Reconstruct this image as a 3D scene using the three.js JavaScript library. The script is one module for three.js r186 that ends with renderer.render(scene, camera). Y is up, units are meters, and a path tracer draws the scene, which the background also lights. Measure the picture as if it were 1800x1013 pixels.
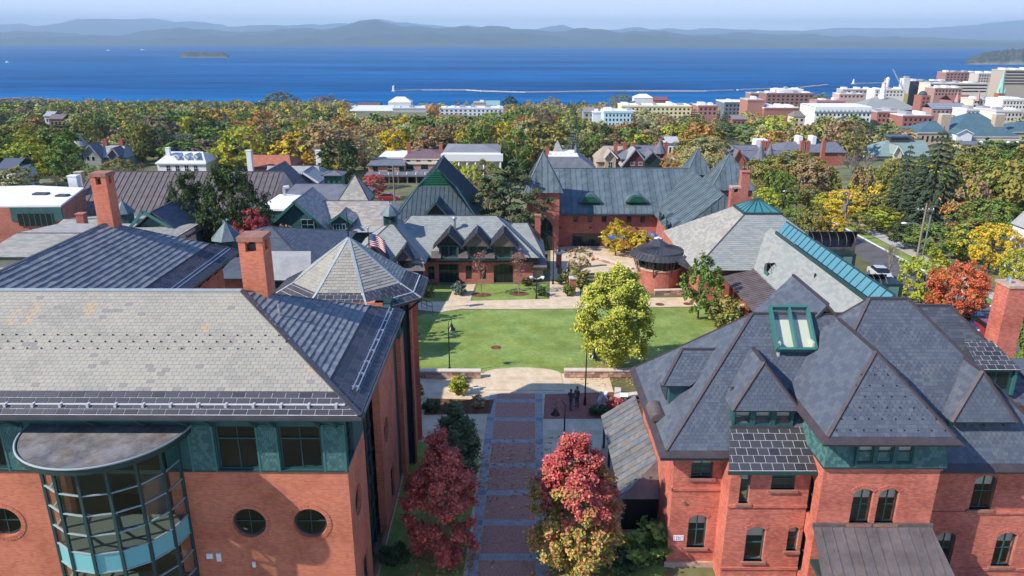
import * as THREE from 'three';
import { mergeGeometries } from 'three/addons/utils/BufferGeometryUtils.js';
import { ImprovedNoise } from 'three/addons/math/ImprovedNoise.js';

// ---------- camera, sky, sun, exposure ----------
const scene = new THREE.Scene();
const EYE = 27, FOCAL = 1300, PITCH = 18.72 * Math.PI / 180, ROLL = 0.15 * Math.PI / 180;
const camera = new THREE.PerspectiveCamera(2 * Math.atan(506.5 / FOCAL) * 180 / Math.PI, 1800 / 1013, 0.5, 90000);
camera.position.set(0, EYE, 0);
camera.rotation.order = 'YXZ';
camera.rotation.set(-PITCH, 0, ROLL);
scene.add(camera);
const renderer = new THREE.WebGLRenderer({ antialias: true });
renderer.toneMapping = THREE.LinearToneMapping;
renderer.toneMappingExposure = 1.3;
renderer.shadowMap.enabled = true;
const SUN = new THREE.Vector3(-0.722, 0.62, 0.307).normalize();
const sun = new THREE.DirectionalLight(new THREE.Color().setRGB(1, 0.94, 0.85), 5);
sun.position.copy(SUN).multiplyScalar(300).add(new THREE.Vector3(0, 0, -60));
sun.target.position.set(0, 0, -60);
sun.castShadow = true;
Object.assign(sun.shadow.camera, { left: -120, right: 120, top: 120, bottom: -120, near: 1, far: 700 });
sun.shadow.mapSize.set(4096, 4096);
scene.add(sun, sun.target);
const noise3 = new ImprovedNoise();
const fbm = (x, y, z = 0.5, o = 4) => { let s = 0, a = 0.5, f = 1; for (let i = 0; i < o; i++) { s += a * noise3.noise(x * f + 7.1, y * f + 3.7, z * f); a *= 0.5; f *= 2.03; } return s; };
{ // clear autumn sky: blue overhead, pale at the horizon, a thin veil of high cloud
  const w = 512, h = 256, d = new Float32Array(w * h * 4);
  for (let j = 0; j < h; j++) for (let i = 0; i < w; i++) {
    const up = Math.max(0, Math.sin(((j + 0.5) / h - 0.5) * Math.PI)), az = i / w * Math.PI * 2;
    const k = Math.pow(1 - up, 18), q = (j * w + i) * 4;
    const veil = up > 0.005 ? Math.max(0, fbm(Math.cos(az) * 2.2, Math.sin(az) * 2.2, up * 14, 5) + 0.12) * 0.35 * Math.min(1, up * 14) : 0;
    const z = [0.09, 0.22, 0.6], p = [1.85, 1.94, 2.02], v = [0.78, 0.83, 0.88];
    for (let c = 0; c < 3; c++) { const s = z[c] + (p[c] - z[c]) * k; d[q + c] = s + (v[c] - s) * veil; }
    d[q + 3] = 1;
  }
  const t = new THREE.DataTexture(d, w, h, THREE.RGBAFormat, THREE.FloatType);
  t.mapping = THREE.EquirectangularReflectionMapping; t.magFilter = t.minFilter = THREE.LinearFilter; t.needsUpdate = true;
  scene.background = t; scene.environment = t;
}
scene.fog = new THREE.FogExp2(new THREE.Color().setRGB(0.55, 0.79, 1), 0.00008);

// ---------- helpers ----------
let seed = 12345;
const rnd = () => { seed |= 0; seed = seed + 0x6D2B79F5 | 0; let t = Math.imul(seed ^ seed >>> 15, 1 | seed); t = t + Math.imul(t ^ t >>> 7, 61 | t) ^ t; return ((t ^ t >>> 14) >>> 0) / 4294967296; };
const rr = (a, b) => a + (b - a) * rnd();
const pick = (a) => a[Math.floor(rnd() * a.length)];
const V = (x, y, z) => new THREE.Vector3(x, y, z);
const RGB = (r, g, b) => new THREE.Color().setRGB(r, g, b);
// a photo pixel gives a direction; the distance comes from the plane or the ground it meets
function ray(px, py) {
  let u = (px - 900) / FOCAL, v = (506.5 - py) / FOCAL; const c = Math.cos(ROLL), s = Math.sin(ROLL);
  [u, v] = [u * c - v * s, u * s + v * c];
  return V(u, v * Math.cos(PITCH) - Math.sin(PITCH), -Math.cos(PITCH) - v * Math.sin(PITCH));
}
const onZ = (px, py, z) => { const d = ray(px, py); return d.multiplyScalar(z / d.z).add(V(0, EYE, 0)); };
const onY = (px, py, y) => { const d = ray(px, py); return d.multiplyScalar((y - EYE) / d.y).add(V(0, EYE, 0)); };
const onX = (px, py, x) => { const d = ray(px, py); return d.multiplyScalar(x / d.x).add(V(0, EYE, 0)); };
const ground = (d) => -(Math.min(Math.max(d - 55, 0), 95) * 0.06 + Math.min(Math.max(d - 150, 0), 1120) * 0.07);
const LAKE = -76;
function onGround(px, py) { const d = ray(px, py); let lo = 5, hi = 1260; for (let i = 0; i < 50; i++) { const m = (lo + hi) / 2; if (EYE + d.y * m / -d.z > ground(m)) lo = m; else hi = m; } return V(d.x * lo / -d.z, ground(lo), -lo); }
function toPixel(p) { const X = p.x, Y = p.y - EYE, Z = p.z, f = -Z * Math.cos(PITCH) - Y * Math.sin(PITCH), up = Y * Math.cos(PITCH) - Z * Math.sin(PITCH); return [900 + X / f * FOCAL, 506.5 - up / f * FOCAL, f]; }
const used = {};
function named(n) { if (!(n in used)) { used[n] = 0; return n; } return n + '_' + String(++used[n]).padStart(3, '0'); }
function prep(m) { m.castShadow = m.receiveShadow = true; return m; }
function mesh(parent, name, geo, mat) { const m = prep(new THREE.Mesh(geo, mat)); m.name = parent === scene ? named(name) : name; parent.add(m); return m; }
function thing(name, label, category, group, pos) {
  const g = new THREE.Group(); g.name = named(name); g.userData = { label, category }; if (group) g.userData.group = group;
  if (pos) g.position.copy(pos); scene.add(g); return g;
}
function tag(o, label, category, group) { o.userData = { label, category }; if (group) o.userData.group = group; return o; }
function struct(name, geo, mat) { const m = mesh(scene, name, geo, mat); m.userData = { kind: 'structure' }; return m; }
const stuff = (m) => { m.userData.kind = 'stuff'; return m; };
// geometry: everything non-indexed with position, normal, uv in metres
function boxUV(g) {
  if (g.index) g = g.toNonIndexed();
  g.computeVertexNormals();
  const p = g.attributes.position, n = g.attributes.normal, uv = new Float32Array(p.count * 2);
  for (let i = 0; i < p.count; i++) {
    const ax = Math.abs(n.getX(i)), ay = Math.abs(n.getY(i)), az = Math.abs(n.getZ(i));
    if (ay > ax && ay > az) { uv[2 * i] = p.getX(i); uv[2 * i + 1] = p.getZ(i); }
    else if (ax > az) { uv[2 * i] = p.getZ(i); uv[2 * i + 1] = p.getY(i); } else { uv[2 * i] = p.getX(i); uv[2 * i + 1] = p.getY(i); }
  }
  g.setAttribute('uv', new THREE.BufferAttribute(uv, 2));
  for (const k of Object.keys(g.attributes)) if (!['position', 'normal', 'uv', 'color'].includes(k)) g.deleteAttribute(k);
  return g;
}
const box = (x0, x1, y0, y1, z0, z1) => { const g = new THREE.BoxGeometry(Math.abs(x1 - x0), Math.abs(y1 - y0), Math.abs(z1 - z0)); g.translate((x0 + x1) / 2, (y0 + y1) / 2, (z0 + z1) / 2); return boxUV(g); };
const merge = (l) => mergeGeometries(l.map((g) => { g = g.index ? g.toNonIndexed() : g; for (const k of Object.keys(g.attributes)) if (!['position', 'normal', 'uv'].includes(k)) g.deleteAttribute(k); return g; }));
function tri(list) { // list of [a,b,c] vectors
  const p = []; for (const t of list) for (const v of t) p.push(v.x, v.y, v.z);
  const g = new THREE.BufferGeometry(); g.setAttribute('position', new THREE.Float32BufferAttribute(p, 3)); return boxUV(g);
}
function bar(a, b, w, h = w, up = V(0, 1, 0)) { // square bar between two points
  const d = b.clone().sub(a), L = d.length(); d.normalize();
  if (Math.abs(d.dot(up)) > 0.99) up = V(0, 0, 1);
  const s = d.clone().cross(up).normalize(), t = s.clone().cross(d);
  const g = new THREE.BoxGeometry(w, h, L); g.applyMatrix4(new THREE.Matrix4().makeBasis(s, t, d.clone().negate()).setPosition(a.clone().add(b).multiplyScalar(0.5)));
  return boxUV(g);
}
function cyl(x, z, y0, y1, r0, r1 = r0, n = 12) { const g = new THREE.CylinderGeometry(r1, r0, y1 - y0, n); g.translate(x, (y0 + y1) / 2, z); return g; }
function rod(a, b, r, r2 = r, n = 6) { const d = b.clone().sub(a), g = new THREE.CylinderGeometry(r2, r, d.length(), n); g.applyQuaternion(new THREE.Quaternion().setFromUnitVectors(V(0, 1, 0), d.clone().normalize())); const m = a.clone().add(b).multiplyScalar(0.5); g.translate(m.x, m.y, m.z); return g; }
function tube(pts, r, seg = 24, n = 6) { return new THREE.TubeGeometry(new THREE.CatmullRomCurve3(pts), seg, r, n); }
// a flat face with its own axes: u along the eave, v up the slope
function plane(pts) {
  const n = V(0, 0, 0); for (let i = 0; i < pts.length; i++) { const a = pts[i], b = pts[(i + 1) % pts.length]; n.x += (a.y - b.y) * (a.z + b.z); n.y += (a.z - b.z) * (a.x + b.x); n.z += (a.x - b.x) * (a.y + b.y); }
  n.normalize(); if (n.y < -0.01) n.negate();
  let u = V(0, 1, 0).cross(n); if (u.length() < 0.02) u = V(1, 0, 0); u.normalize(); const v = n.clone().cross(u), o = pts[0];
  const to2 = (p) => { const q = p.clone().sub(o); return [q.dot(u), q.dot(v)]; };
  const to3 = (a, b, h = 0) => o.clone().addScaledVector(u, a).addScaledVector(v, b).addScaledVector(n, h);
  let poly = pts.map(to2), area = 0; poly.forEach((p, i) => { const q = poly[(i + 1) % poly.length]; area += p[0] * q[1] - q[0] * p[1]; });
  if (area < 0) poly = poly.reverse();
  const us = poly.map((p) => p[0]), vs = poly.map((p) => p[1]);
  return { n, u, v, o, to3, poly, u0: Math.min(...us), u1: Math.max(...us), v0: Math.min(...vs), v1: Math.max(...vs) };
}
function clipAxis(poly, ax, lim, keepLess) { const out = [], s = keepLess ? 1 : -1; for (let i = 0; i < poly.length; i++) { const a = poly[i], b = poly[(i + 1) % poly.length], da = s * (a[ax] - lim), db = s * (b[ax] - lim); if (da <= 0) out.push(a); if ((da < 0 && db > 0) || (da > 0 && db < 0)) { const t = da / (da - db); out.push([a[0] + (b[0] - a[0]) * t, a[1] + (b[1] - a[1]) * t]); } } return out; }
const clipRect = (poly, a0, a1, b0, b1) => { let p = clipAxis(poly, 0, a1, true); if (p.length > 2) p = clipAxis(p, 0, a0, false); if (p.length > 2) p = clipAxis(p, 1, b1, true); if (p.length > 2) p = clipAxis(p, 1, b0, false); return p; };
const area2 = (p) => { let a = 0; for (let i = 0; i < p.length; i++) { const q = p[(i + 1) % p.length]; a += p[i][0] * q[1] - q[0] * p[i][1]; } return a / 2; };
// prism over a 2D piece of a plane; height given by hf(u,v) above the plane, uv = plane metres
function prism(P, poly, hf, base = 0, U, arr) {
  const pos = arr || [], uv = U || []; const top = poly.map(([a, b]) => P.to3(a, b, hf(a, b))), bot = poly.map(([a, b]) => P.to3(a, b, base)), n = poly.length;
  const put = (v, q) => { pos.push(v.x, v.y, v.z); uv.push(q[0], q[1]); };
  for (let i = 1; i < n - 1; i++) { put(top[0], poly[0]); put(top[i], poly[i]); put(top[i + 1], poly[i + 1]); }
  for (let i = 0; i < n; i++) { const j = (i + 1) % n; put(bot[i], poly[i]); put(bot[j], poly[j]); put(top[j], poly[j]); put(bot[i], poly[i]); put(top[j], poly[j]); put(top[i], poly[i]); }
  if (arr) return;
  return fromArrays(pos, uv);
}
function fromArrays(pos, uv, col) { const g = new THREE.BufferGeometry(); g.setAttribute('position', new THREE.Float32BufferAttribute(pos, 3)); g.setAttribute('uv', new THREE.Float32BufferAttribute(uv, 2)); if (col) g.setAttribute('color', new THREE.Float32BufferAttribute(col, 3)); g.computeVertexNormals(); return g; }
function slab(pts, t = 0.08) { const P = plane(pts); return prism(P, P.poly, () => 0, -t); }

// ---------- textures ----------
function dataTex(w, h, f, rep = 1, srgb = true) {
  const d = new Uint8Array(w * h * 4); for (let j = 0; j < h; j++) for (let i = 0; i < w; i++) { const c = f(i, j), q = (j * w + i) * 4; d[q] = c[0]; d[q + 1] = c[1]; d[q + 2] = c[2]; d[q + 3] = 255; }
  const t = new THREE.DataTexture(d, w, h, THREE.RGBAFormat, THREE.UnsignedByteType); t.magFilter = THREE.LinearFilter; t.minFilter = THREE.LinearMipmapLinearFilter; t.generateMipmaps = true; t.wrapS = t.wrapT = THREE.RepeatWrapping; t.repeat.set(1 / rep, 1 / rep); if (srgb) t.colorSpace = THREE.SRGBColorSpace; t.needsUpdate = true; return t;
}
// tileable value noise
function tileNoise(size, cells, s0) { const g = []; let s = s0; const r = () => (s = (s * 1664525 + 1013904223) >>> 0) / 4294967296; for (let i = 0; i < cells * cells; i++) g.push(r()); const sm = (t) => t * t * (3 - 2 * t); return (i, j) => { const x = i / size * cells, y = j / size * cells, xi = Math.floor(x), yi = Math.floor(y), fx = sm(x - xi), fy = sm(y - yi), G = (a, b) => g[((b % cells + cells) % cells) * cells + (a % cells + cells) % cells]; return (G(xi, yi) * (1 - fx) + G(xi + 1, yi) * fx) * (1 - fy) + (G(xi, yi + 1) * (1 - fx) + G(xi + 1, yi + 1) * fx) * fy; }; }
const clamp8 = (v) => Math.max(0, Math.min(255, v));
function mottled(base, amp, rep, size = 256, cells = [4, 11, 29, 64], hue = 0.25) {
  const ns = cells.map((c, k) => tileNoise(size, c, 77 + k * 131 + Math.round(base[0] * 7 + base[2])));
  const nb = tileNoise(size, 7, 991);
  return dataTex(size, size, (i, j) => { let s = 0, w = 0; ns.forEach((f, k) => { const q = 1 / (1 + 0.35 * k); s += (f(i, j) - 0.5) * q; w += q; }); s = s / w * 2 * amp; const hq = (nb(i, j) - 0.5) * amp * hue; return [clamp8(base[0] + s + hq), clamp8(base[1] + s), clamp8(base[2] + s - hq)]; }, rep);
}
const std = (o) => new THREE.MeshStandardMaterial({ roughness: 0.85, metalness: 0, ...o });
const phy = (o) => new THREE.MeshPhysicalMaterial({ roughness: 0.6, metalness: 0, ...o });
function brickTex(colours, mortar, rep = 4.8) { // running bond, 0.2 x 0.0667 m
  const W = 960, H = 1008, bw = 40, bh = 14, nx = W / bw, ny = H / bh; let s = 5; const r = () => (s = (s * 1664525 + 1013904223) >>> 0) / 4294967296;
  const tone = []; for (let k = 0; k < nx * ny; k++) { const c = colours[Math.floor(r() * colours.length)], m = (r() - 0.5) * 6; tone.push([c[0] + m, c[1] + m * 0.8, c[2] + m * 0.7]); }
  const big = tileNoise(960, 5, 41), fine = tileNoise(960, 240, 43), mid = tileNoise(960, 17, 47);
  const at = (i, j) => { const row = Math.floor(j / bh), off = row % 2 ? bw / 2 : 0, x = (i + off) % W, c = Math.floor(x / bw); return { m: j % bh < 2, e: x % bw < 1, k: row * nx + c }; };
  const col = dataTex(W, H, (i, j) => { const a = at(i, j), jj = j / H * 960, g = (big(i, jj) - 0.5) * 22 + (fine(i, jj) - 0.5) * 8 + (mid(i * 2 % 960, jj) - 0.5) * 12; const tk = tone[a.k], c = a.m ? mortar : a.e ? tk.map((v, z) => v * 0.6 + mortar[z] * 0.4) : tk; return [clamp8(c[0] + g), clamp8(c[1] + g * 0.8), clamp8(c[2] + g * 0.75)]; }, 1);
  const bmp = dataTex(W, H, (i, j) => { const a = at(i, j), v = a.m ? 60 : 190 + (fine(i, j / H * 960) - 0.5) * 40; return [v, v, v]; }, 1, false);
  for (const t of [col, bmp]) t.repeat.set(1 / 4.8, 1 / (ny * 0.0667));
  return { map: col, bumpMap: bmp, bumpScale: 0.006 };
}
const M = {};
M.brickA = std({ ...brickTex([[194, 108, 79], [189, 103, 76], [199, 113, 83], [182, 98, 73]], [192, 140, 114]), roughness: 0.9 });
M.brickB = std({ ...brickTex([[190, 100, 80], [183, 93, 74], [196, 107, 86], [175, 88, 72], [164, 84, 70]], [206, 146, 128]), roughness: 0.9 });
M.brickC = std({ ...brickTex([[170, 98, 80], [163, 91, 75], [176, 105, 86], [156, 86, 72]], [186, 136, 120]), roughness: 0.9 });
M.stone = std({ map: mottled([178, 150, 128], 40, 2), roughness: 0.95 });
M.sill = std({ map: mottled([150, 104, 88], 26, 1.5), roughness: 0.9 });
M.teal = std({ map: mottled([44, 84, 84], 14, 2.2), roughness: 0.7 });
M.tealDark = std({ map: mottled([30, 52, 50], 10, 2), roughness: 0.6 });
M.tealBright = std({ color: RGB(0.04, 0.15, 0.135), roughness: 0.5 });
M.frame = std({ color: RGB(0.02, 0.055, 0.055), roughness: 0.45 });
M.metalDark = std({ map: mottled([76, 74, 77], 16, 1.6), roughness: 0.5, metalness: 0.25 });
M.metalBrown = std({ map: mottled([108, 97, 93], 20, 2.4), roughness: 0.5, metalness: 0.2 });
M.copperTrim = std({ map: mottled([74, 64, 66], 14, 1.2), roughness: 0.55, metalness: 0.2 });
M.verdigris = std({ map: mottled([96, 109, 113], 34, 3.2, 256, [3, 9, 40, 90]), roughness: 0.6, metalness: 0.15 });
M.verdigrisDark = std({ map: mottled([70, 83, 87], 20, 2.6), roughness: 0.55, metalness: 0.2 });
M.greenLouvre = std({ color: RGB(0.02, 0.16, 0.085), roughness: 0.6 });
M.white = std({ map: mottled([226, 226, 222], 16, 5), roughness: 0.8 });
M.whitePaint = std({ color: RGB(0.78, 0.78, 0.76), roughness: 0.6 });
M.cream = std({ map: mottled([214, 204, 180], 14, 4), roughness: 0.85 });
M.concrete = std({ map: mottled([206, 184, 152], 26, 3), roughness: 0.95 });
M.asphalt = std({ map: mottled([92, 88, 88], 22, 4), roughness: 0.95 });
M.black = std({ color: RGB(0.012, 0.012, 0.014), roughness: 0.4 });
M.steel = std({ color: RGB(0.55, 0.57, 0.6), roughness: 0.35, metalness: 0.8 });
M.wood = std({ map: mottled([150, 116, 84], 30, 0.8, 128), roughness: 0.9 });
M.bark = std({ map: mottled([98, 84, 72], 34, 0.6, 128), roughness: 1 });
M.barkGrey = std({ map: mottled([140, 128, 118], 34, 0.6, 128), roughness: 1 });
M.mulch = std({ map: mottled([112, 70, 48], 50, 0.8), roughness: 1 });
M.glass = phy({ color: 0xffffff, transmission: 1, thickness: 0, roughness: 0.02, ior: 1.5 });
M.glassDark = phy({ color: RGB(0.012, 0.018, 0.02), roughness: 0.06, ior: 1.5 });
M.glassGreen = phy({ color: RGB(0.3, 0.55, 0.5), transmission: 0.55, thickness: 0, roughness: 0.05, ior: 1.5 });
M.blind = std({ color: RGB(0.5, 0.48, 0.4), roughness: 0.9 });
M.room = std({ color: RGB(0.1, 0.1, 0.09), roughness: 1 });
// ---------- the setting ----------
M.ground = std({ map: mottled([104, 104, 66], 44, 40, 512, [5, 13, 37, 110]), roughness: 1 });
M.lawn = std({ map: mottled([126, 144, 66], 50, 11, 512, [2, 9, 40, 120, 250], 0.2), bumpMap: mottled([128, 128, 128], 90, 1.2, 256, [40, 90]), bumpScale: 0.04, roughness: 1 });
{
  const pos = [], idx = []; const ds = [-60, 0, 30, 55, 75, 100, 125, 150]; for (let d = 200; d <= 1270; d += 53.5) ds.push(d); ds.push(1500);
  const xs = []; for (let i = -12; i <= 12; i++) xs.push(i);
  ds.forEach((d) => xs.forEach((i) => pos.push(i * (40 + Math.max(0, d) * 0.12), ground(d) - (d > 1280 ? 6 : 0), -d)));
  const nx = xs.length; for (let j = 0; j < ds.length - 1; j++) for (let i = 0; i < nx - 1; i++) { const a = j * nx + i; idx.push(a, a + 1, a + nx, a + 1, a + nx + 1, a + nx); }
  let g = new THREE.BufferGeometry(); g.setAttribute('position', new THREE.Float32BufferAttribute(pos, 3)); g.setIndex(idx);
  g = boxUV(g); struct('terrain', g, M.ground);
}
// lake: choppy blue water with wind bands
{
  const n1 = tileNoise(512, 5, 3), n2 = tileNoise(512, 40, 9), n3 = tileNoise(512, 160, 11);
  const t = dataTex(512, 512, (i, j) => { const s = (n1(i, j) - 0.5) * 34 + (n2(i, j) - 0.5) * 24 + (n3(i, j) - 0.5) * 20; return [clamp8(s * 0.1), clamp8(82 + s), clamp8(136 + s * 1.2)]; }, 1);
  const tileB = tileNoise(256, 24, 21), tileC = tileNoise(256, 70, 23), b = dataTex(256, 256, (i, j) => { const v = 255 * (0.5 * tileB(i, j) + 0.5 * tileC(i, j)); return [v, v, v]; }, 1, false);
  t.repeat.set(1 / 9500, 1 / 1700); b.repeat.set(1 / 60, 1 / 60);
  const g = new THREE.PlaneGeometry(52000, 29000); g.rotateX(-Math.PI / 2); g.translate(0, LAKE, -15400);
  struct('lake_water', boxUV(g), phy({ map: t, bumpMap: b, bumpScale: 0.6, roughness: 0.6, specularIntensity: 0.03 }));
}
// mountain ranges across the lake: profile points are [pixel x, pixel y] of the skyline at distance D
function range(name, prof, D, front, rough, colour) {
  const at = (x) => { for (let k = 1; k < prof.length; k++) if (x <= prof[k][0]) { const [a, p] = prof[k - 1], [b, q] = prof[k], t = (x - a) / (b - a), s = t * t * (3 - 2 * t); return p + (q - p) * s; } return prof[prof.length - 1][1]; };
  const nx = 300, nz = 16, pos = [], idx = [], col = [];
  for (let i = 0; i <= nx; i++) { const px = -260 + i / nx * 2320; const top = onZ(px, at(Math.min(1800, Math.max(0, px))) + (D > 10000 ? fbm(px / 34, D / 5000, 0.2, 4) * 7 : 0), -D), h = top.y - LAKE;
    for (let j = 0; j <= nz; j++) { const t = j / nz, up = t < 0.8 ? t / 0.8 : 1 - (t - 0.8) / 0.2 * 0.9, e = Math.pow(up, 1.15);
      const x = top.x, z = -(front + (D - front) * Math.min(1, t / 0.8) + (t > 0.8 ? (t - 0.8) * 9000 : 0));
      const nn = fbm(x / rough, z / rough * 0.6, 0.3 + D / 9000, 5), k = Math.min(1, up * 3) * (1 - Math.pow(up, 6));
      pos.push(x, LAKE - 4 + h * (e + nn * 1.1 * k), z); const c = 0.75 + 0.7 * (fbm(x / 700, z / 700, 0.7, 4) + 0.3); col.push(colour[0] * c, colour[1] * c, colour[2] * c); } }
  for (let i = 0; i < nx; i++) for (let j = 0; j < nz; j++) { const a = i * (nz + 1) + j, b = a + nz + 1; idx.push(a, b, a + 1, b, b + 1, a + 1); }
  const g = new THREE.BufferGeometry(); g.setAttribute('position', new THREE.Float32BufferAttribute(pos, 3)); g.setAttribute('color', new THREE.Float32BufferAttribute(col, 3)); g.setIndex(idx); g.computeVertexNormals();
  struct(name, g, std({ vertexColors: true, roughness: 1 }));
}
range('mountain_range', [[0, 57], [60, 61], [105, 54], [150, 60], [210, 65], [250, 62], [280, 52], [310, 51], [335, 52], [375, 49], [435, 57], [480, 53], [520, 50], [560, 52], [600, 45], [650, 39], [700, 41], [760, 46], [850, 44], [900, 50], [960, 52], [1020, 50], [1100, 55], [1180, 56], [1240, 60], [1300, 55], [1380, 60], [1450, 62], [1550, 65], [1600, 67], [1700, 69], [1800, 69]], 13500, 9000, 1000, [0.03, 0.045, 0.04]);
range('mountain_range', [[0, 45], [25, 40], [55, 41], [110, 46], [150, 44], [190, 36], [230, 37], [265, 34], [300, 38], [345, 43], [355, 39], [420, 47], [500, 43], [560, 42], [620, 38], [660, 37], [720, 40], [800, 42], [900, 48], [970, 46], [1050, 50], [1200, 48], [1350, 52], [1480, 47], [1560, 49], [1620, 46], [1700, 42], [1800, 37]], 27000, 17000, 2200, [0.03, 0.045, 0.05]);
range('foothills', [[0, 67], [60, 64], [120, 66], [200, 71], [300, 66], [420, 63], [520, 67], [600, 62], [700, 58], [800, 60], [900, 57], [1000, 62], [1100, 60], [1200, 65], [1300, 69], [1500, 72], [1800, 73]], 10800, 9200, 800, [0.035, 0.05, 0.04]);
range('far_shore', [[0, 83], [200, 81.5], [420, 80], [700, 78], [900, 77], [1000, 76.4], [1300, 75.6], [1500, 74], [1650, 75], [1800, 74]], 9300, 8600, 300, [0.04, 0.055, 0.045]);
// island and wooded point
function mound(name, pts, yb, depth, seedk) { // pts: skyline pixels, standing on the lake at pixel row yb
  const d = -onY((pts[0][0] + pts[pts.length - 1][0]) / 2, yb, LAKE).z, pos = [], idx = [], col = [], nx = 90, nz = 14;
  const at = (x) => { for (let k = 1; k < pts.length; k++) if (x <= pts[k][0]) { const [a, p] = pts[k - 1], [b, q] = pts[k]; return p + (q - p) * (x - a) / (b - a); } return pts[pts.length - 1][1]; };
  for (let i = 0; i <= nx; i++) for (let j = 0; j <= nz; j++) { const px = pts[0][0] + (pts[pts.length - 1][0] - pts[0][0]) * i / nx, t = j / nz, z = -(d + depth * t), x = onZ(px, yb, -d).x * (z / -d), top = onZ(px, at(px), -(d + depth * 0.4)).y - LAKE;
    const e = Math.pow(Math.sin(Math.min(1, t / 0.8) * Math.PI / 2 * (t < 0.8 ? 1 : 1)), 0.6) * (t > 0.8 ? 1 - (t - 0.8) / 0.2 : 1), b = fbm(x / 26, z / 26, seedk, 3), rock = e < 0.22;
    pos.push(x, LAKE - 1 + Math.max(0, top) * e * (1 + b * 0.5), z); const c = 0.8 + b; const cc = rock ? [0.3, 0.27, 0.22] : b > 0.1 ? [0.075, 0.075, 0.035] : [0.04, 0.055, 0.03]; col.push(cc[0] * c, cc[1] * c, cc[2] * c); }
  for (let i = 0; i < nx; i++) for (let j = 0; j < nz; j++) { const a = i * (nz + 1) + j, b = a + nz + 1; idx.push(a, b, a + 1, b, b + 1, a + 1); }
  const g = new THREE.BufferGeometry(); g.setAttribute('position', new THREE.Float32BufferAttribute(pos, 3)); g.setAttribute('color', new THREE.Float32BufferAttribute(col, 3)); g.setIndex(idx);
  const h = g.toNonIndexed(); h.computeVertexNormals(); return struct(name, h, std({ vertexColors: true, roughness: 1 }));
}
mound('island', [[313, 100], [318, 95], [325, 92], [345, 91], [350, 93], [375, 92], [392, 91.5], [400, 95], [403, 99]], 101, 180, 0.2);
mound('wooded_point', [[1695, 112], [1702, 104], [1712, 99], [1735, 92], [1770, 88], [1800, 86], [1860, 84]], 113.5, 500, 0.6);
// flat pieces that follow the ground
function sheet(pts, h, parent, name, mat) {
  const out = []; for (const [lo, hi] of [[-2000, -150], [-150, -55], [-55, 100]]) {
    let p = pts.map((q) => [q.x, q.z]); p = clipAxis(p, 1, hi, true); if (p.length > 2) p = clipAxis(p, 1, lo, false); if (p.length < 3) continue;
    const sh = new THREE.ShapeGeometry(new THREE.Shape(p.map(([x, z]) => new THREE.Vector2(x, -z)))); sh.rotateX(-Math.PI / 2);
    const a = sh.attributes.position; for (let i = 0; i < a.count; i++) a.setY(i, ground(-a.getZ(i)) + h); out.push(boxUV(sh));
  }
  const g = merge(out); if (parent) return mesh(parent, name, g, mat); return struct(name, g, mat);
}
const gp = (...l) => l.map(([x, y]) => onGround(x, y));
const xz = (...l) => l.map(([x, z]) => V(x, 0, z));
sheet(xz([-7.1, -30], [8.2, -30], [8.2, -58.5], [-9.5, -58.5], [-9.5, -47], [-7.1, -47]), 0.012, null, 'plaza', M.concrete);
sheet([V(-9.6, 0, -57.4), V(11.5, 0, -57.4), V(22, 0, -62), ...gp([1300, 548], [1210, 541], [1000, 544], [900, 546], [810, 546], [775, 551], [745, 553], [728, 560]), V(-12, 0, -75)], 0.03, null, 'lawn', M.lawn);
// the walk: brick panels framed in pale pavers
const walkX = (z) => 0.56 * (-z - 32.24) / 20.2;
{
  const w = struct('brick_walk', new THREE.BufferGeometry(), M.concrete); w.geometry = sheet(xz([-2.34 + walkX(-24), -24], [1.87 + walkX(-24), -24], [1.87 + walkX(-53.8), -53.8], [-2.34 + walkX(-53.8), -53.8]), 0.02, new THREE.Group(), 'x', M.concrete).geometry;
  const paver = std({ map: mottled([160, 153, 147], 26, 1.2), roughness: 0.9 }), dark = std({ map: mottled([132, 134, 138], 16, 1), roughness: 0.9 });
  const herring = dataTex(256, 256, (i, j) => { const u = Math.floor(i / 16), v = Math.floor(j / 16), k = (u + v) % 4, e = (k < 2 ? (i % 16 < 1 || (j % 16 < 1 && k === 0)) : (j % 16 < 1 || (i % 16 < 1 && k === 2))); const s = ((u * 73 + v * 151 + u * v * 31) % 29) - 14; return e ? [140, 116, 104] : [180 + s, 126 + s * 0.8, 104 + s * 0.7]; }, 1.7);
  const brick = std({ map: herring, roughness: 0.9 });
  const zb = [-25.2, -28.4, ...[980, 919.6, 867, 819, 776, 737.8, 705].map((y) => onY(890, y, 0).z)];
  const quad = (x0, x1, z0, z1, nm, m, h) => { const mk = (x, z) => V(x + walkX(z), 0, z); sheet([mk(x0, z0), mk(x1, z0), mk(x1, z1), mk(x0, z1)], h, w, nm, m); };
  for (let i = 0; i < zb.length; i++) { const z0 = zb[i] - 0.28, z1 = (i + 1 < zb.length ? zb[i + 1] : -53.6) + 0.28;
    quad(-1.77, 1.3, z0 - 0.015, z1 + 0.015, 'brick_panel', brick, 0.028);
    quad(-2.32, -1.79, z0 - 0.015, z1 + 0.015, 'border_slab', paver, 0.028); quad(1.32, 1.85, z0 - 0.015, z1 + 0.015, 'border_slab', paver, 0.028);
    quad(-1.77, 1.3, zb[i] + 0.27, zb[i] - 0.27, 'cross_band', paver, 0.028);
    quad(-2.32, -1.79, zb[i] + 0.27, zb[i] - 0.27, 'corner_slab', dark, 0.028); quad(1.32, 1.85, zb[i] + 0.27, zb[i] - 0.27, 'corner_slab', dark, 0.028); }
}
sheet(xz([-7.0, -30], [-2.6, -30], [-2.2, -43.5], [-3.2, -45.5], [-7.0, -45.8]), 0.03, null, 'planting_bed', M.lawn);
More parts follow.
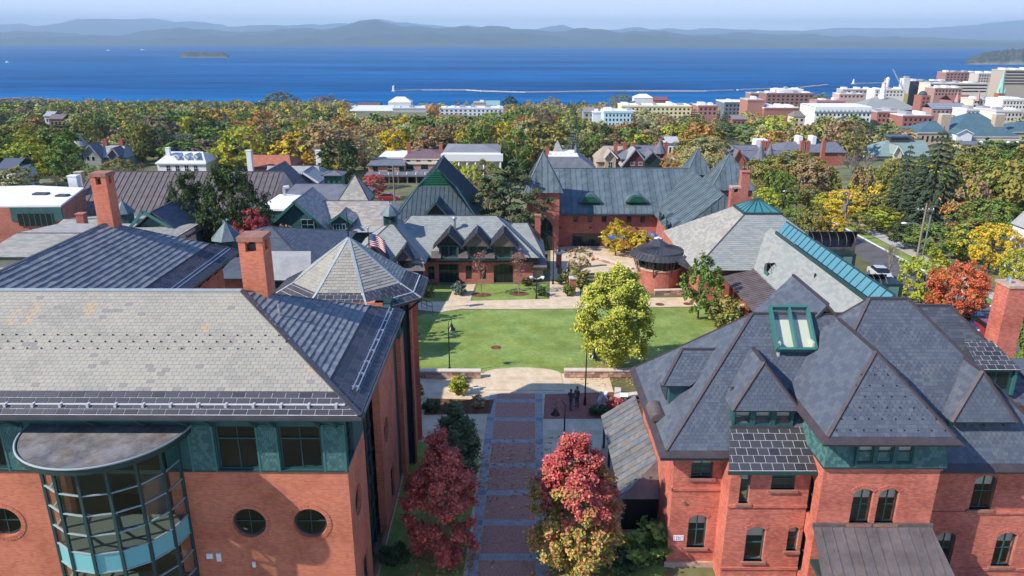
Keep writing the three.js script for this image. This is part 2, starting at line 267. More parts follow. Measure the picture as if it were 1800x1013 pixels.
sheet(xz([2.0, -30], [8.2, -30], [8.2, -42.5], [5, -43.2], [2.3, -43.2]), 0.03, null, 'planting_bed', M.lawn);
sheet(gp([955, 737], [958, 694], [1062, 690], [1062, 737]), 0.024, null, 'brick_paving', std({ map: mottled([150, 92, 78], 26, 0.9), roughness: 0.9 }));
sheet(gp([745, 730], [750, 701], [868, 704], [862, 728]), 0.03, null, 'mulch_bed', M.mulch);
sheet(gp([1062, 735], [1062, 690], [1135, 690], [1135, 735]), 0.03, null, 'mulch_bed', M.mulch);
// paths round the lawn and the forecourt
sheet(gp([775, 549], [812, 543], [900, 544], [1000, 543], [1310, 538], [1310, 522], [960, 526], [800, 530], [735, 531], [735, 545]), 0.022, null, 'concrete_path', M.concrete);
sheet(gp([788, 530], [826, 530], [836, 500], [800, 500]), 0.022, null, 'concrete_path', M.concrete);
sheet(gp([966, 528], [1020, 528], [1016, 440], [985, 436], [968, 440]), 0.026, null, 'concrete_path', M.concrete);
sheet(gp([968, 480], [1150, 480], [1200, 434], [1000, 433], [968, 436]), 0.018, null, 'courtyard_paving', M.concrete);
sheet(gp([735, 530], [786, 530], [798, 502], [700, 502]), 0.02, null, 'front_grass', M.lawn);
sheet(gp([830, 529], [962, 527], [962, 500], [840, 500]), 0.02, null, 'front_grass', M.lawn);
{ // semicircular apron where the walk meets the lawn
  const c = V(0.9, 0, -57.2), p = []; for (let i = 0; i <= 20; i++) { const a = Math.PI * i / 20; p.push(V(c.x + Math.cos(a) * 3.3, 0, c.z - Math.sin(a) * 1.5)); }
  sheet([V(-2.2, 0, -53.9), V(4.2, 0, -53.9), ...p], 0.045, null, 'entrance_apron', M.concrete);
}
// street on the right with kerbs and a pavement
{
  const L = [[1440, 392], [1490, 432], [1560, 490], [1650, 560], [1700, 600], [1760, 650]], R = [[1466, 392], [1532, 428], [1640, 486], [1720, 530], [1800, 566], [1900, 612]];
  const mid = (o) => R.map(([x, y], i) => [x + o + i * o * 0.05, y - o * 0.16]);
  sheet(gp(...L, ...[...R].reverse()), 0.02, null, 'road', M.asphalt);
  sheet(gp(...mid(2), ...mid(18).reverse()), 0.03, null, 'verge', M.lawn);
  sheet(gp(...mid(20), ...mid(38).reverse()), 0.026, null, 'pavement', std({ map: mottled([178, 172, 162], 18, 3), roughness: 0.95 }));
  const kerb = []; for (const e of [mid(1)]) for (let i = 0; i < e.length - 1; i++) { const [a, b] = gp(e[i], e[i + 1]); a.y += 0.06; b.y += 0.06; kerb.push(bar(a, b, 0.18, 0.16)); }
  struct('kerb', merge(kerb), M.whitePaint);
}
// ---------- roofs, walls, windows ----------
const slateBook = new Map();   // thing -> slates waiting to be placed
const slateMats = {};
const slateCol = {
  grey: [[158, 154, 143], [152, 148, 138], [163, 159, 148], [146, 143, 135], [167, 162, 149], [156, 148, 135]],
  greyRust: [[144, 139, 128], [148, 143, 131], [152, 147, 134], [155, 150, 137], [158, 152, 138], [161, 154, 138], [134, 130, 123]],
  mid: [[124, 126, 128], [116, 119, 122], [132, 133, 133], [108, 112, 117]],  // the pale grey slate darkened, shade of right-facing slopes put into the colour
  blue: [[80, 87, 99], [76, 83, 95], [84, 91, 102], [73, 80, 93], [82, 88, 98], [90, 96, 104]],
  dark: [[74, 78, 88], [66, 70, 80], [82, 84, 92], [60, 64, 74]],
  snow: [[58, 56, 62], [66, 64, 70], [50, 50, 56]],
  sage: [[144, 148, 144], [140, 144, 141], [148, 151, 146], [136, 140, 138], [150, 150, 143]],
  tan: [[164, 154, 144], [154, 146, 138], [174, 164, 152], [146, 140, 134], [160, 148, 134]],
  tealShingle: [[66, 104, 102], [58, 96, 96], [74, 112, 108], [52, 88, 90]],
};
for (const k in slateCol) slateMats[k] = [...slateCol[k], [170, 150, 122]].map((c) => std({ color: new THREE.Color(c[0] / 255, c[1] / 255, c[2] / 255).convertSRGBToLinear(), roughness: k === 'snow' ? 0.5 : 0.72 }));
const slateAny = std({ vertexColors: true, roughness: 0.74 });
/* lay slates over a roof face: rows of length ex (exposure) and width w; butt = thickness at the lower edge */
function slates(b, name, pts, key, o = {}) {
  const { w = 0.3, ex = 0.19, butt = 0.02, gap = 0.012, from = 0, to = 1e9, scallop = null, clump = 1.6, odd = 0.02, streaks = 0 } = o; const runs = Array.from({ length: streaks }, () => [rr(0.35, 0.98), rr(0.15, 0.85), rr(0.5, 1.6)]);
  const P = plane(pts), list = slateBook.get(b) || []; slateBook.set(b, list);
  const cols = slateCol[key]; let row = 0;
  for (let v = P.v0; v < Math.min(P.v1, P.v0 + to) - 0.01; v += ex, row++) {
    if (v < P.v0 + from - 0.001) continue;
    for (let u = P.u0 - (row % 2 ? w / 2 : 0) - rnd() * 0.02; u < P.u1; u += w) {
      const jit = (rnd() - 0.5) * 0.02, rect = [u + gap / 2, u + w - gap / 2, v + jit * 0.5, v + ex + 0.02];
      let p = clipRect(P.poly, ...rect); if (p.length < 3 || area2(p) < 0.1 * w * ex) continue;
      const full = area2(p) > 0.9 * (w - gap) * ex;
      if (full && scallop && scallop(row)) { const [a0, a1, b0, b1] = rect, c = (a1 - a0) * 0.34; p = [[a0 + c, b0 - 0.03], [a1 - c, b0 - 0.03], [a1, b0 + ex * 0.42], [a1, b1], [a0, b1], [a0, b0 + ex * 0.42]]; }
      const c0 = P.to3(u, v), nz = fbm(u / clump + P.o.x, v / clump + P.o.z, 0.4, 3) + (rnd() - 0.5) * 0.5;
      let ci = Math.floor((nz + 0.5) * cols.length); ci = Math.max(0, Math.min(cols.length - 1, ci)); if (rnd() < odd) ci = cols.length - 1;
      for (const [ru, rv, rl] of runs) if (Math.abs(u + w / 2 - (P.u0 + (P.u1 - P.u0) * ru)) < 0.17 && v > P.v0 + (P.v1 - P.v0) * rv && v < P.v0 + (P.v1 - P.v0) * rv + rl && rnd() < 0.75) ci = cols.length - 2 - 100; if (ci < -50) ci = cols.length; const t = butt * (0.8 + rnd() * 0.4), v0 = rect[2];
      list.push({ name, P, p, hf: (a, bb) => Math.max(0.004, t * (1 - (bb - v0) / (ex * 1.15)) + 0.004), key, ci, c: c0, full });
    }
  }
}
const V0 = new THREE.Vector3(0, EYE, 0);
function flushSlates(b, most = 300) {
  const by = {}; for (const s of slateBook.get(b) || []) (by[s.name] = by[s.name] || []).push(s);
  for (const nm in by) {
    const l = by[nm]; for (const s of l) { const [x, y, f] = toPixel(s.c), d = s.c.distanceTo(V0), face = s.P.n.dot(V0.clone().sub(s.c).normalize()); s.score = (x > 5 && x < 1795 && y > 5 && y < 1008 && face > 0.05 && s.full) ? area2(s.p) * face / (d * d) : 0; }
    l.sort((p, q) => q.score - p.score);
    l.slice(0, most).forEach((s) => { if (s.score > 0) { s.done = 1; mesh(b, nm, prism(s.P, s.p, s.hf), slateMats[s.key][s.ci]); } });
    const pos = [], uv = [], col = []; for (const s of l) if (!s.done) { const n0 = pos.length / 3; prism(s.P, s.p, s.hf, 0, uv, pos); const c = slateMats[s.key][s.ci].color; for (let k = n0; k < pos.length / 3; k++) col.push(c.r, c.g, c.b); }
    if (pos.length) stuff(mesh(b, nm, fromArrays(pos, uv, col), slateAny));
  }
  slateBook.delete(b);
}
/* standing seam roof: each pan with its seam is a part of its own */
function seams(b, pts, mat, o = {}) {
  const { pitch = 0.45, rib = 0.04, name = 'roof_panel', deck = true } = o; const P = plane(pts);
  if (deck) mesh(b, 'roof_deck', prism(P, P.poly, () => -0.005, -0.12), mat);
  for (let u = P.u0; u < P.u1; u += pitch) {
    const strip = clipRect(P.poly, u + 0.01, Math.min(P.u1, u + pitch - rib), -1e3, 1e3), r = clipRect(P.poly, u + pitch - rib, u + pitch, -1e3, 1e3), pos = [], uv = [];
    if (strip.length > 2 && Math.abs(area2(strip)) > 0.01) prism(P, strip, () => 0.012, 0, uv, pos);
    if (r.length > 2) prism(P, r, () => rib + 0.015, 0, uv, pos);
    if (pos.length) mesh(b, name, fromArrays(pos, uv), mat);
  }
}
const face = (b, name, pts, mat, t = 0.1) => mesh(b, name, slab(pts, t), mat);
const cap = (b, a, c, w, mat, h = 0.08, name = 'ridge_cap') => mesh(b, name, bar(a, c, w, h), mat);
/* wall with real openings. F = {o: lower left corner seen from outside, u: direction along, n: outward}; outline and holes in metres */
function frameOf(o, u) { const n = u.clone().cross(V(0, 1, 0)); return { o, u, n, m: new THREE.Matrix4().makeBasis(u, V(0, 1, 0), n).setPosition(o) }; }
const FRONT = (x, y, z) => frameOf(V(x, y, z), V(1, 0, 0));      // faces +z, towards the camera
const LEFT = (x, y, z) => frameOf(V(x, y, z), V(0, 0, 1));        // faces -x; o is the far end
const RIGHT = (x, y, z) => frameOf(V(x, y, z), V(0, 0, -1));      // faces +x; o is the near end
function opening({ x, y, w, h, arch = 0, round = false }) { // path, anticlockwise, x,y = centre of the sill
  if (round) return Array.from({ length: 28 }, (_, i) => { const a = i / 28 * Math.PI * 2; return [x + Math.cos(a) * w / 2, y + h / 2 + Math.sin(a) * h / 2]; });
  const p = [[x - w / 2, y], [x + w / 2, y]]; if (!arch) return [...p, [x + w / 2, y + h], [x - w / 2, y + h]];
  for (let i = 0; i <= 12; i++) { const t = 1 - i / 12 * 2; p.push([x + w / 2 * t, y + h - arch + arch * (1 - t * t)]); } return p;
}
const shapeOf = (p) => new THREE.Shape(p.map(([a, b]) => new THREE.Vector2(a, b)));
function wall(b, F, outline, holes, mat, t = 0.35, name = 'wall') {
  const s = shapeOf(outline); for (const h of holes) s.holes.push(new THREE.Path(opening(h).map(([x, y]) => new THREE.Vector2(x, y))));
  let g = new THREE.ExtrudeGeometry(s, { depth: t, bevelEnabled: false, curveSegments: 8 }); g.translate(0, 0, -t); g.applyMatrix4(F.m); g = boxUV(g);
  return mesh(b, name, g, mat);
}
const inset = (p, k) => { const cx = p.reduce((s, q) => s + q[0], 0) / p.length, xs = p.map((q) => q[0]), ys = p.map((q) => q[1]), x0 = Math.min(...xs), x1 = Math.max(...xs), y0 = Math.min(...ys), y1 = Math.max(...ys), mx = (x0 + x1) / 2, my = (y0 + y1) / 2; return p.map(([a, c]) => [mx + (a - mx) * (1 - 2 * k / (x1 - x0)), my + (c - my) * (1 - 2 * k / (y1 - y0))]); };
/* window in an opening: frame > panes, bars; sill; recess behind the wall face */
function win(b, F, h, o = {}) {
  const { recess = 0.16, cols = 1, rows = 2, mat = M.frame, glass = M.glassDark, fw = 0.07, sill = null, blind = 0, lintel = null, name = 'window' } = o;
  const p = opening(h), q = inset(p, fw), put = (g) => { g.applyMatrix4(F.m); return boxUV(g); };
  const s = shapeOf(p); s.holes.push(new THREE.Path(q.map(([x, y]) => new THREE.Vector2(x, y))));
  const fg = new THREE.ExtrudeGeometry(s, { depth: 0.07, bevelEnabled: false }); fg.translate(0, 0, -recess - 0.035);
  const w = mesh(b, name, put(fg), mat);
  const x0 = h.x - h.w / 2 + fw, x1 = h.x + h.w / 2 - fw, y0 = h.y + fw, y1 = h.y + h.h - fw;
  for (let i = 0; i < cols; i++) for (let j = 0; j < rows; j++) {
    const c = clipRect(q, x0 + (x1 - x0) * i / cols, x0 + (x1 - x0) * (i + 1) / cols, y0 + (y1 - y0) * j / rows, y0 + (y1 - y0) * (j + 1) / rows); if (c.length < 3) continue;
    const g = new THREE.ShapeGeometry(shapeOf(c)); g.translate(0, 0, -recess); mesh(w, 'pane', put(g), glass);
  }
  const bars = []; for (let i = 1; i < cols; i++) { const x = x0 + (x1 - x0) * i / cols; bars.push(put(new THREE.BoxGeometry(0.045, y1 - y0, 0.06).translate(x, (y0 + y1) / 2, -recess + 0.012))); }
  for (let j = 1; j < rows; j++) { const y = y0 + (y1 - y0) * j / rows; bars.push(put(new THREE.BoxGeometry(x1 - x0, 0.05, 0.055).translate((x0 + x1) / 2, y, -recess + 0.014))); }
  for (const g of bars) mesh(w, 'glazing_bar', g, mat);
  if (blind) mesh(w, 'blind', put(new THREE.BoxGeometry(x1 - x0 + 0.05, (y1 - y0) * blind, 0.02).translate((x0 + x1) / 2, y1 - (y1 - y0) * blind / 2, -recess - 0.14)), M.blind);
  if (sill) mesh(w, 'sill', put(new THREE.BoxGeometry(h.w + 0.3, 0.14, recess + 0.14).translate(h.x, h.y - 0.07, -recess / 2 + 0.05)), sill);
  if (lintel) { const xs = []; for (let i = 0; i < 9; i++) { const t = -1 + (i + 0.5) / 4.5, xx = h.x + t * (h.w / 2 + 0.08), yy = h.y + h.h - h.arch * t * t; const g = new THREE.BoxGeometry((h.w + 0.16) / 9 - 0.012, 0.22, 0.06); g.rotateZ(-t * h.arch * 2 / h.w * 1.6); g.translate(xx, yy + 0.11, 0.0); xs.push(put(g)); } xs.forEach((g) => mesh(w, 'arch_brick', g, lintel)); }
  return w;
}
/* small snow-guard tile field: dark tiles proud of a pale bedding sheet */
function snowTiles(b, pts, w, ex, bed, from = 0, to = 1e9) {
  const P = plane(pts), top = Math.min(P.v1, P.v0 + to), p = clipRect(P.poly, -1e3, 1e3, P.v0 + from, top);
  mesh(b, 'tile_bedding', prism(P, p, () => 0.012, -0.01), bed);
  slates(b, 'snow_tile', pts, 'snow', { w, ex, butt: 0.012, gap: 0.04, from, to, odd: 0 });
  const l = slateBook.get(b); for (const s of l) if (s.name === 'snow_tile' && s.P.o === P.o && !s.snow) { s.snow = 1; s.p = s.p.map(([a, c]) => [a, c]); s.hf = () => 0.03; const vs = s.p.map((q) => q[1]), lo = Math.min(...vs); s.p = clipRect(s.p, -1e3, 1e3, lo + 0.03, Math.max(...vs) - 0.02); if (s.p.length < 3) s.p = [[0, 0], [0.001, 0], [0, 0.001]]; }
}
M.bedPale = std({ map: mottled([178, 178, 176], 20, 1), roughness: 0.8 });
M.bedGrey = std({ map: mottled([150, 160, 162], 20, 1), roughness: 0.8 });
function chimney(b, x, z, y0, y1, w, d, mat, o = {}) { // tall brick stack with capped vents
  const c = mesh(b, 'chimney', box(x - w / 2, x + w / 2, y0, y1, z - d / 2, z + d / 2), mat);
  if (o.vent) { const s = 0.16; for (const [i, j] of [[-1, -1], [1, -1], [-1, 1], [1, 1]]) mesh(c, 'vent_pier', box(x + i * (w / 2 - s) - s, x + i * (w / 2 - s) + s, y1, y1 + 0.5, z + j * (d / 2 - s) - s, z + j * (d / 2 - s) + s), mat); mesh(c, 'flue', box(x - w / 4, x + w / 4, y1, y1 + 0.3, z - d / 4, z + d / 4), M.black); mesh(c, 'chimney_cap', box(x - w / 2 - 0.05, x + w / 2 + 0.05, y1 + 0.5, y1 + 0.72, z - d / 2 - 0.05, z + d / 2 + 0.05), o.cap || M.sill); }
  else { mesh(c, 'chimney_cap', box(x - w / 2 - 0.07, x + w / 2 + 0.07, y1, y1 + 0.16, z - d / 2 - 0.07, z + d / 2 + 0.07), o.cap || mat); for (const k of o.pots || [0]) mesh(c, 'chimney_pot', boxUV(cyl(x + k, z, y1 + 0.16, y1 + 0.5, 0.16, 0.13, 10)), o.pot || M.sill); }
  return c;
}
// ---------- brick hall on the left: hipped slate roof, glazed bay, octagonal stair turret ----------
{
  const b = thing('brick_hall', 'brick hall with pale slate hipped roof, curved glass bay and round windows', 'building');
  const Z = -28, X = -7.15, XL = -36, yb = 9.05, ye = 12.3;
  // front wall with round windows and a row of big windows above
  const F = FRONT(XL, 0, Z), fx = (x) => x - XL;
  const rounds = [-11.75, -9.02, -22.75].map((x) => ({ x: fx(x), y: 6.35 - 0.75, w: 1.5, h: 1.5, round: true }));
  wall(b, F, [[0, 0], [fx(X) - 0.402, 0], [fx(X) - 0.402, yb], [0, yb]], [...rounds, { x: fx(-17.3), y: 0.3, w: 4.6, h: 8.7 }], M.brickA, 0.4);
  for (const r of rounds) { win(b, F, r, { cols: 2, rows: 2, recess: 0.22, fw: 0.09, glass: M.glass, name: 'round_window' }); }
  for (const r of rounds) { const ring = []; for (let i = 0; i < 36; i++) { const a = (i + 0.5) / 36 * Math.PI * 2, g = new THREE.BoxGeometry(0.135, 0.2, 0.05); g.translate(0, 0.86, 0); g.rotateZ(a); g.translate(r.x, r.y + 0.75, 0.0); g.applyMatrix4(F.m); ring.push(boxUV(g)); } mesh(b, 'brick_ring', merge(ring), M.brickA); }
  const big = [[-11.8, 1.85], [-9.1, 1.8], [-22.9, 1.9], [-26, 1.9]].map(([x, w]) => ({ x: fx(x), y: 0.06, w, h: 2.15 }));
  const F2 = FRONT(XL, yb, Z);
  wall(b, F2, [[0, 0], [fx(X) - 0.302, 0], [fx(X) - 0.302, ye - yb], [0, ye - yb]], [...big, { x: fx(-17.3), y: 0.02, w: 4.6, h: 2.1 }], M.teal, 0.35, 'upper_wall');
  for (const r of big) win(b, F2, r, { cols: 2, rows: 1, recess: 0.12, fw: 0.08, glass: M.glass });
  for (const r of big) mesh(b, 'transom_bar', box(0.08, r.w - 0.08, 1.55, 1.62, -0.16, -0.05).translate(XL + r.x - r.w / 2, yb, Z), M.frame);
  // teal shingle piers between the big windows
  for (const [x0, x1] of [[-10.98, -10.05], [-8.15, X], [-13.9, -12.78], [-21.9, -20.9]]) { mesh(b, 'pier_board', box(x0, x1, yb, yb + 2.3, Z + 0.002, Z + 0.04), M.teal); slates(b, 'wall_shingle', [V(x0 + 0.09, yb + 0.05, Z + 0.045), V(x1 - 0.09, yb + 0.05, Z + 0.045), V(x1 - 0.09, yb + 2.2, Z + 0.045), V(x0 + 0.09, yb + 2.2, Z + 0.045)], 'tealShingle', { w: 0.16, ex: 0.15, butt: 0.012, gap: 0.01 }); for (const x of [x0, x1 - 0.09]) mesh(b, 'trim_board', box(x, x + 0.09, yb, yb + 2.3, Z + 0.04, Z + 0.075), M.tealBright); }
  mesh(b, 'string_course', box(XL, X + 0.05, yb - 0.03, yb + 0.06, Z, Z + 0.07), M.frame);
  // side wall along the walk, with a dark glazed slot
  const zs = [[-28, -31.6, 0], [-35.6, -40.6, 0.35], [-41.6, -47.2, 0.35]];
  const S1 = RIGHT(X, 0, -28);
  wall(b, S1, [[0, 0], [3.6, 0], [3.6, yb], [0, yb]], [{ x: 1.6, y: 5.75, w: 1.4, h: 1.5, round: true }, { x: 2.2, y: 0.4, w: 1.2, h: 2.6 }], M.brickA, 0.4);
  win(b, S1, { x: 1.6, y: 5.75, w: 1.4, h: 1.5, round: true }, { cols: 2, rows: 2, recess: 0.22, fw: 0.09, name: 'round_window' }); win(b, S1, { x: 2.2, y: 0.4, w: 1.2, h: 2.6 }, { cols: 1, rows: 2 });
  const S2 = RIGHT(X, yb, -28); wall(b, S2, [[0, 0], [3.6, 0], [3.6, ye - yb], [0, ye - yb]], [{ x: 0.9, y: 0.1, w: 1.2, h: 2.1 }], M.teal, 0.3, 'upper_wall'); win(b, S2, { x: 0.9, y: 0.1, w: 1.2, h: 2.1 }, { cols: 1, rows: 2 });
  mesh(b, 'glazed_slot', box(X - 0.9, X - 0.5, 0, ye, -35.6, -31.6), M.glassDark);
  for (let y = 1.2; y < ye; y += 1.5) mesh(b, 'slot_bar', box(X - 0.52, X - 0.42, y, y + 0.08, -35.6, -31.6), M.frame);
  for (let z = -35; z < -31.6; z += 1.1) mesh(b, 'slot_bar', box(X - 0.52, X - 0.42, 0, ye, z, z + 0.08), M.frame);
  for (const [z0, z1, oz, hole] of [[-35.6, -40.6, 0.05, { x: 1.5, y: 5.2, w: 1.4, h: 1.5, round: true }], [-41.6, -47.2, 0.35, { x: 3.2, y: 3.2, w: 1.2, h: 3.4 }]]) { const S = RIGHT(X + oz, 0, z0), L = z0 - z1; wall(b, S, [[0, 0], [L, 0], [L, 9.6], [0, 9.6]], [hole, { x: 2.6, y: 0.5, w: 1.1, h: 2.4 }], M.brickA, 0.4); win(b, S, hole, { cols: 2, rows: 2, recess: 0.22 }); win(b, S, { x: 2.6, y: 0.5, w: 1.1, h: 2.4 }, { rows: 2 }); mesh(b, 'upper_wall', box(X + oz - 0.4, X + oz, 9.6, ye - 0.1, z1, z0), M.teal);
    for (let i = 0; i < 4; i++) mesh(b, 'strip_window', box(X + oz, X + oz + 0.02, 10, 11.6, z0 - 0.5 - i * 1.15 - 0.9, z0 - 0.5 - i * 1.15), M.glassDark); }
  mesh(b, 'back_wall', box(XL, X - 0.4, 0, ye, -41, -40.6), M.brickA); mesh(b, 'link_wall', box(X - 0.9, X + 0.05, 0, ye, -41.6, -40.62), M.tealDark); mesh(b, 'tower_wall', box(-14.6, X + 0.34, 0, 11.9, -47.5, -47.2), M.brickA);
  mesh(b, 'floor_slab', box(XL, X - 0.5, 8.6, 8.75, -40.6, -28.45), M.room); mesh(b, 'floor_slab', box(XL, X - 0.5, 4.3, 4.45, -40.6, -28.45), M.room); mesh(b, 'plinth', box(X - 0.1, X + 0.08, 0, 0.35, -47.2, -28), M.sill);
  mesh(b, 'inner_wall', box(XL, X - 0.5, 0.1, ye, -33.2, -33), M.room);
  // roof: hip with eave overhang 1 m
  const e = { x1: -6.2, z0: -27.0, z1: -39.4 }, rx = -12.85, rz = -33.2, ry = 15.6, xl = -40;
  const A = V(e.x1, ye, e.z0), B = V(e.x1, ye, e.z1), R = V(rx, ry, rz), RL = V(xl, ry, rz), AL = V(xl, ye, e.z0), BL = V(xl, ye, e.z1);
  face(b, 'roof_deck', [AL, A, R, RL], M.metalDark, 0.15); face(b, 'roof_deck', [A, B, R], M.metalDark, 0.15); face(b, 'roof_deck', [B, BL, RL, R], M.metalDark, 0.15);
  slates(b, 'slate', [AL, A, R, RL], 'greyRust', { w: 0.31, ex: 0.2, butt: 0.016, from: 1.12, odd: 0.005, clump: 2.4, streaks: 9 });
  snowTiles(b, [AL, A, R, RL], 0.56, 0.28, M.bedPale, 0, 1.12);
  slates(b, 'slate', [A, B, R], 'mid', { w: 0.34, ex: 0.3, butt: 0.055, from: 1.7 });  // same pale slate as the front; grazing-light shade is in its colour
  snowTiles(b, [A, B, R], 0.5, 0.42, M.bedGrey, 0, 1.68);
  slates(b, 'slate', [B, BL, RL, R], 'grey', { w: 0.5, ex: 0.4, from: 0 });
  cap(b, RL, R, 0.3, M.bedGrey, 0.06); cap(b, A.clone().add(V(0, 0.03, 0)), R, 0.22, M.metalDark, 0.07, 'hip_cap'); cap(b, B, R, 0.2, M.metalDark, 0.07, 'hip_cap');
  // gutters, soffit, brackets, snow rails
  mesh(b, 'gutter', box(xl, e.x1 + 0.06, ye - 0.16, ye - 0.02, e.z0, e.z0 + 0.12), M.metalDark); mesh(b, 'gutter', box(e.x1, e.x1 + 0.12, ye - 0.16, ye - 0.02, e.z1, e.z0), M.metalDark);
  mesh(b, 'soffit', box(xl, e.x1 - 0.02, ye - 0.28, ye - 0.17, Z, e.z0), M.teal); mesh(b, 'soffit', box(X, e.x1 - 0.02, ye - 0.28, ye - 0.17, e.z1, Z), M.teal);
  for (const x of [-7.5, -8.2, -10.1, -10.9, -12.7, -13.8, -15.5, -17.6, -21, -22, -24]) mesh(b, 'bracket', bar(V(x, ye - 1.05, Z + 0.02), V(x, ye - 0.26, e.z0 - 0.06), 0.1, 0.14), M.teal);
  mesh(b, 'snow_rail', rod(V(xl, ye + 0.28, e.z0 - 0.42), V(e.x1 - 0.7, ye + 0.28, e.z0 - 0.42), 0.045), M.bedPale);
  for (let x = -24.4; x < -7; x += 1.14) mesh(b, 'rail_bracket', box(x, x + 0.1, ye + 0.12, ye + 0.34, e.z0 - 0.5, e.z0 - 0.28), M.bedPale);
  for (const dx of [0.45, 0.62]) mesh(b, 'snow_rail', rod(V(e.x1 - dx, ye + dx * 0.5 + 0.1, e.z0 - 1.6), V(e.x1 - dx, ye + dx * 0.5 + 0.1, e.z1 + 0.6), 0.035), M.steel);
  for (let z = -29; z > -39; z -= 1.3) mesh(b, 'rail_bracket', box(e.x1 - 0.7, e.x1 - 0.4, ye + 0.18, ye + 0.4, z, z + 0.1), M.steel);
  // snow guards: three staggered rows of small hooks on the front slope
  for (const [row, dv] of [[0, 4.22], [1, 3.84], [2, 3.45]]) for (let i = 0; i < 24; i++) { const x = -8.6 - i * 0.62 - row * 0.2; const v = dv; const z = e.z0 - v * 0.882, y = ye + v * 0.4712; { const lim = e.x1 - v * 0.95; if (x < lim) mesh(b, 'snow_guard', box(x - 0.022, x + 0.022, y + 0.01, y + 0.07, z - 0.02, z + 0.03), M.black); } }
  chimney(b, -12.3, -34.1, 14.2, 17.4, 1.15, 1.15, M.brickA, { vent: 1, cap: M.sill });
  mesh(b, 'vent_pipe', rod(V(-10.9, 14.2, -32.4), V(-10.9, 15.2, -32.4), 0.07), M.steel);
  // half-round canopy over the glass bay
  const cx = -17.15, cz = Z, cr = 3.45, gy = 11.0;
  const semi = (r, n = 28) => Array.from({ length: n + 1 }, (_, i) => { const a = Math.PI * i / n; return [cx - Math.cos(a) * r, cz + Math.sin(a) * r]; });
  const extr = (r, y0, y1) => { const s = new THREE.Shape(semi(r).map(([x, z]) => new THREE.Vector2(x, -z))); const g = new THREE.ExtrudeGeometry(s, { depth: y1 - y0, bevelEnabled: false }); g.rotateX(-Math.PI / 2); g.translate(0, y0, 0); return boxUV(g); };
  mesh(b, 'canopy', extr(cr, gy, gy + 0.26), M.tealDark); mesh(b, 'canopy_roof', extr(cr - 0.1, gy + 0.262, gy + 0.3), std({ map: mottled([112, 107, 104], 52, 3.4, 256, [3, 7, 15, 40], 0.2), roughness: 1 }));
  mesh(b, 'canopy_edge', new THREE.TubeGeometry(new THREE.CatmullRomCurve3(semi(cr, 24).map(([x, z]) => V(x, gy + 0.29, z))), 60, 0.05, 6), M.bedGrey);
  // glazed bay: eight facets with mullions, transoms, panes and a spandrel band
  const gr = 2.75, N = 8, ys = [0.6, 1.9, 3.0, 4.0, 5.0, 5.93, 6.86, 7.76, 8.71, 9.65, 10.95];
  const pt = (i) => { const a = Math.PI * i / N; return [cx - Math.cos(a) * gr, cz + 0.05 + Math.sin(a) * gr]; };
  const bayGlass = phy({ color: RGB(0.8, 0.92, 0.88), transmission: 1, thickness: 0, roughness: 0.02, ior: 1.6 });
  const span = std({ color: RGB(0.17, 0.44, 0.45), roughness: 0.3 });
  for (let i = 0; i < N; i++) { const [xa, za] = pt(i), [xb, zb] = pt(i + 1); for (let j = 0; j < ys.length - 1; j++) { const q = [V(xa, ys[j], za), V(xb, ys[j], zb), V(xb, ys[j + 1], zb), V(xa, ys[j + 1], za)], sp = j === 5; mesh(b, sp ? 'spandrel_panel' : 'bay_pane', tri([[q[0], q[1], q[2]], [q[0], q[2], q[3]]]), sp ? span : bayGlass); mesh(b, 'transom', bar(V(xa, ys[j + 1], za), V(xb, ys[j + 1], zb), 0.08, 0.05), M.bedGrey); } }
  for (let i = 0; i <= N; i++) { const [xa, za] = pt(i); mesh(b, 'mullion', bar(V(xa, 0, za), V(xa, gy, za), 0.12, 0.12), M.frame); }
  mesh(b, 'bay_floor', extr(gr - 0.1, 6.0, 6.8), M.room); mesh(b, 'bay_floor', extr(gr - 0.1, 3.4, 3.7), M.room); mesh(b, 'bay_floor', extr(gr - 0.1, 0.02, 0.5), M.room); mesh(b, 'bay_base', extr(gr + 0.1, -0.2, 0.6), M.brickA);
  // small boxes and notices on the brick
  for (const [px, py, w, h] of [[369, 977, 0.28, 0.26], [385, 979, 0.2, 0.42], [447, 992, 0.14, 0.26]]) { const q = onZ(px, py, Z); mesh(b, 'wall_box', box(q.x - w / 2, q.x + w / 2, q.y - h / 2, q.y + h / 2, Z, Z + 0.07), M.whitePaint); }
  // octagonal turret
  const oc = V(-10.2, 0, -44.6), er = 5.0, wr = 3.9, oy = 11.9, ay = 15.2, o8 = (r, i) => { const a = (i + 0.5) * Math.PI / 4; return [oc.x + Math.cos(a) * r, oc.z + Math.sin(a) * r]; };
  const apex = V(oc.x, ay, oc.z);
  for (let i = 0; i < 8; i++) {
    const [xa, za] = o8(er, i), [xb, zb] = o8(er, i + 1), [wa, wza] = o8(wr, i), [wb, wzb] = o8(wr, i + 1), [ia, iza] = o8(3.55, i), [ib, izb] = o8(3.55, i + 1), iy = oy + 0.75;
    const P1 = V(xa, oy, za), P2 = V(xb, oy, zb), Q1 = V(ia, iy, iza), Q2 = V(ib, iy, izb);
    face(b, 'turret_roof_deck', [P1, P2, Q2, Q1], M.metalDark, 0.12); face(b, 'turret_roof_deck', [Q1, Q2, apex], M.metalDark, 0.1);
    slates(b, 'slate', [Q1, Q2, apex], 'greyRust', { w: 0.34, ex: 0.22, butt: 0.03 }); snowTiles(b, [P1, P2, Q2, Q1], 0.46, 0.34, M.bedPale);
    cap(b, Q1, apex, 0.16, M.bedGrey, 0.07, 'hip_cap'); cap(b, P1, Q1, 0.12, M.bedPale, 0.06, 'hip_cap');
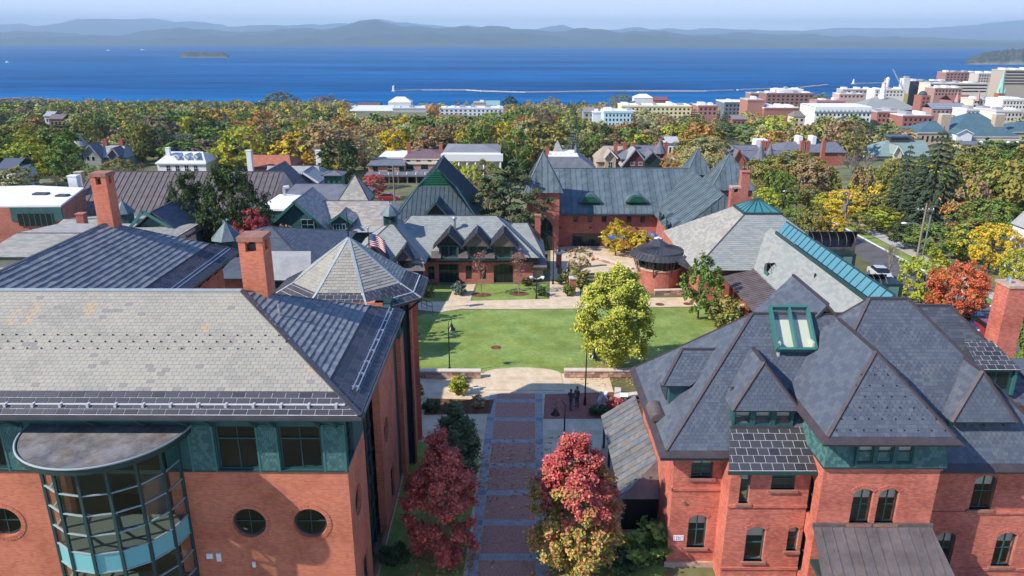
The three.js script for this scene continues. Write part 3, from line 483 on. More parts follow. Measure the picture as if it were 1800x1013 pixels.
    mesh(b, 'turret_wall', slab([V(wa, 0, wza), V(wb, 0, wzb), V(wb, oy - 0.1, wzb), V(wa, oy - 0.1, wza)], 0.3), i < 3 ? M.tealDark : M.brickA);
    if ([0, 1, 6, 7].includes(i)) mesh(b, 'snow_rail', rod(V((xa * 0.9 + oc.x * 0.1), oy + 0.28, za * 0.9 + oc.z * 0.1), V(xb * 0.9 + oc.x * 0.1, oy + 0.28, zb * 0.9 + oc.z * 0.1), 0.05), M.bedPale);
    mesh(b, 'turret_gutter', bar(P1.clone().setY(oy - 0.08), P2.clone().setY(oy - 0.08), 0.12, 0.14), M.metalDark); mesh(b, 'bracket', bar(V(wa, oy - 1.1, wza), V(xa, oy - 0.15, za), 0.1, 0.12), M.tealDark);
  }
  mesh(b, 'finial', merge([rod(apex, V(apex.x, ay + 1.7, apex.z), 0.05, 0.02), new THREE.SphereGeometry(0.12, 10, 8).translate(apex.x, ay + 0.5, apex.z), new THREE.SphereGeometry(0.07, 10, 8).translate(apex.x, ay + 1.0, apex.z)]), M.black);
  // further wing, its right slope in slates coloured darker for shade, with its own chimney
  const ap = V(-26, 15.7, -46.2), ap0 = V(-26, 15.7, -33.2), C = V(-19.9, 12.3, -39.4), D = V(-19.9, 12.3, -51.8), CL = V(-32.1, 12.3, -39.4), DL = V(-32.1, 12.3, -51.8);
  face(b, 'roof_deck', [C, D, ap, ap0], M.metalDark, 0.15); face(b, 'roof_deck', [DL, CL, ap0, ap], M.metalDark, 0.15); face(b, 'roof_deck', [D, DL, ap], M.metalDark, 0.15);
  slates(b, 'slate', [C, D, ap, ap0], 'mid', { w: 0.5, ex: 0.34, butt: 0.06, from: 1.6 }); snowTiles(b, [C, D, ap, ap0], 0.5, 0.4, M.bedGrey, 0, 1.6); slates(b, 'slate', [DL, CL, ap0, ap], 'grey', { w: 0.5, ex: 0.3 });
  cap(b, ap0, ap, 0.2, M.metalDark, 0.07, 'hip_cap'); cap(b, D, ap, 0.2, M.metalDark, 0.07, 'hip_cap');
  for (const dx of [0.4, 0.6]) mesh(b, 'snow_rail', rod(V(-19.9 - dx, 12.35 + dx * 0.5, -40), V(-19.9 - dx, 12.35 + dx * 0.5, -51.4), 0.035), M.steel);
  mesh(b, 'wing_wall', box(-31, -20.9, -1, 12.1, -51, -41.01), M.brickA); mesh(b, 'gutter', box(-19.9, -19.78, 12.1, 12.28, -51.8, -39.4), M.metalDark);
  for (let z = -42.5; z > -51; z -= 1.4) mesh(b, 'bracket', bar(V(-20.9, 11.2, z), V(-20, 12.1, z), 0.1, 0.14), M.teal);
  chimney(b, -25.9, -46.4, 15.1, 18.2, 0.98, 0.98, M.brickA, { vent: 1, cap: M.sill });
  flushSlates(b);
}
// ---------- red brick house on the right: many-hipped blue slate roof ----------
{
  const b = thing('brick_house', 'red brick house with steep blue slate hipped roofs, dormers and arched windows', 'building');
  const sc = (r) => r % 9 > 4, BL = { w: 0.26, ex: 0.19, butt: 0.014, gap: 0.01, scallop: sc, odd: 0.004, clump: 3 }, PL = { ...BL, scallop: null, w: 0.36, ex: 0.24 };
  const roof = (pts, o, key = 'blue') => { face(b, 'roof_deck', pts, M.metalDark, 0.12); slates(b, 'slate', pts, key, o); };
  const hipcap = (p, q, w = 0.17) => cap(b, p, q, w, M.copperTrim, 0.1, 'hip_cap');
  // main block
  const ye = 7.4, zf = -32.5, zb = -42.4, xl = 7.75, rz = -37.45, ry = 12.9, E1 = V(xl, ye, zf), E2 = V(xl, ye, zb), R1 = V(13, ry, rz), R2 = V(22, ry, rz);
  roof([E1, V(19, ye, zf), V(19, ry, rz), R1], BL); roof([E2, E1, R1], PL); roof([V(22, ye, zb), E2, R1, R2], PL);
  hipcap(E1, R1); hipcap(E2, R1); hipcap(R1, R2);
  mesh(b, 'eave_apron', slab([V(xl - 0.35, ye - 0.22, zf + 0.35), V(10.9, ye - 0.22, zf + 0.35), V(10.9, ye + 0.03, zf - 0.05), V(xl + 0.05, ye + 0.03, zf - 0.05)], 0.1), M.copperTrim);
  mesh(b, 'eave_apron', slab([V(xl - 0.35, ye - 0.22, zb - 0.2), V(xl - 0.35, ye - 0.22, zf + 0.35), V(xl + 0.05, ye + 0.03, zf - 0.05), V(xl + 0.05, ye + 0.03, zb - 0.2)], 0.1), M.copperTrim);
  mesh(b, 'eave_board', box(xl - 0.3, 10.9, ye - 0.42, ye - 0.3, zf - 0.4, zf + 0.28), M.frame);
  // walls of the main block
  const wl = { cols: 2, rows: 2, recess: 0.2, glass: M.glass, sill: M.sill, mat: M.teal, fw: 0.06, blind: 0.35 };
  const F1 = FRONT(8.35, 0, -33), fh = [{ x: 1.45, y: 5.5, w: 1.12, h: 1.1, arch: 0.22 }, { x: 1.5, y: 1.2, w: 0.98, h: 2.05, arch: 0.24 }];
  wall(b, F1, [[0, -0.3], [2.6, -0.3], [2.6, ye - 0.3], [0, ye - 0.3]], fh, M.brickB, 0.4); fh.forEach((h) => win(b, F1, h, { ...wl, lintel: M.brickB }));
  const L1 = LEFT(8.35, 0, -42), lh = [{ x: 2, y: 4.9, w: 1, h: 1.7, arch: 0.2 }, { x: 5, y: 4.9, w: 1, h: 1.7, arch: 0.2 }];
  wall(b, L1, [[0, -0.3], [8.598, -0.3], [8.598, ye - 0.3], [0, ye - 0.3]], lh, M.brickB, 0.4); lh.forEach((h) => win(b, L1, h, wl));
  mesh(b, 'brick_band', box(8.3, 10.9, 4.75, 4.9, -33, -32.93), M.brickB); mesh(b, 'brick_band', box(8.29, 8.35, 4.75, 4.9, -42, -32.93), M.brickB);
  mesh(b, 'stone_plinth', box(8.22, 10.9, -0.3, 0.32, -33, -32.88), M.stone);
  { // small notice on the wall, red letters on white
    const cv = document.createElement('canvas'); cv.width = 128; cv.height = 80; const c = cv.getContext('2d'); c.fillStyle = '#e9e6f0'; c.fillRect(0, 0, 128, 80); c.strokeStyle = '#8a3550'; c.lineWidth = 4; c.strokeRect(5, 5, 118, 70); c.fillStyle = '#8a2846'; c.font = 'bold 40px sans-serif'; c.textAlign = 'center'; c.fillText('FDC', 64, 46); c.fillRect(26, 58, 72, 6); c.beginPath(); c.moveTo(20, 61); c.lineTo(36, 52); c.lineTo(36, 70); c.fill();
    const t = new THREE.CanvasTexture(cv); t.colorSpace = THREE.SRGBColorSpace; const q = onZ(1193, 946, -33), g = new THREE.PlaneGeometry(0.5, 0.31).translate(q.x, q.y, -32.964); mesh(b, 'notice_board', box(q.x - 0.27, q.x + 0.27, q.y - 0.17, q.y + 0.17, -33, -32.968), M.whitePaint); mesh(b, 'notice_face', g, std({ map: t, roughness: 0.6 })); mesh(b, 'bell', boxUV(new THREE.CylinderGeometry(0.09, 0.09, 0.1, 14).rotateX(Math.PI / 2).translate(8.98, 4.05, -32.95)), M.sill);
  }
  // projecting bay with black snow tiles
  const F2 = FRONT(10.85, 0, -31.6), bh = [{ x: 0.75, y: 4.95, w: 0.5, h: 1.85, arch: 0.14 }, { x: 2.62, y: 5.75, w: 1.18, h: 1.08, arch: 0.22 }, { x: 1.6, y: 1.45, w: 0.98, h: 2.1, arch: 0.24 }, { x: 3.5, y: 2.1, w: 0.55, h: 1.45, arch: 0.16 }];
  wall(b, F2, [[0, -0.3], [3.95, -0.3], [3.95, 6.95], [0, 6.95]], bh, M.brickB, 0.4); bh.forEach((h) => win(b, F2, h, { ...wl, cols: 1, lintel: M.brickB }));
  wall(b, LEFT(10.85, 0, -33), [[0, -0.3], [0.998, -0.3], [0.998, 6.95], [0, 6.95]], [], M.brickB, 0.4);
  mesh(b, 'brick_band', box(10.8, 14.8, 4.72, 4.86, -31.6, -31.53), M.brickB); mesh(b, 'brick_band', box(10.8, 14.8, 0.95, 1.1, -31.6, -31.53), M.brickB); mesh(b, 'stone_plinth', box(10.72, 14.8, -0.3, 0.5, -31.6, -31.48), M.stone);
  const tp = [V(10.55, 7.12, -31.1), V(14.8, 7.12, -31.1), V(14.8, 8.3, -33.3), V(11.15, 8.3, -33.3), V(10.85, 7.75, -32.3)];
  face(b, 'bay_roof', tp, M.frame, 0.14); snowTiles(b, tp, 0.54, 0.42, M.bedPale);
  mesh(b, 'bay_gutter', box(10.5, 14.8, 6.96, 7.12, -31.1, -31.0), M.frame);
  // hipped dormers (two alike): slate hip over three windows
  const dormer = (x0, x1, zw, yw0, yw1, ry2, zr, zback, zover) => {
    const xm = (x0 + x1) / 2, A = V(x0, yw1, zover), B = V(x1, yw1, zover), C = V(xm, ry2, zr), D = V(xm, ry2, zback);
    roof([A, B, C], BL); roof([V(x0, yw1, zback - 1.2), A, C, D], PL); roof([B, V(x1, yw1, zback - 1.2), D, C], PL);
    hipcap(A, C, 0.16); hipcap(B, C, 0.16); hipcap(C, D, 0.16);
    const n = 3, w = x1 - x0 - 0.35, F = FRONT(x0 + 0.17, yw0, zw), holes = Array.from({ length: n }, (_, i) => ({ x: w * (i + 0.5) / n, y: 0.1, w: w / n - 0.24, h: yw1 - yw0 - 0.16 }));
    wall(b, F, [[0, -0.2], [w, -0.2], [w, yw1 - yw0], [0, yw1 - yw0]], holes, M.teal, 0.2, 'dormer_wall'); holes.forEach((h) => win(b, F, h, { recess: 0.08, glass: M.glass, mat: M.teal, fw: 0.05, blind: 0.55, rows: 2 }));
    mesh(b, 'dormer_cheek', box(x0 + 0.17, x0 + 0.35, yw0 - 1, yw1 - 0.02, zback, zw - 0.2), M.teal); mesh(b, 'dormer_cheek', box(x1 - 0.36, x1 - 0.18, yw0 - 1, yw1 - 0.02, zback, zw - 0.2), M.teal);
    mesh(b, 'dormer_sill', box(x0 + 0.1, x1 - 0.1, yw0 - 0.1, yw0 + 0.02, zw - 0.1, zw + 0.12), M.copperTrim); mesh(b, 'dormer_soffit', box(x0 + 0.05, x1 - 0.05, yw1 - 0.1, yw1 - 0.01, zw, zover - 0.05), M.frame); mesh(b, 'dormer_room', box(x0 + 0.4, x1 - 0.4, yw0 - 0.6, yw1 - 0.1, zw - 1.4, zw - 1.35), M.room);
  };
  dormer(11.0, 14.45, -33.3, 8.3, 9.4, 11.55, -34.1, -35.9, -32.95);
  dormer(21.4, 24.6, -32.4, 8.15, 9.35, 11.65, -32.9, -34.6, -31.95);
  // wing with teal shingle storey and front hip
  const wy = 9.8, wf = -29.75, A = V(14.4, wy, wf), B = V(20.25, wy, wf), C = V(17.3, 12.95, -32.3), D = V(17.3, 12.95, -36.6);
  roof([A, B, C], BL); roof([V(14.4, wy, -38), A, C, D], PL); roof([B, V(20.25, wy, -37), D, C], PL); hipcap(A, C); hipcap(B, C); hipcap(C, D);
  const PH = plane([A, B, C]); for (let r = 0; r < 6; r++) for (let i = 0; i < 9 - r; i++) { const p = PH.to3((i + 0.7 + r * 0.5) * 0.62, 0.3 + r * 0.52, 0.05); if (p.y < 12.4) mesh(b, 'snow_guard', box(p.x - 0.017, p.x + 0.017, p.y - 0.04, p.y + 0.025, p.z - 0.02, p.z + 0.02), M.black); }
  mesh(b, 'eave_apron', slab([V(14.1, 9.55, wf + 0.3), V(20.55, 9.55, wf + 0.3), V(20.2, 9.83, wf - 0.03), V(14.45, 9.83, wf - 0.03)], 0.1), M.copperTrim); mesh(b, 'eave_apron', slab([V(14.1, 9.55, -35.2), V(14.1, 9.55, wf + 0.3), V(14.45, 9.83, wf - 0.03), V(14.45, 9.83, -35.2)], 0.1), M.copperTrim);
  mesh(b, 'eave_apron', slab([V(20.55, 9.55, wf + 0.3), V(20.55, 9.55, -34), V(20.2, 9.83, -34), V(20.2, 9.83, wf - 0.03)], 0.1), M.copperTrim);
  mesh(b, 'eave_soffit', box(14.2, 20.4, 9.42, 9.53, -34, wf + 0.22), M.frame);
  const F3 = FRONT(14.85, 0, -30.5), ah = [{ x: 2.1, y: 4.6, w: 0.98, h: 1.95, arch: 0.26 }, { x: 3.33, y: 4.6, w: 0.98, h: 1.95, arch: 0.26 }, { x: 2.7, y: 0.6, w: 2.4, h: 2.6, arch: 0.3 }];
  wall(b, F3, [[0, -0.3], [5.55, -0.3], [5.55, 7.75], [0, 7.75]], ah, M.brickB, 0.4); ah.forEach((h) => win(b, F3, h, { ...wl, mat: M.tealDark, lintel: M.brickB }));
  const L3h = [{ x: 0.6, y: 4.4, w: 0.7, h: 2.1, arch: 0.2 }, { x: 0.6, y: 0.9, w: 0.7, h: 2.4, arch: 0.2 }]; const L3 = LEFT(14.85, 0, -32.2); wall(b, L3, [[0, -0.3], [1.298, -0.3], [1.298, 7.75], [0, 7.75]], L3h, M.brickB, 0.4); L3h.forEach((h) => win(b, L3, h, { cols: 1, rows: 2, mat: M.teal }));
  wall(b, RIGHT(20.4, 0, -30.902), [[0, -0.3], [1.4, -0.3], [1.4, 7.75], [0, 7.75]], [], M.brickB, 0.4); mesh(b, 'brick_band', box(14.8, 20.45, 7.6, 7.76, -30.5, -30.42), M.brickB);
  mesh(b, 'belt_course', box(14.7, 20.55, 7.76, 7.86, -32.4, -30.3), M.frame);
  const up = [[V(14.72, 7.86, -30.28), V(20.53, 7.86, -30.28), V(20.3, 9.5, -30.62), V(14.95, 9.5, -30.62)], [V(14.72, 7.86, -34), V(14.72, 7.86, -30.28), V(14.95, 9.5, -30.62), V(14.95, 9.5, -34)], [V(20.53, 7.86, -30.28), V(20.53, 7.86, -34), V(20.3, 9.5, -34), V(20.3, 9.5, -30.62)]];
  up.forEach((p) => { face(b, 'shingle_backing', p, M.teal, 0.1); slates(b, 'wall_shingle', p, 'tealShingle', { w: 0.2, ex: 0.17, butt: 0.012, scallop: (r) => r > 3 }); });
  const F4 = FRONT(16.1, 8.05, -30.2); const th = [0.45, 1.37, 2.29].map((x) => ({ x, y: 0.08, w: 0.72, h: 1.16 })); wall(b, F4, [[0, -0.05], [2.75, -0.05], [2.75, 1.32], [0, 1.32]], th, M.teal, 0.28, 'window_surround'); th.forEach((h) => win(b, F4, h, { recess: 0.1, mat: M.teal, glass: M.glass, blind: 0.5, fw: 0.05 }));
  // porch with standing seam roof
  seams(b, [V(14.55, 2.55, -27.7), V(20.95, 2.55, -27.7), V(20.5, 4.42, -30.42), V(14.75, 4.42, -30.42)], M.metalBrown, { pitch: 0.53 }); mesh(b, 'porch_flashing', box(14.7, 20.55, 4.38, 4.62, -30.5, -30.4), M.metalBrown); mesh(b, 'porch_wall', box(14.95, 20.3, -0.3, 2.6, -28.4, -28.1), M.brickB); mesh(b, 'porch_beam', box(14.8, 20.6, 2.35, 2.55, -30.4, -27.9), M.frame);
  // big right block
  const q = V(27.46, ye, -31.37), rl = V(18.6, 14.2, -36.3), rrt = V(20.6, 14.2, -36.3);
  roof([V(16.5, ye, -31.4), q, rrt, rl, V(16.5, 11.34, -34.24)], BL); roof([rl, V(16.5, 11.34, -34.24), V(16.5, 11.34, -38.36)], PL); roof([q, V(27.46, ye, -41.2), rrt], PL); roof([V(27.46, ye, -41.2), V(16.5, ye, -41.2), V(16.5, 11.34, -38.36), rl, rrt], PL);
  hipcap(rl, rrt); hipcap(rl, V(16.5, 11.34, -34.24)); hipcap(rrt, q); hipcap(rl, V(16.5, 11.34, -38.36));
  const F5 = FRONT(20.4, 0, -32), rh = [{ x: 3.4, y: 4.35, w: 1.1, h: 2.0, arch: 0.26 }, { x: 5.2, y: 0.85, w: 1.05, h: 2.1, arch: 0.26 }, { x: 2.05, y: 0.85, w: 0.98, h: 2.1, arch: 0.26 }, { x: 0.9, y: 4.35, w: 0.6, h: 2, arch: 0.2 }].slice(0, 3);
  wall(b, F5, [[0, -0.3], [6.9, -0.3], [6.9, ye - 0.25], [0, ye - 0.25]], rh, M.brickB, 0.4); rh.forEach((h) => win(b, F5, h, { ...wl, lintel: M.brickB }));
  mesh(b, 'brick_band', box(20.4, 27.3, 4.08, 4.22, -32, -31.93), M.brickB); mesh(b, 'brick_band', box(20.4, 27.3, 0.6, 0.75, -32, -31.93), M.brickB); mesh(b, 'eave_apron', slab([V(20.4, ye - 0.25, -31.0), V(27.8, ye - 0.25, -31.0), V(27.4, ye + 0.04, -31.45), V(20.4, ye + 0.04, -31.45)], 0.1), M.copperTrim); mesh(b, 'eave_board', box(20.4, 27.7, ye - 0.4, ye - 0.28, -32.2, -31.1), M.frame);
  mesh(b, 'right_wall', box(26.9, 27.3, -0.3, ye - 0.2, -41, -32.41), M.brickB);
  // rear gable and rear right wing with a boxed dormer
  roof([V(13.6, 9.8, -42.4), V(13.6, 9.8, -36.4), V(17, 13.45, -37.4), V(17, 13.45, -42.6)], PL); roof([V(20.4, 9.8, -36.4), V(20.4, 9.8, -42.4), V(17, 13.45, -42.6), V(17, 13.45, -37.4)], PL); hipcap(V(17, 13.45, -37.4), V(17, 13.45, -42.6));
  const G0 = V(24, 12, -41.3), G1 = V(26, 12, -41.3), H1 = V(30.6, ye, -37.4); roof([V(22, ye, -37.4), H1, G1, G0, V(22, 10.4, -39.9)], { ...BL, scallop: null, w: 0.34 }, 'dark'); roof([H1, V(30.6, ye, -46), G1], PL, 'dark'); hipcap(G0, G1); hipcap(G1, H1);
  mesh(b, 'rear_wall', box(22, 30.2, -0.3, ye, -45.5, -37.9), M.brickB);
  { const p = [V(25.9, 9.65, -37.3), V(28.2, 9.65, -37.3), V(27.6, 10.55, -39.3), V(26.0, 10.55, -39.3)]; face(b, 'dormer_roof', p, M.frame, 0.1); snowTiles(b, p, 0.5, 0.34, M.bedPale); mesh(b, 'dormer_wall', box(26.1, 28.0, 8.0, 9.55, -39, -37.6), M.teal); for (const x of [26.4, 27.15]) mesh(b, 'dormer_window', box(x, x + 0.6, 8.4, 9.35, -37.6, -37.56), M.glassDark); mesh(b, 'dormer_post', box(28.02, 28.2, 8, 9.55, -37.75, -37.5), M.tealBright); }
  roof([V(29, ye - 0.1, -38.4), V(31.3, ye - 0.1, -38.4), V(30.6, 8.9, -40.6), V(28.8, 8.9, -40.6)], { ...PL, w: 0.3 });
  chimney(b, 30.3, -42.4, 4, 12.9, 1.25, 1.25, M.brickB, { cap: M.stone, pots: [-0.3], pot: M.steel });
  // left dormer facing the lawn
  roof([V(8.0, 9.45, -35.6), V(9.5, 9.45, -35.6), V(12.2, 10.9, -37.2), V(9.3, 10.9, -37.2)], BL); roof([V(8.0, 9.45, -38.8), V(8.0, 9.45, -35.6), V(9.3, 10.9, -37.2)], PL); roof([V(8.0, 9.45, -38.8), V(11.5, 9.45, -38.8), V(12.2, 10.9, -37.2), V(9.3, 10.9, -37.2)], PL); hipcap(V(9.3, 10.9, -37.2), V(12.2, 10.9, -37.2), 0.16); hipcap(V(8.0, 9.45, -35.6), V(9.3, 10.9, -37.2), 0.16);
  mesh(b, 'dormer_wall', box(8.5, 10.5, 7.6, 9.4, -38.5, -35.9), M.teal); mesh(b, 'dormer_window', box(8.46, 8.5, 8, 9.2, -38, -36.4), M.glassDark); mesh(b, 'dormer_hood', boxUV(new THREE.CylinderGeometry(0.45, 0.45, 1.6, 14, 1, false, 0, Math.PI).rotateX(Math.PI / 2).rotateZ(Math.PI / 2).translate(7.9, 7.55, -36)), M.metalBrown);
  // glazed roof box
  { const g = [V(13.95, 11.5, -35.75), V(15.95, 11.5, -35.75), V(15.95, 13.2, -37.55), V(13.95, 13.2, -37.55)], P = plane(g), cream = std({ color: RGB(0.5, 0.52, 0.4), roughness: 0.9 });
    mesh(b, 'skylight_well', merge([box(14.0, 14.12, 10.9, 11.9, -37.5, -35.8), box(15.78, 15.9, 10.9, 11.9, -37.5, -35.8), box(14.12, 15.78, 10.7, 10.9, -37.5, -35.8)]), cream);
    mesh(b, 'skylight_light_back', slab(g.map((v) => v.clone().addScaledVector(P.n, -0.17)), 0.03), cream);
    const edge = (a, c, w = 0.13) => mesh(b, 'skylight_frame', bar(a, c, w, 0.4, P.n), M.tealBright); for (let i = 0; i < 4; i++) edge(g[i], g[(i + 1) % 4]); edge(g[0].clone().lerp(g[1], 0.5), g[3].clone().lerp(g[2], 0.5), 0.1);
    for (const [s, t] of [[0, 0.5], [0.5, 1]]) { const f = (k, m) => g[0].clone().lerp(g[1], k).lerp(g[3].clone().lerp(g[2], k), m).addScaledVector(P.n, 0.1); mesh(b, 'skylight_pane', tri([[f(s, 0), f(t, 0), f(t, 1)], [f(s, 0), f(t, 1), f(s, 1)]]), M.glass); } }
  mesh(b, 'vent_pipe', rod(V(11.35, 9.1, -34.4), V(11.35, 10, -34.4), 0.09), M.copperTrim); mesh(b, 'vent_flashing', slab([V(11.1, 9.06, -34.0), V(11.6, 9.06, -34.0), V(11.6, 9.8, -34.66), V(11.1, 9.8, -34.66)], 0.03), M.copperTrim);
  // lean-to porch along the left wall
  const lt = [V(6.1, 2.55, -45), V(6.1, 2.55, -35.4), V(8.33, 4.1, -36.9), V(8.33, 4.1, -45)]; seams(b, lt, std({ map: mottled([134, 130, 122], 44, 2.6, 256, [3, 6, 14, 50], 0.5), roughness: 0.4, metalness: 0.4 }), { pitch: 0.62, rib: 0.03, name: 'porch_panel' }); face(b, 'porch_hip', [V(6.1, 2.55, -35.4), V(8.33, 2.55, -35.4), V(8.33, 4.1, -36.9)], M.metalBrown, 0.06);
  for (const z of [-44.7, -42, -39, -35.8]) mesh(b, 'porch_post', box(6.25, 6.4, 0, 2.5, z, z + 0.15), M.frame); mesh(b, 'porch_screen', box(6.3, 8.3, 0.1, 2.4, -35.75, -35.7), M.black); mesh(b, 'porch_floor', box(6.2, 8.33, 0, 0.3, -45, -35.6), M.stone);
  flushSlates(b);
}
// ---------- campus buildings beyond the lawn ----------
const layS = (b, key, o) => (p) => { face(b, 'roof_deck', p, M.metalDark, 0.12); slates(b, 'slate', p, key, o); };
const layM = (b, mat, o) => (p) => seams(b, p, mat, o);
const layP = (b, mat) => (p) => face(b, 'roof_face', p, mat, 0.12);
/* gable or hip roof, ridge along x ('x') or z ('z'); r0, r1 hip runs at the low and high end (0 = gable) */
function roofOn(b, x0, x1, z0, z1, ye, yr, axis, r0, r1, lay, capMat = M.metalDark) { // z0 near (larger), z1 far
  let A, B, C, D, R, S;
  A = V(x0, ye, z0); B = V(x1, ye, z0); C = V(x1, ye, z1); D = V(x0, ye, z1);
  if (axis === 'x') { const zm = (z0 + z1) / 2; R = V(x0 + r0, yr, zm); S = V(x1 - r1, yr, zm); lay([A, B, S, R]); lay([C, D, R, S]); if (r0) lay([D, A, R]); if (r1) lay([B, C, S]);
    if (r0) { cap(b, A, R, 0.18, capMat, 0.07, 'hip_cap'); cap(b, D, R, 0.18, capMat, 0.07, 'hip_cap'); } if (r1) { cap(b, B, S, 0.18, capMat, 0.07, 'hip_cap'); cap(b, C, S, 0.18, capMat, 0.07, 'hip_cap'); } }
  else { const xm = (x0 + x1) / 2; R = V(xm, yr, z0 - r0); S = V(xm, yr, z1 + r1); lay([D, A, R, S]); lay([B, C, S, R]); if (r0) lay([A, B, R]); if (r1) lay([C, D, S]); for (const [e, f, k] of [[A, B, R], [C, D, S]]) if (k === R ? r0 : r1) { cap(b, e, k, 0.18, capMat, 0.07, 'hip_cap'); cap(b, f, k, 0.18, capMat, 0.07, 'hip_cap'); } }
  if (R.distanceTo(S) > 0.1) cap(b, R, S, 0.2, capMat, 0.08);
}
function gableWall(b, x0, x1, y0, ye, yr, z, mat, holes = [], name = 'gable_wall') { const F = FRONT(x0, y0, z), w = x1 - x0; wall(b, F, [[0, 0], [w, 0], [w, ye - y0], [w / 2, yr - y0], [0, ye - y0]], holes, mat, 0.25, name); return F; }
function walls(b, x0, x1, y0, y1, z0, z1, mat, name = 'wall') { mesh(b, name, box(x0, x1, y0, y1, z0 - 0.3, z0), mat); mesh(b, name, box(x0, x1, y0, y1, z1, z1 + 0.3), mat); mesh(b, name, box(x0, x0 + 0.3, y0, y1, z1 + 0.3, z0 - 0.3), mat); mesh(b, name, box(x1 - 0.3, x1, y0, y1, z1 + 0.3, z0 - 0.3), mat); }
/* applied window for walls too far away to show the reveal depth: frame, panes, bars stand in a shallow box */
function winAt(b, px, py, z, wpx, hpx, o = {}) { const q = onZ(px, py, z), s = q.distanceTo(V0) / FOCAL, w = wpx * s, h = hpx * s * 1.06; const F = FRONT(q.x - w / 2, q.y - h / 2, z + 0.1); return win(b, F, { x: w / 2, y: 0, w, h, arch: o.arch ? h * 0.18 : 0 }, { recess: 0.04, cols: 2, rows: 2, fw: 0.07, ...o }); }
function cupola(b, x, z, y0, s, mat = M.verdigris) { mesh(b, 'cupola', box(x - s, x + s, y0, y0 + s * 1.7, z - s, z + s), M.teal); const g = new THREE.ConeGeometry(s * 1.75, s * 1.9, 8); g.translate(x, y0 + s * 1.7 + s * 0.95, z); mesh(b, 'cupola_roof', boxUV(g), mat); mesh(b, 'finial', rod(V(x, y0 + s * 3.4, z), V(x, y0 + s * 4.2, z), 0.05, 0.02), M.black); for (const k of [-1, 1]) mesh(b, 'cupola_louvre', box(x + k * s * 0.5 - s * 0.28, x + k * s * 0.5 + s * 0.28, y0 + s * 0.4, y0 + s * 1.4, z + s, z + s + 0.03), M.tealDark); }
{ // carriage house
  const b = thing('carriage_house', 'low brick carriage house with pale slate roof and three brown-fronted dormers', 'building');
  const g0 = -2.4, Z = -87.4, X0 = -10.9, X1 = 2.6, L = layS(b, 'sage', { w: 0.55, ex: 0.3, butt: 0.02 });
  const F = FRONT(X0, g0, Z), hs = [{ px: 758, y: 0.9, w: 0.8, h: 1.7 }, { px: 789, y: 0.45, w: 2.5, h: 2.45 }, { px: 824, y: 0.9, w: 0.75, h: 1.8 }, { px: 849, y: 0.9, w: 0.8, h: 1.8 }, { px: 885, y: 0.45, w: 2.4, h: 2.5, arch: 0.3 }].map((h) => ({ arch: 0, ...h, x: onZ(h.px, 480, Z).x - X0 }));
  wall(b, F, [[0, -0.6], [X1 - X0, -0.6], [X1 - X0, 3.3], [0, 3.3]], hs, M.brickC, 0.35); hs.forEach((h) => win(b, F, h, { cols: h.w > 2 ? 4 : 2, rows: 2, mat: M.frame, recess: 0.18 }));
  walls(b, X0, X1, g0 - 0.6, 0.7, Z - 0.5, -97, M.brickC);
  mesh(b, 'green_skirt', box(X0, X1 + 0.3, 0.75, 1.55, Z - 0.3, Z + 0.12), M.tealDark);
  roofOn(b, X0 - 6, 3.4, -86.9, -97.2, 1.45, 5.55, 'x', 4, 5.4, L);
  roofOn(b, -3, 4.2, -88.6, -97, 0.9, 4.45, 'x', 3, 2.2, L);
  mesh(b, 'side_wall', box(2.6, 3.9, g0 - 0.6, 0.8, -96.5, -88.9), M.cream); mesh(b, 'side_porch', slab([V(2.5, 0.2, -87.0), V(4.3, 0.2, -87.0), V(4.3, 0.9, -88.6), V(2.5, 0.9, -88.6)], 0.5), M.metalBrown);
  const dorm = (px, open) => { const c = onZ(px, 440, -86.7), x = c.x, w = 1.5, y0 = 1.3, ye = 3.05, yr = 4.55, z = -86.6; roofOn(b, x - w - 0.4, x + w + 0.4, z + 0.35, z - 4, ye - 0.25, yr + 0.1, 'z', 0, 0, layM(b, M.metalDark, { pitch: 0.5 }));
    gableWall(b, x - w, x + w, ye - 0.1, ye - 0.05, yr - 0.1, z - (open ? 0.5 : 0), open ? M.tealDark : M.metalBrown, [], 'dormer_gable'); const FD = FRONT(x - w + 0.3, y0, z - 0.3), ww = 2 * w - 0.6, ho = [{ x: ww * 0.29, y: 0.35, w: ww * 0.36, h: 1.25 }, { x: ww * 0.71, y: 0.35, w: ww * 0.36, h: 1.25 }]; wall(b, FD, [[0, 0], [ww, 0], [ww, ye - y0], [0, ye - y0]], ho, M.teal, 0.2, 'dormer_wall'); ho.forEach((h) => win(b, FD, h, { rows: 2, cols: 2, recess: 0.05, mat: M.tealDark, glass: M.glassDark }));
    mesh(b, 'dormer_sill', box(x - w - 0.1, x + w + 0.1, y0 - 0.1, y0, z - 0.3, z + 0.1), M.tealDark); };
  dorm(788.6, true); dorm(837.5, false); dorm(884, false);
  for (const px of [766, 814, 861, 908]) { const c = onZ(px, 447, -86.7); mesh(b, 'eave_flat', slab([V(c.x - 0.6, 1.5, -86.5), V(c.x + 0.6, 1.5, -86.5), V(c.x + 0.6, 2.2, -87.3), V(c.x - 0.6, 2.2, -87.3)], 0.4), M.metalBrown); }
  // left pavilion with cupola
  walls(b, -18.8, X0 + 0.2, g0 - 0.6, 2, -84, -96, M.brickC); mesh(b, 'green_skirt', box(-18.9, X0 + 0.3, 0.2, 1.3, -83.98, -83.85), M.teal);
  roofOn(b, -19.4, -10.2, -83.4, -95, 1.75, 5.5, 'z', 5.2, 4, L); cupola(b, -15, -89, 5.1, 0.75);
  mesh(b, 'brown_shed', slab([V(-14.2, 1.0, -82.9), V(-10.2, 1.0, -82.9), V(-10.6, 2.25, -83.9), V(-14.0, 2.25, -83.9)], 0.15), M.metalBrown);
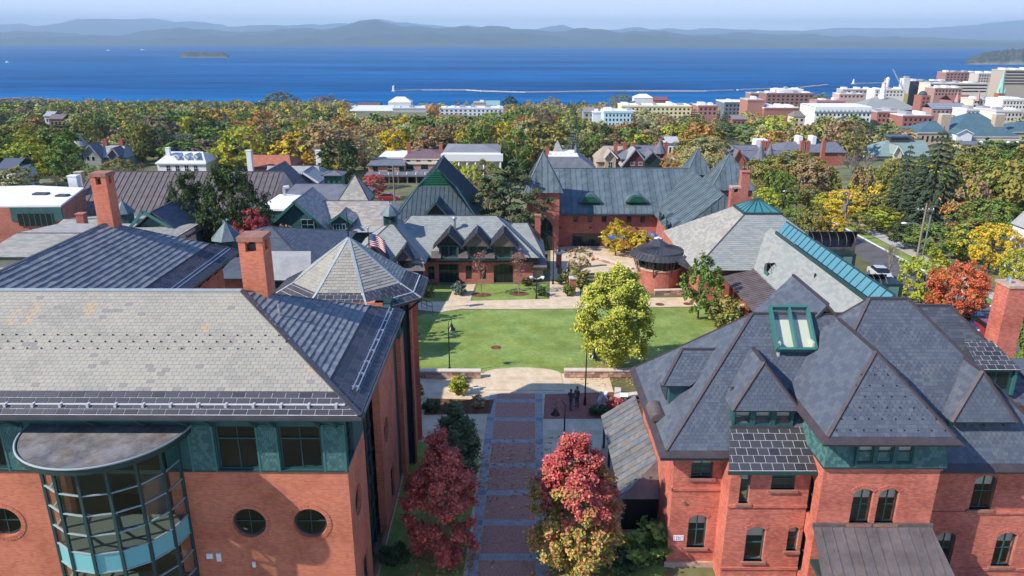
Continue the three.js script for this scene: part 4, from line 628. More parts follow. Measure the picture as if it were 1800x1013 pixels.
  for (const [px, s] of [[658, 1.25], [709, 0.9]]) { const c = onZ(px, 450, -82.9), x = c.x; roofOn(b, x - s * 1.25, x + s * 1.25, -82.7, -86.5, 2.3, 2.3 + s * 1.5, 'z', 0, 0, layM(b, M.metalDark, { pitch: 0.4 })); gableWall(b, x - s, x + s, 2.2, 2.35, 2.2 + s * 1.35, -83.0, M.metalBrown, [], 'dormer_gable'); mesh(b, 'dormer_wall', box(x - s * 0.85, x + s * 0.85, 1.1, 2.3, -85, -83.1), M.tealDark); mesh(b, 'dormer_window', box(x - s * 0.5, x + s * 0.5, 1.35, 2.2, -83.1, -83.06), M.glassDark); }
  chimney(b, 3.3, -93, 1, 5.3, 0.7, 0.7, M.brickC, { pots: [] }); mesh(b, 'roof_vent', merge([cyl(-7.2, -90.2, 4, 5.5, 0.16), new THREE.SphereGeometry(0.3, 10, 8).translate(-7.2, 5.6, -90.2)]), M.steel);
  flushSlates(b);
}
{ // green metal-roofed hall with louvred gablet
  const b = thing('metal_roof_hall', 'hall with steep dark green seamed metal roof and green louvred gablet', 'building');
  const L = layM(b, M.verdigrisDark, { pitch: 0.62, rib: 0.06 }), z0 = -98.5, e0 = onZ(689, 391, z0), e1 = onZ(842, 391, z0), ye = e0.y, zt = -103.6, t0 = onZ(734, 328, zt), t1 = onZ(801, 328, zt), apx = onZ(768, 296, zt - 0.4), xm = (t0.x + t1.x) / 2;
  const A = V(e0.x, ye, z0), B = V(e1.x, ye, z0), T0 = V(t0.x, t0.y, zt), T1 = V(t1.x, t0.y, zt), P = V(xm, apx.y, zt - 0.4), PB = V(xm, apx.y, -116), BL = V(e0.x, ye, -117), BR = V(e1.x, ye, -117);
  L([A, B, T1, T0]); L([BL, A, T0, P, PB]); L([B, BR, PB, P, T1]);
  cap(b, A, T0, 0.25, M.teal, 0.12, 'hip_cap'); cap(b, B, T1, 0.25, M.teal, 0.12, 'hip_cap'); cap(b, P, PB, 0.25, M.verdigrisDark, 0.12); cap(b, T0, P, 0.3, M.teal, 0.15, 'rake_board'); cap(b, T1, P, 0.3, M.teal, 0.15, 'rake_board');
  mesh(b, 'gablet', tri([[T0.clone().add(V(0.2, 0, -0.25)), T1.clone().add(V(-0.2, 0, -0.25)), P.clone().add(V(0, -0.1, 0))]]), M.greenLouvre);
  for (let i = 0; i < 9; i++) { const t = i / 10, y = T0.y + (P.y - T0.y) * t + 0.1, w = (T1.x - T0.x) * (1 - t) * 0.44; mesh(b, 'louvre_slat', box(xm - w, xm + w, y, y + 0.09, zt - 0.3, zt - 0.02), M.greenLouvre); }
  walls(b, e0.x + 0.6, e1.x - 0.6, -4.5, ye - 0.05, z0 - 0.7, -116, M.brickC);
  const c = onZ(766, 356, z0 + 0.6), cl = onZ(733, 395, z0 + 0.6); roofOn(b, cl.x, 2 * c.x - cl.x, z0 + 0.8, z0 - 4.4, cl.y, c.y, 'z', 0, 0, L, M.teal); gableWall(b, cl.x + 0.5, 2 * c.x - cl.x - 0.5, -4, cl.y, c.y - 0.35, z0 - 0.4, M.tealDark);
}
{ // big brick hall with verdigris copper roof and two towers
  const b = thing('copper_roof_hall', 'long red brick hall with blue-green seamed copper roof and pyramid towers', 'building');
  const L = layM(b, M.verdigris, { pitch: 0.86, rib: 0.07 }), Ld = L, g0 = -4.2, Z = -109.2;
  L([V(6.7, 2.05, -108.4), V(24, 2.05, -108.4), V(28, 7.42, -117), V(6.5, 7.42, -117)]); L([V(30, 2.05, -125.6), V(6.5, 2.05, -125.6), V(6.5, 7.42, -117), V(28, 7.42, -117)]); cap(b, V(6.5, 7.45, -117), V(28, 7.45, -117), 0.3, M.verdigris, 0.1);
  mesh(b, 'gutter', box(6.7, 22, 1.86, 2.05, -108.4, -108.2), M.verdigrisDark); mesh(b, 'eave_soffit', box(6.8, 22, 1.7, 1.85, Z, -108.45), M.metalDark);
  const F = FRONT(6.6, g0, Z), W = 16, up = [1012, 1037, 1062, 1106, 1130].map((px) => ({ x: onZ(px, 384, Z).x - 6.6, y: 4.75, w: 0.75, h: 1.15 })), lo = [{ x: onZ(1031, 420, Z).x - 6.6, y: 0.95, w: 4.3, h: 2.05 }, { x: onZ(1130, 420, Z).x - 6.6, y: 0.95, w: 3.4, h: 2.05 }];
  wall(b, F, [[0, 0], [W, 0], [W, 6.1], [0, 6.1]], [...up, ...lo], M.brickC, 0.4); up.forEach((h) => win(b, F, h, { cols: 1, rows: 1, recess: 0.2 })); lo.forEach((h) => win(b, F, h, { cols: 6, rows: 1, recess: 0.25, mat: M.teal }));
  for (const px of [985, 1038, 1075, 1118]) { const q = onZ(px, 401, Z); mesh(b, 'wall_lamp', box(q.x - 0.15, q.x + 0.15, q.y, q.y + 0.12, Z, Z + 0.3), M.black); }
  mesh(b, 'downpipe', rod(V(6.9, g0, Z + 0.1), V(6.9, 2, Z + 0.1), 0.07), M.black); mesh(b, 'back_wall', box(6.6, 28, g0, 2, -125, -124.7), M.brickC);
  for (const px of [1037, 1119]) { // eyebrow louvres
    const q = onZ(px, 356, -109.9), n = 18, r = 1.75, h = 1.25, out = [], inn = [];
    for (let i = 0; i <= n; i++) { const t = -1 + 2 * i / n, c = h * (1 - t * t); out.push([q.x + t * r, q.y + c]); inn.push([q.x + t * (r - 0.2), q.y + Math.max(0, c - 0.18)]); }
    const s = shapeOf([...out]); const g = new THREE.ExtrudeGeometry(s, { depth: 2.6, bevelEnabled: false }); g.translate(0, 0, -112.4); mesh(b, 'eyebrow_hood', boxUV(g), M.verdigris);
    const s2 = shapeOf(inn), g2 = new THREE.ExtrudeGeometry(s2, { depth: 0.05, bevelEnabled: false }); g2.translate(0, 0, -109.8); const e = mesh(b, 'eyebrow_louvre', boxUV(g2), M.greenLouvre); for (let k = 0; k < 5; k++) { const y = q.y + 0.1 + k * 0.19, w = (r - 0.3) * Math.sqrt(Math.max(0, 1 - (k * 0.19 + 0.12) / (h - 0.15))); mesh(e, 'louvre_slat', box(q.x - w, q.x + w, y, y + 0.07, -109.76, -109.6), M.greenLouvre); } }
  const tower = (x0, x1, z0, z1, ye, ya, m, LL) => { walls(b, x0, x1, g0 - 1.5, ye, z0, z1, m, 'tower_wall'); const xm = (x0 + x1) / 2, zm = (z0 + z1) / 2, o = 0.5; roofOn(b, x0 - o, x1 + o, z0 + o, z1 - o, ye, ya, 'x', (x1 - x0) / 2 + o - 0.02, (x1 - x0) / 2 + o - 0.02, LL, M.verdigris); mesh(b, 'tower_finial', rod(V(xm, ya, zm), V(xm, ya + 0.9, zm), 0.06, 0.02), M.verdigris); };
  tower(2.2, 6.9, -106.2, -112, 5.7, 11.2, M.brickC, L);
  { const FT = FRONT(2.2, -5.7, -106.18); win(b, FT, { x: 2.5, y: 1.8, w: 2.6, h: 5.8, arch: 1.2 }, { recess: -0.02, cols: 3, rows: 3, mat: M.frame, name: 'arched_window' }); }
  // right wing, its ridge running towards the lawn
  roofOn(b, 21.2, 34.8, -95.4, -117, 2, 7.4, 'z', 1.2, 0, Ld, M.verdigris); walls(b, 21.9, 34, g0, 2, -96.2, -117, M.brickC);
  for (const z of [-99, -104]) { const g = new THREE.CylinderGeometry(0.8, 0.8, 2.6, 14, 1, false, 0, Math.PI); g.rotateX(Math.PI / 2).rotateZ(Math.PI / 2).rotateX(Math.PI); g.rotateX(Math.PI); g.translate(22.6, 2.7, z); mesh(b, 'barrel_dormer', boxUV(g), M.verdigris); mesh(b, 'dormer_face', box(21.25, 21.32, 2.0, 3.3, z - 0.7, z + 0.7), M.tealDark); }
  tower(31.2, 37.4, -114, -120.5, 4.6, 9.8, M.brickC, L); tower(29.6, 33.2, -124, -128, 5.2, 9.3, M.brickC, Ld);
}
{ // slate hall with rotunda and glazed ridge
  const b = thing('slate_hall', 'grey slate hall with glazed ridge skylight and round brick pavilion', 'building');
  const L = layS(b, 'grey', { w: 0.6, ex: 0.28, butt: 0.02 }), Ls = layS(b, 'sage', { w: 0.6, ex: 0.28, butt: 0.03 }), g0 = -2.2, ye = 2.8;
  const top = 7.6, c = { x0: 20, x1: 38, z0: -77.6, z1: -95 }, t = { x0: 27, x1: 31.3, z0: -84.1, z1: -88.5 };
  const A = V(c.x0, ye, c.z0), B = V(c.x1, ye, c.z0), C = V(c.x1, ye, c.z1), D = V(c.x0, ye, c.z1), a = V(t.x0, top, t.z0), d = V(t.x0, top, t.z1), bb = V(t.x1, top, t.z0), cc = V(t.x1, top, t.z1);
  Ls([A, B, bb, a]); L([D, A, a, d]); L([B, C, cc, bb]); L([C, D, d, cc]); cap(b, A, a, 0.18, M.metalDark, 0.06, 'hip_cap'); cap(b, B, bb, 0.18, M.metalDark, 0.06, 'hip_cap');
  walls(b, c.x0 + 0.8, c.x1 - 0.8, g0, ye, c.z0 - 0.8, c.z1 + 0.8, M.brickC);
  // glass pyramid
  const gl = phy({ color: RGB(0.05, 0.2, 0.2), roughness: 0.08, ior: 1.5, clearcoat: 0.6 }), ap = V((t.x0 + t.x1) / 2 - 0.1, 9.1, (t.z0 + t.z1) / 2), co = [a, bb, cc, d].map((v) => v.clone().add(V(0, 0.1, 0)));
  for (let i = 0; i < 4; i++) { const p = co[i], q = co[(i + 1) % 4]; for (let k = 0; k < 4; k++) { const u = p.clone().lerp(q, k / 4), w = p.clone().lerp(q, (k + 1) / 4); mesh(b, 'pyramid_pane', tri([[u, w, ap]]), gl); mesh(b, 'pyramid_bar', bar(u, ap, 0.09, 0.09), M.frame); } mesh(b, 'pyramid_curb', bar(p, q, 0.22, 0.25), M.frame); }
  // wing running towards the street corner, glazed ridge
  const rx = 30.25, rt = 7.8, zA = -79.6, zB = -55.2, ex = 26.6, ey = 2.9;
  Ls([V(ex, ey, -83), V(ex, ey, -57), V(rx - 0.9, rt - 1.2, zB), V(rx - 0.9, rt - 1.2, zA - 2)]); L([V(33.9, ey, -57), V(33.9, ey, -83), V(rx + 0.9, rt - 1.2, zA - 2), V(rx + 0.9, rt - 1.2, zB)]); L([V(ex, ey, -57), V(33.9, ey, -57), V(rx + 0.9, rt - 1.2, zB), V(rx - 0.9, rt - 1.2, zB)].map((v, i) => i < 2 ? v.clone().setZ(-53) : v));
  const sky = phy({ color: RGB(0.09, 0.25, 0.29), roughness: 0.08, ior: 1.5, clearcoat: 0.8 }), n = 20;
  for (const s of [-1, 1]) for (let i = 0; i < n; i++) { const z0 = zB + (zA - zB) * i / n, z1 = zB + (zA - zB) * (i + 1) / n, lo0 = V(rx + s * 0.78, rt - 1.05, z0), lo1 = V(rx + s * 0.78, rt - 1.05, z1), h0 = V(rx, rt, z0), h1 = V(rx, rt, z1); mesh(b, 'ridge_pane', s < 0 ? tri([[lo1, lo0, h0], [lo1, h0, h1]]) : tri([[lo0, lo1, h1], [lo0, h1, h0]]), sky); mesh(b, 'glazing_bar', bar(lo0, h0, 0.09, 0.1), M.frame); }
  for (const s of [-1, 1]) mesh(b, 'ridge_curb', bar(V(rx + s * 1.0, rt - 1.2, zB), V(rx + s * 1.0, rt - 1.2, zA), 0.22, 0.3), M.frame); mesh(b, 'ridge_bar', bar(V(rx, rt + 0.03, zB), V(rx, rt + 0.03, zA), 0.12), M.frame);
  { const p = V(rx, rt, zB), e = [V(rx - 0.95, rt - 1.15, zB), V(rx - 0.5, rt - 1.2, zB + 1.3), V(rx + 0.5, rt - 1.2, zB + 1.3), V(rx + 0.95, rt - 1.15, zB)]; for (let i = 0; i < 3; i++) { mesh(b, 'ridge_pane', tri([[e[i], e[i + 1], p]]), sky); mesh(b, 'glazing_bar', bar(e[i], p, 0.09, 0.1), M.frame); } }
  walls(b, 27.2, 33.4, g0, ey, -57.4, -83, M.brickC);
  // brown seamed lean-to over the terrace, posts
  seams(b, [V(23.3, 2.0, -81.6), V(23.3, 2.0, -65.6), V(26.7, 2.95, -65.6), V(26.7, 2.95, -82.2)], M.metalBrown, { pitch: 0.5, rib: 0.06 }); for (const z of [-66.2, -70, -74, -78]) { mesh(b, 'terrace_post', box(23.4, 23.8, -2.2, 1.9, z, z + 0.4), M.brickC); } mesh(b, 'terrace_wall', box(26.3, 26.9, g0, 2.8, -82, -58), M.brickC);
  const barrel = (x, y, z, s = 1, L0 = 3.2) => { const g = new THREE.CylinderGeometry(0.85 * s, 0.85 * s, L0, 16, 1, false, 0, Math.PI); g.rotateZ(Math.PI / 2).rotateX(-Math.PI / 2 * 0); g.rotateX(-Math.PI / 2); g.translate(x, y, z); mesh(b, 'barrel_dormer', boxUV(g), M.metalDark); mesh(b, 'dormer_face', box(x - L0 / 2 - 0.05, x - L0 / 2 + 0.02, y - 0.6, y, z - 0.6 * s, z + 0.6 * s), M.tealBright); for (let i = 0; i < 6; i++) { const r = new THREE.TorusGeometry(0.87 * s, 0.03, 4, 14, Math.PI); r.rotateY(Math.PI / 2); r.translate(x - L0 / 2 + 0.2 + i * L0 / 6, y, z); mesh(b, 'dormer_seam', boxUV(r), M.metalDark); } };
  barrel(28.5, 3.7, -74.6); barrel(28.5, 3.7, -65.7); barrel(36, 5.2, -80.5, 1.5, 5.5); barrel(35.5, 3.6, -70, 1.4, 3.5); barrel(36, 4.4, -59, 1.3, 3.5);
  for (const z of [-80.5, -70]) { mesh(b, 'porch_box', box(34, 38.4, g0, 4.2, z - 1.2, z + 1.2), M.tealDark); for (let i = 0; i < 3; i++) mesh(b, 'porch_window', box(34.4 + i * 1.3, 35.4 + i * 1.3, 1.4, 3.9, z + 1.2, z + 1.24), M.glassGreen); }
  mesh(b, 'vent_pipe', rod(V(28.6, 5.2, -66.5), V(28.6, 6, -66.5), 0.08), M.black);
  // rotunda
  const X = 17.6, Zc = -85, R = 2.55; mesh(b, 'rotunda_wall', boxUV(new THREE.CylinderGeometry(R, R, 3.6, 40).translate(X, -0.8, Zc)), M.brickC); mesh(b, 'stone_band', boxUV(new THREE.CylinderGeometry(R + 0.1, R + 0.1, 0.22, 40).translate(X, 1.1, Zc)), M.stone); mesh(b, 'rotunda_glass', boxUV(new THREE.CylinderGeometry(R - 0.1, R - 0.1, 1.6, 40).translate(X, 2.0, Zc)), M.glassDark);
  for (let i = 0; i < 16; i++) { const A = i / 16 * Math.PI * 2, x = X + Math.cos(A) * R, z = Zc + Math.sin(A) * R; mesh(b, 'rotunda_mullion', rod(V(x, 1.1, z), V(x, 2.8, z), 0.06), M.frame); if (i % 2) mesh(b, 'roof_strut', rod(V(x, 0.3, z), V(X + Math.cos(A) * 3.4, 2.7, Zc + Math.sin(A) * 3.4), 0.07), M.metalDark); }
  const disc = (r0, r1, y0, y1, k) => { mesh(b, 'rotunda_roof', boxUV(new THREE.CylinderGeometry(r1, r0, y1 - y0, 48).translate(X, (y0 + y1) / 2, Zc)), M.metalDark); for (let i = 0; i < k; i++) { const A = i / k * Math.PI * 2; mesh(b, 'roof_seam', bar(V(X + Math.cos(A) * r0, y0 + 0.02, Zc + Math.sin(A) * r0), V(X + Math.cos(A) * r1, y1 + 0.02, Zc + Math.sin(A) * r1), 0.05, 0.07), M.metalDark); } };
  disc(3.55, 2.8, 2.45, 2.95, 36); disc(2.8, 2.75, 2.95, 3.15, 0); disc(2.75, 0.3, 3.15, 3.42, 30);
  mesh(b, 'roof_fin', tri([[V(X, 3.5, Zc + 0.4), V(X + 0.2, 4.0, Zc - 2), V(X - 1.4, 3.3, Zc - 1.6)], [V(X, 3.5, Zc + 0.4), V(X + 1.4, 3.3, Zc - 1.6), V(X + 0.2, 4.0, Zc - 2)]]), M.metalDark);
  mesh(b, 'spout', slab([V(19.2, 2.7, -81.6), V(20.5, 2.2, -80.4), V(21.3, 2.6, -81.3), V(20, 3.1, -82.6)], 0.5), M.metalDark);
  chimney(b, 28.0, -92, 3, 8.7, 1.15, 1.0, M.brickC, { vent: 1, cap: M.stone }); chimney(b, 30.6, -97, 3, 10.3, 1.05, 1.05, M.brickC, { pots: [] });
  flushSlates(b);
}
// ---------- neighbouring buildings, houses and the town ----------
const G = (z) => ground(-z);
/* ridge parallel to the picture: eave e=[pxL,pxR,py] at zE, ridge r=[pxL,pxR,py] at zR */
function houseX(b, e, r, zE, zR, lay, wallMat, o = {}) {
  const A = onZ(e[0], e[2], zE), B = onZ(e[1], e[2], zE), R = onZ(r[0], r[2], zR), S = onZ(r[1], r[2], zR), zB = 2 * zR - zE, y = A.y, D = V(A.x, y, zB), C = V(B.x, y, zB); B.y = y; S.y = R.y;
  lay([A, B, S, R]); lay([C, D, R, S]); if (R.x - A.x > 0.4) lay([D, A, R]); else if (!o.noGable) mesh(b, 'gable_wall', tri([[D, A, R]]), wallMat); if (B.x - S.x > 0.4) lay([B, C, S]); else mesh(b, 'gable_wall', tri([[B, C, S]]), wallMat);
  cap(b, R, S, 0.25, o.cap || M.metalDark, 0.1); walls(b, A.x + 0.35, B.x - 0.35, G(zB) - 1.5, y - 0.03, zE - 0.4, zB + 0.4, wallMat); mesh(b, 'fascia', box(A.x, B.x, y - 0.3, y - 0.02, zE, zE + 0.06), o.trim || M.tealDark); return { A, B, R, S, y };
}
/* gable facing the picture: apex [px,py], eaves [pxL,pxR,py] */
function houseZ(b, apex, e, zF, zB, lay, wallMat, o = {}) {
  const A = onZ(e[0], e[2], zF), B = onZ(e[1], e[2], zF), P = onZ(apex[0], apex[1], zF); roofOn(b, A.x, B.x, zF, zB, A.y, P.y, 'z', o.hip || 0, 0, lay, o.cap || M.metalDark);
  gableWall(b, A.x + 0.4, B.x - 0.4, G(zF) - 1.5, A.y, P.y - 0.4, zF - 0.5, wallMat); walls(b, A.x + 0.4, B.x - 0.4, G(zF) - 1.5, A.y, zF - 0.8, zB, wallMat);
  for (const [p, q] of [[A, P], [B, P]]) mesh(b, 'rake_board', bar(p, q, 0.16, 0.34), o.trim || M.tealBright); return { A, B, P };
}
function gridWin(b, x0, x1, y0, y1, z, cols, rows, mat = M.glassDark, fx = 0.5, fy = 0.55) { const w = (x1 - x0) / cols, h = (y1 - y0) / rows; for (let i = 0; i < cols; i++) for (let j = 0; j < rows; j++) { const cx = x0 + (i + 0.5) * w, cy = y0 + (j + 0.5) * h; mesh(b, 'window', box(cx - w * fx / 2, cx + w * fx / 2, cy - h * fy / 2, cy + h * fy / 2, z, z + 0.06), mat); } }
M.town = {}; const tone = (r, g, bl) => M.town[[r, g, bl]] || (M.town[[r, g, bl]] = std({ color: new THREE.Color(r / 255, g / 255, bl / 255).convertSRGBToLinear(), roughness: 0.85 }));
M.brickFar = std({ map: mottled([164, 96, 80], 16, 6), roughness: 0.9 }); M.brickPink = std({ map: mottled([186, 136, 118], 16, 6), roughness: 0.9 }); M.brickTan = std({ map: mottled([186, 166, 142], 14, 6), roughness: 0.9 });
M.slateFar = std({ map: mottled([104, 106, 114], 18, 3), roughness: 0.8 }); M.slatePale = std({ map: mottled([150, 150, 148], 20, 3), roughness: 0.85 }); M.roofTan = std({ map: mottled([160, 146, 130], 20, 3), roughness: 0.9 }); M.roofTeal = std({ map: mottled([78, 104, 112], 14, 6), roughness: 0.6 }); M.roofGrey = std({ map: mottled([128, 128, 132], 16, 5), roughness: 0.9 });
M.lightTeal = std({ color: RGB(0.2, 0.42, 0.44), roughness: 0.6 });
{ const b = thing('brown_metal_roof_house', 'long building with brown seamed metal roof and pale blue eaves', 'building'); houseX(b, [110, 470, 378], [163, 500, 301], -112, -121, layM(b, M.metalBrown, { pitch: 0.9, rib: 0.09 }), M.cream, { trim: M.lightTeal }); const A = onZ(112, 384, -112.3); mesh(b, 'eave_board', box(A.x, A.x + 31, A.y - 0.7, A.y + 0.25, -112.4, -112), M.lightTeal); }
{ const b = thing('white_flat_roof_block', 'brick block with broad white flat roof and green window wall', 'building'), z = -100, A = onZ(-60, 361, z), B = onZ(106, 361, z), y = A.y, zb = -118; const poly = [[-60, 362], [106, 361], [147, 330], [60, 326], [-90, 330]].map(([px, py]) => onY(px, py, y)), ext = (y0, y1) => { const g = new THREE.ExtrudeGeometry(new THREE.Shape(poly.map((q) => new THREE.Vector2(q.x, -q.z))), { depth: y1 - y0, bevelEnabled: false }); g.rotateX(-Math.PI / 2); g.translate(0, y0, 0); return boxUV(g); }; mesh(b, 'wall', ext(G(z) - 2, y - 0.26), M.brickC); mesh(b, 'flat_roof', ext(y - 0.24, y), M.white); mesh(b, 'green_fascia', box(A.x + 6, B.x + 0.1, y - 2.2, y - 0.26, z + 0.01, z + 0.2), M.teal);
  for (let i = 0; i < 6; i++) { const q = onZ(33 + i * 10, 384, z); mesh(b, 'window', box(q.x, q.x + 0.75, q.y - 1.0, q.y + 0.7, z + 0.21, z + 0.26), M.glassDark); mesh(b, 'window_post', box(q.x + 0.76, q.x + 0.86, q.y - 1.2, q.y + 0.8, z + 0.2, z + 0.3), M.teal); }
  for (const [px, py, w] of [[110, 345, 1.6], [72, 342, 2]]) { const q = onY(px, py, y); mesh(b, 'roof_light', box(q.x - w / 2, q.x + w / 2, y, y + 0.25, q.z - 0.6, q.z + 0.6), M.metalDark); } chimney(b, A.x + 6, -116, y - 1, y + 1.2, 1.4, 1.1, M.whitePaint, { pots: [] }); chimney(b, B.x - 9, -121, y - 2, y + 0.9, 1.2, 1, M.brickTan, { pots: [] }); }
{ const b = thing('low_slate_hall', 'low hall with pale grey slate roofs and small green cupola', 'building'), L = layS(b, 'grey', { w: 0.7, ex: 0.32, butt: 0.02 });
  houseX(b, [-40, 250, 452], [30, 210, 410], -71, -78, L, M.cream); houseX(b, [60, 296, 428], [112, 230, 385], -84, -91, L, M.cream); const c = onZ(219, 384, -90); cupola(b, c.x, -90, c.y - 0.6, 0.8);
  const k = onZ(200, 382, -89); chimney(b, k.x - 3.4, -88, k.y - 3, k.y + 0.6, 0.9, 0.9, M.brickC, { pots: [] }); houseZ(b, [250, 372], [215, 330, 418], -82, -92, layS(b, 'blue', { w: 0.7, ex: 0.35 }), M.teal); const wl = onZ(255, 400, -84); mesh(b, 'roof_window', box(wl.x - 0.4, wl.x + 0.4, wl.y - 0.6, wl.y + 0.6, -83.9, -83.5), M.whitePaint); flushSlates(b); }
{ const b = thing('blue_slate_annex', 'annex with shaded blue slate roof and domed copper cupola behind the turret', 'building'), L = layS(b, 'blue', { w: 0.6, ex: 0.3, butt: 0.02 });
  const z = -62; const A = onZ(330, 490, z), B = onZ(560, 490, z); roofOn(b, A.x, B.x, z, -79, A.y, A.y + 2.6, 'x', 4.5, 6.5, L); walls(b, A.x + 0.5, B.x - 0.5, -2, A.y, z - 0.5, -78.5, M.brickC); const c = onZ(402, 440, -66); cupola(b, c.x, -66, c.y - 0.3, 0.85); const s = onZ(482, 480, -58); mesh(b, 'sage_roof', slab([V(s.x - 2.2, s.y - 0.3, -57), V(s.x + 3.2, s.y - 0.3, -57), V(s.x + 2.6, s.y + 1.3, -60), V(s.x - 2.2, s.y + 1.3, -60)], 0.15), M.slatePale); mesh(b, 'sage_wall', box(s.x - 2, s.x + 2.4, -1, s.y - 0.4, -60, -57.4), M.teal); flushSlates(b); }
{ const b = thing('teal_gabled_house', 'dark teal wooden house with tan slate roof, gable and dormer', 'building'), L = layS(b, 'tan', { w: 0.7, ex: 0.32, butt: 0.02 });
  const r = houseX(b, [540, 722, 404], [520, 684, 353], -97, -104.5, L, M.teal); houseZ(b, [517, 356], [462, 576, 408], -95.5, -106, L, M.teal);
  for (const [px, py, w] of [[480, 435, 2], [541, 395, 2.4]]) winAt(b, px, py, -95.95, 22, 18, { mat: M.lightTeal, cols: 2 }) && w; for (const px of [500, 543, 566, 588]) winAt(b, px, 448, -95.95, 14, 18, { mat: M.lightTeal });
  const d = houseZ(b, [597, 378], [575, 619, 393], -96.2, -101, L, M.teal); winAt(b, 597, 404, -96.55, 22, 20, { mat: M.lightTeal, cols: 4 }); void d; mesh(b, 'eave_metal', slab([V(r.A.x + 5, r.y - 0.2, -96.5), V(r.B.x, r.y - 0.2, -96.5), V(r.B.x, r.y + 0.35, -97.4), V(r.A.x + 5, r.y + 0.35, -97.4)], 0.1), M.slatePale);
  const a = onZ(614, 306, -108), l = onZ(592, 355, -105.2); roofOn(b, l.x, l.x + 4.6, -105.6, -110.2, l.y, a.y, 'x', 2.28, 2.28, layS(b, 'grey', { w: 0.5, ex: 0.3 })); mesh(b, 'turret_wall', box(l.x + 0.3, l.x + 4.3, -4, l.y, -110, -105.9), M.teal); flushSlates(b); }
{ const b = thing('white_roof_annex', 'annex with bright white flat roof below dark pitched roof', 'building'), q = onZ(458, 370, -103), w = onZ(530, 370, -103); mesh(b, 'wall', box(q.x, w.x, -5, q.y - 0.02, -110, -103), M.teal); mesh(b, 'flat_roof', box(q.x - 0.3, w.x + 0.3, q.y, q.y + 0.3, -113, -102.7), M.white); houseX(b, [490, 640, 352], [520, 600, 323], -112, -117, layP(b, M.slateFar), M.brickC); const u = onZ(500, 345, -112); mesh(b, 'roof_duct', merge([cyl(u.x, -112, u.y, u.y + 1.4, 0.25), rod(V(u.x, u.y + 1.4, -112), V(u.x + 0.9, u.y + 1.5, -112), 0.28)]), M.steel); }
{ const b = thing('lantern_tower', 'square green louvred lantern with dark pyramid roof on brick shaft', 'tower'), z = -124, l = onZ(570, 320, z), r = onZ(600, 320, z), t = onZ(585, 298, z - 2), e = onZ(585, 308, z); mesh(b, 'shaft', box(l.x, r.x, -6, l.y - 1, z - 3.2, z), M.brickC); mesh(b, 'lantern', box(l.x + 0.1, r.x - 0.1, l.y - 1, e.y, z - 3.1, z - 0.1), M.greenLouvre); for (let i = 0; i < 4; i++) mesh(b, 'lantern_post', box(l.x + i * (r.x - l.x - 0.18) / 3, l.x + 0.18 + i * (r.x - l.x - 0.18) / 3, l.y - 1, e.y, z - 0.1, z + 0.05), M.frame); roofOn(b, l.x - 0.4, r.x + 0.4, z + 0.4, z - 3.6, e.y, t.y, 'x', (r.x - l.x) / 2 + 0.38, (r.x - l.x) / 2 + 0.38, layP(b, M.slateFar)); }
{ const b = thing('brick_gable_hall', 'pinkish brick hall with plain gable end and brown roof', 'building'); houseZ(b, [452, 303], [425, 512, 345], -124, -136, layM(b, M.metalBrown, { pitch: 1 }), M.brickPink, { trim: M.metalBrown }); }
{ const b = thing('grey_pediment_house', 'house with pale grey roof and white pedimented gable', 'house'); houseX(b, [462, 566, 330], [470, 560, 291], -138, -145, layP(b, M.slatePale), M.cream, { trim: M.whitePaint }); houseZ(b, [532, 304], [504, 560, 322], -136, -144, layP(b, M.slatePale), M.slateFar, { trim: M.whitePaint }); mesh(b, 'lean_roof', slab([V(-47, -1.6, -130), V(-36, -1.6, -130), V(-36, -0.4, -136), V(-47, -0.4, -136)], 0.2), M.slateFar); }
{ const b = thing('terracotta_roof_house', 'brick house with orange tiled roof among the trees', 'house'), p = houseX(b, [438, 512, 294], [444, 508, 272], -185, -191, layP(b, std({ map: mottled([166, 100, 76], 30, 2), roughness: 0.9 })), M.brickFar); for (const px of [440, 561]) { const q = onZ(px, 290, -184); chimney(b, q.x, -184, q.y - 4, q.y + 3.5, 1.2, 1.2, M.whitePaint, { pots: [] }); } void p; }
// mansion, pavilion, villas
{ const b = thing('brick_mansion', 'pink brick mansion with purple hipped roof, cornice and white flat annex', 'house'), z = -196; const m = houseX(b, [708, 786, 279], [738, 756, 262], z, z - 8, layP(b, std({ map: mottled([112, 88, 92], 14, 3), roughness: 0.8 })), M.brickPink, { trim: M.cream }); mesh(b, 'cornice', box(m.A.x + 0.2, m.B.x - 0.2, m.y - 1.5, m.y - 0.3, z - 0.42, z - 0.1), M.cream); for (const px of [720, 746, 770]) winAt(b, px, 293, z - 0.42, 12, 12, { mat: M.frame, cols: 3 }); for (const px of [717, 735, 755, 772]) { const q = onZ(px, 282, z); mesh(b, 'attic_window', box(q.x - 0.5, q.x + 0.5, q.y - 0.3, q.y + 0.3, z - 0.11, z - 0.05), M.glassDark); }
  houseX(b, [644, 712, 291], [655, 712, 280], z + 4, z - 2, layP(b, M.slateFar), M.brickPink); for (const px of [660, 685, 706]) winAt(b, px, 297, z + 3.56, 8, 10, { mat: M.frame }); const w0 = onZ(665, 276, z - 12), w1 = onZ(735, 262, z - 12); mesh(b, 'flat_annex', box(w0.x, w1.x, G(-210), w0.y, z - 26, z - 12), M.white); for (const px of [719, 775]) { const q = onZ(px, 262, z - 6); chimney(b, q.x, z - 6, q.y - 2, q.y + 1.6, 0.9, 0.9, M.brickFar, { pots: [] }); } for (let i = 0; i < 8; i++) { const q = onZ(668 + i * 16, 318, z + 8); mesh(b, 'porch_column', rod(V(q.x, G(z) - 1, z + 8), V(q.x, q.y + 2.2, z + 8), 0.2), M.cream); } const p0 = onZ(640, 308, z + 9), p1 = onZ(790, 308, z + 9); mesh(b, 'porch_roof', box(p0.x, p1.x, p0.y - 0.4, p0.y, z, z + 9), M.slateFar); }
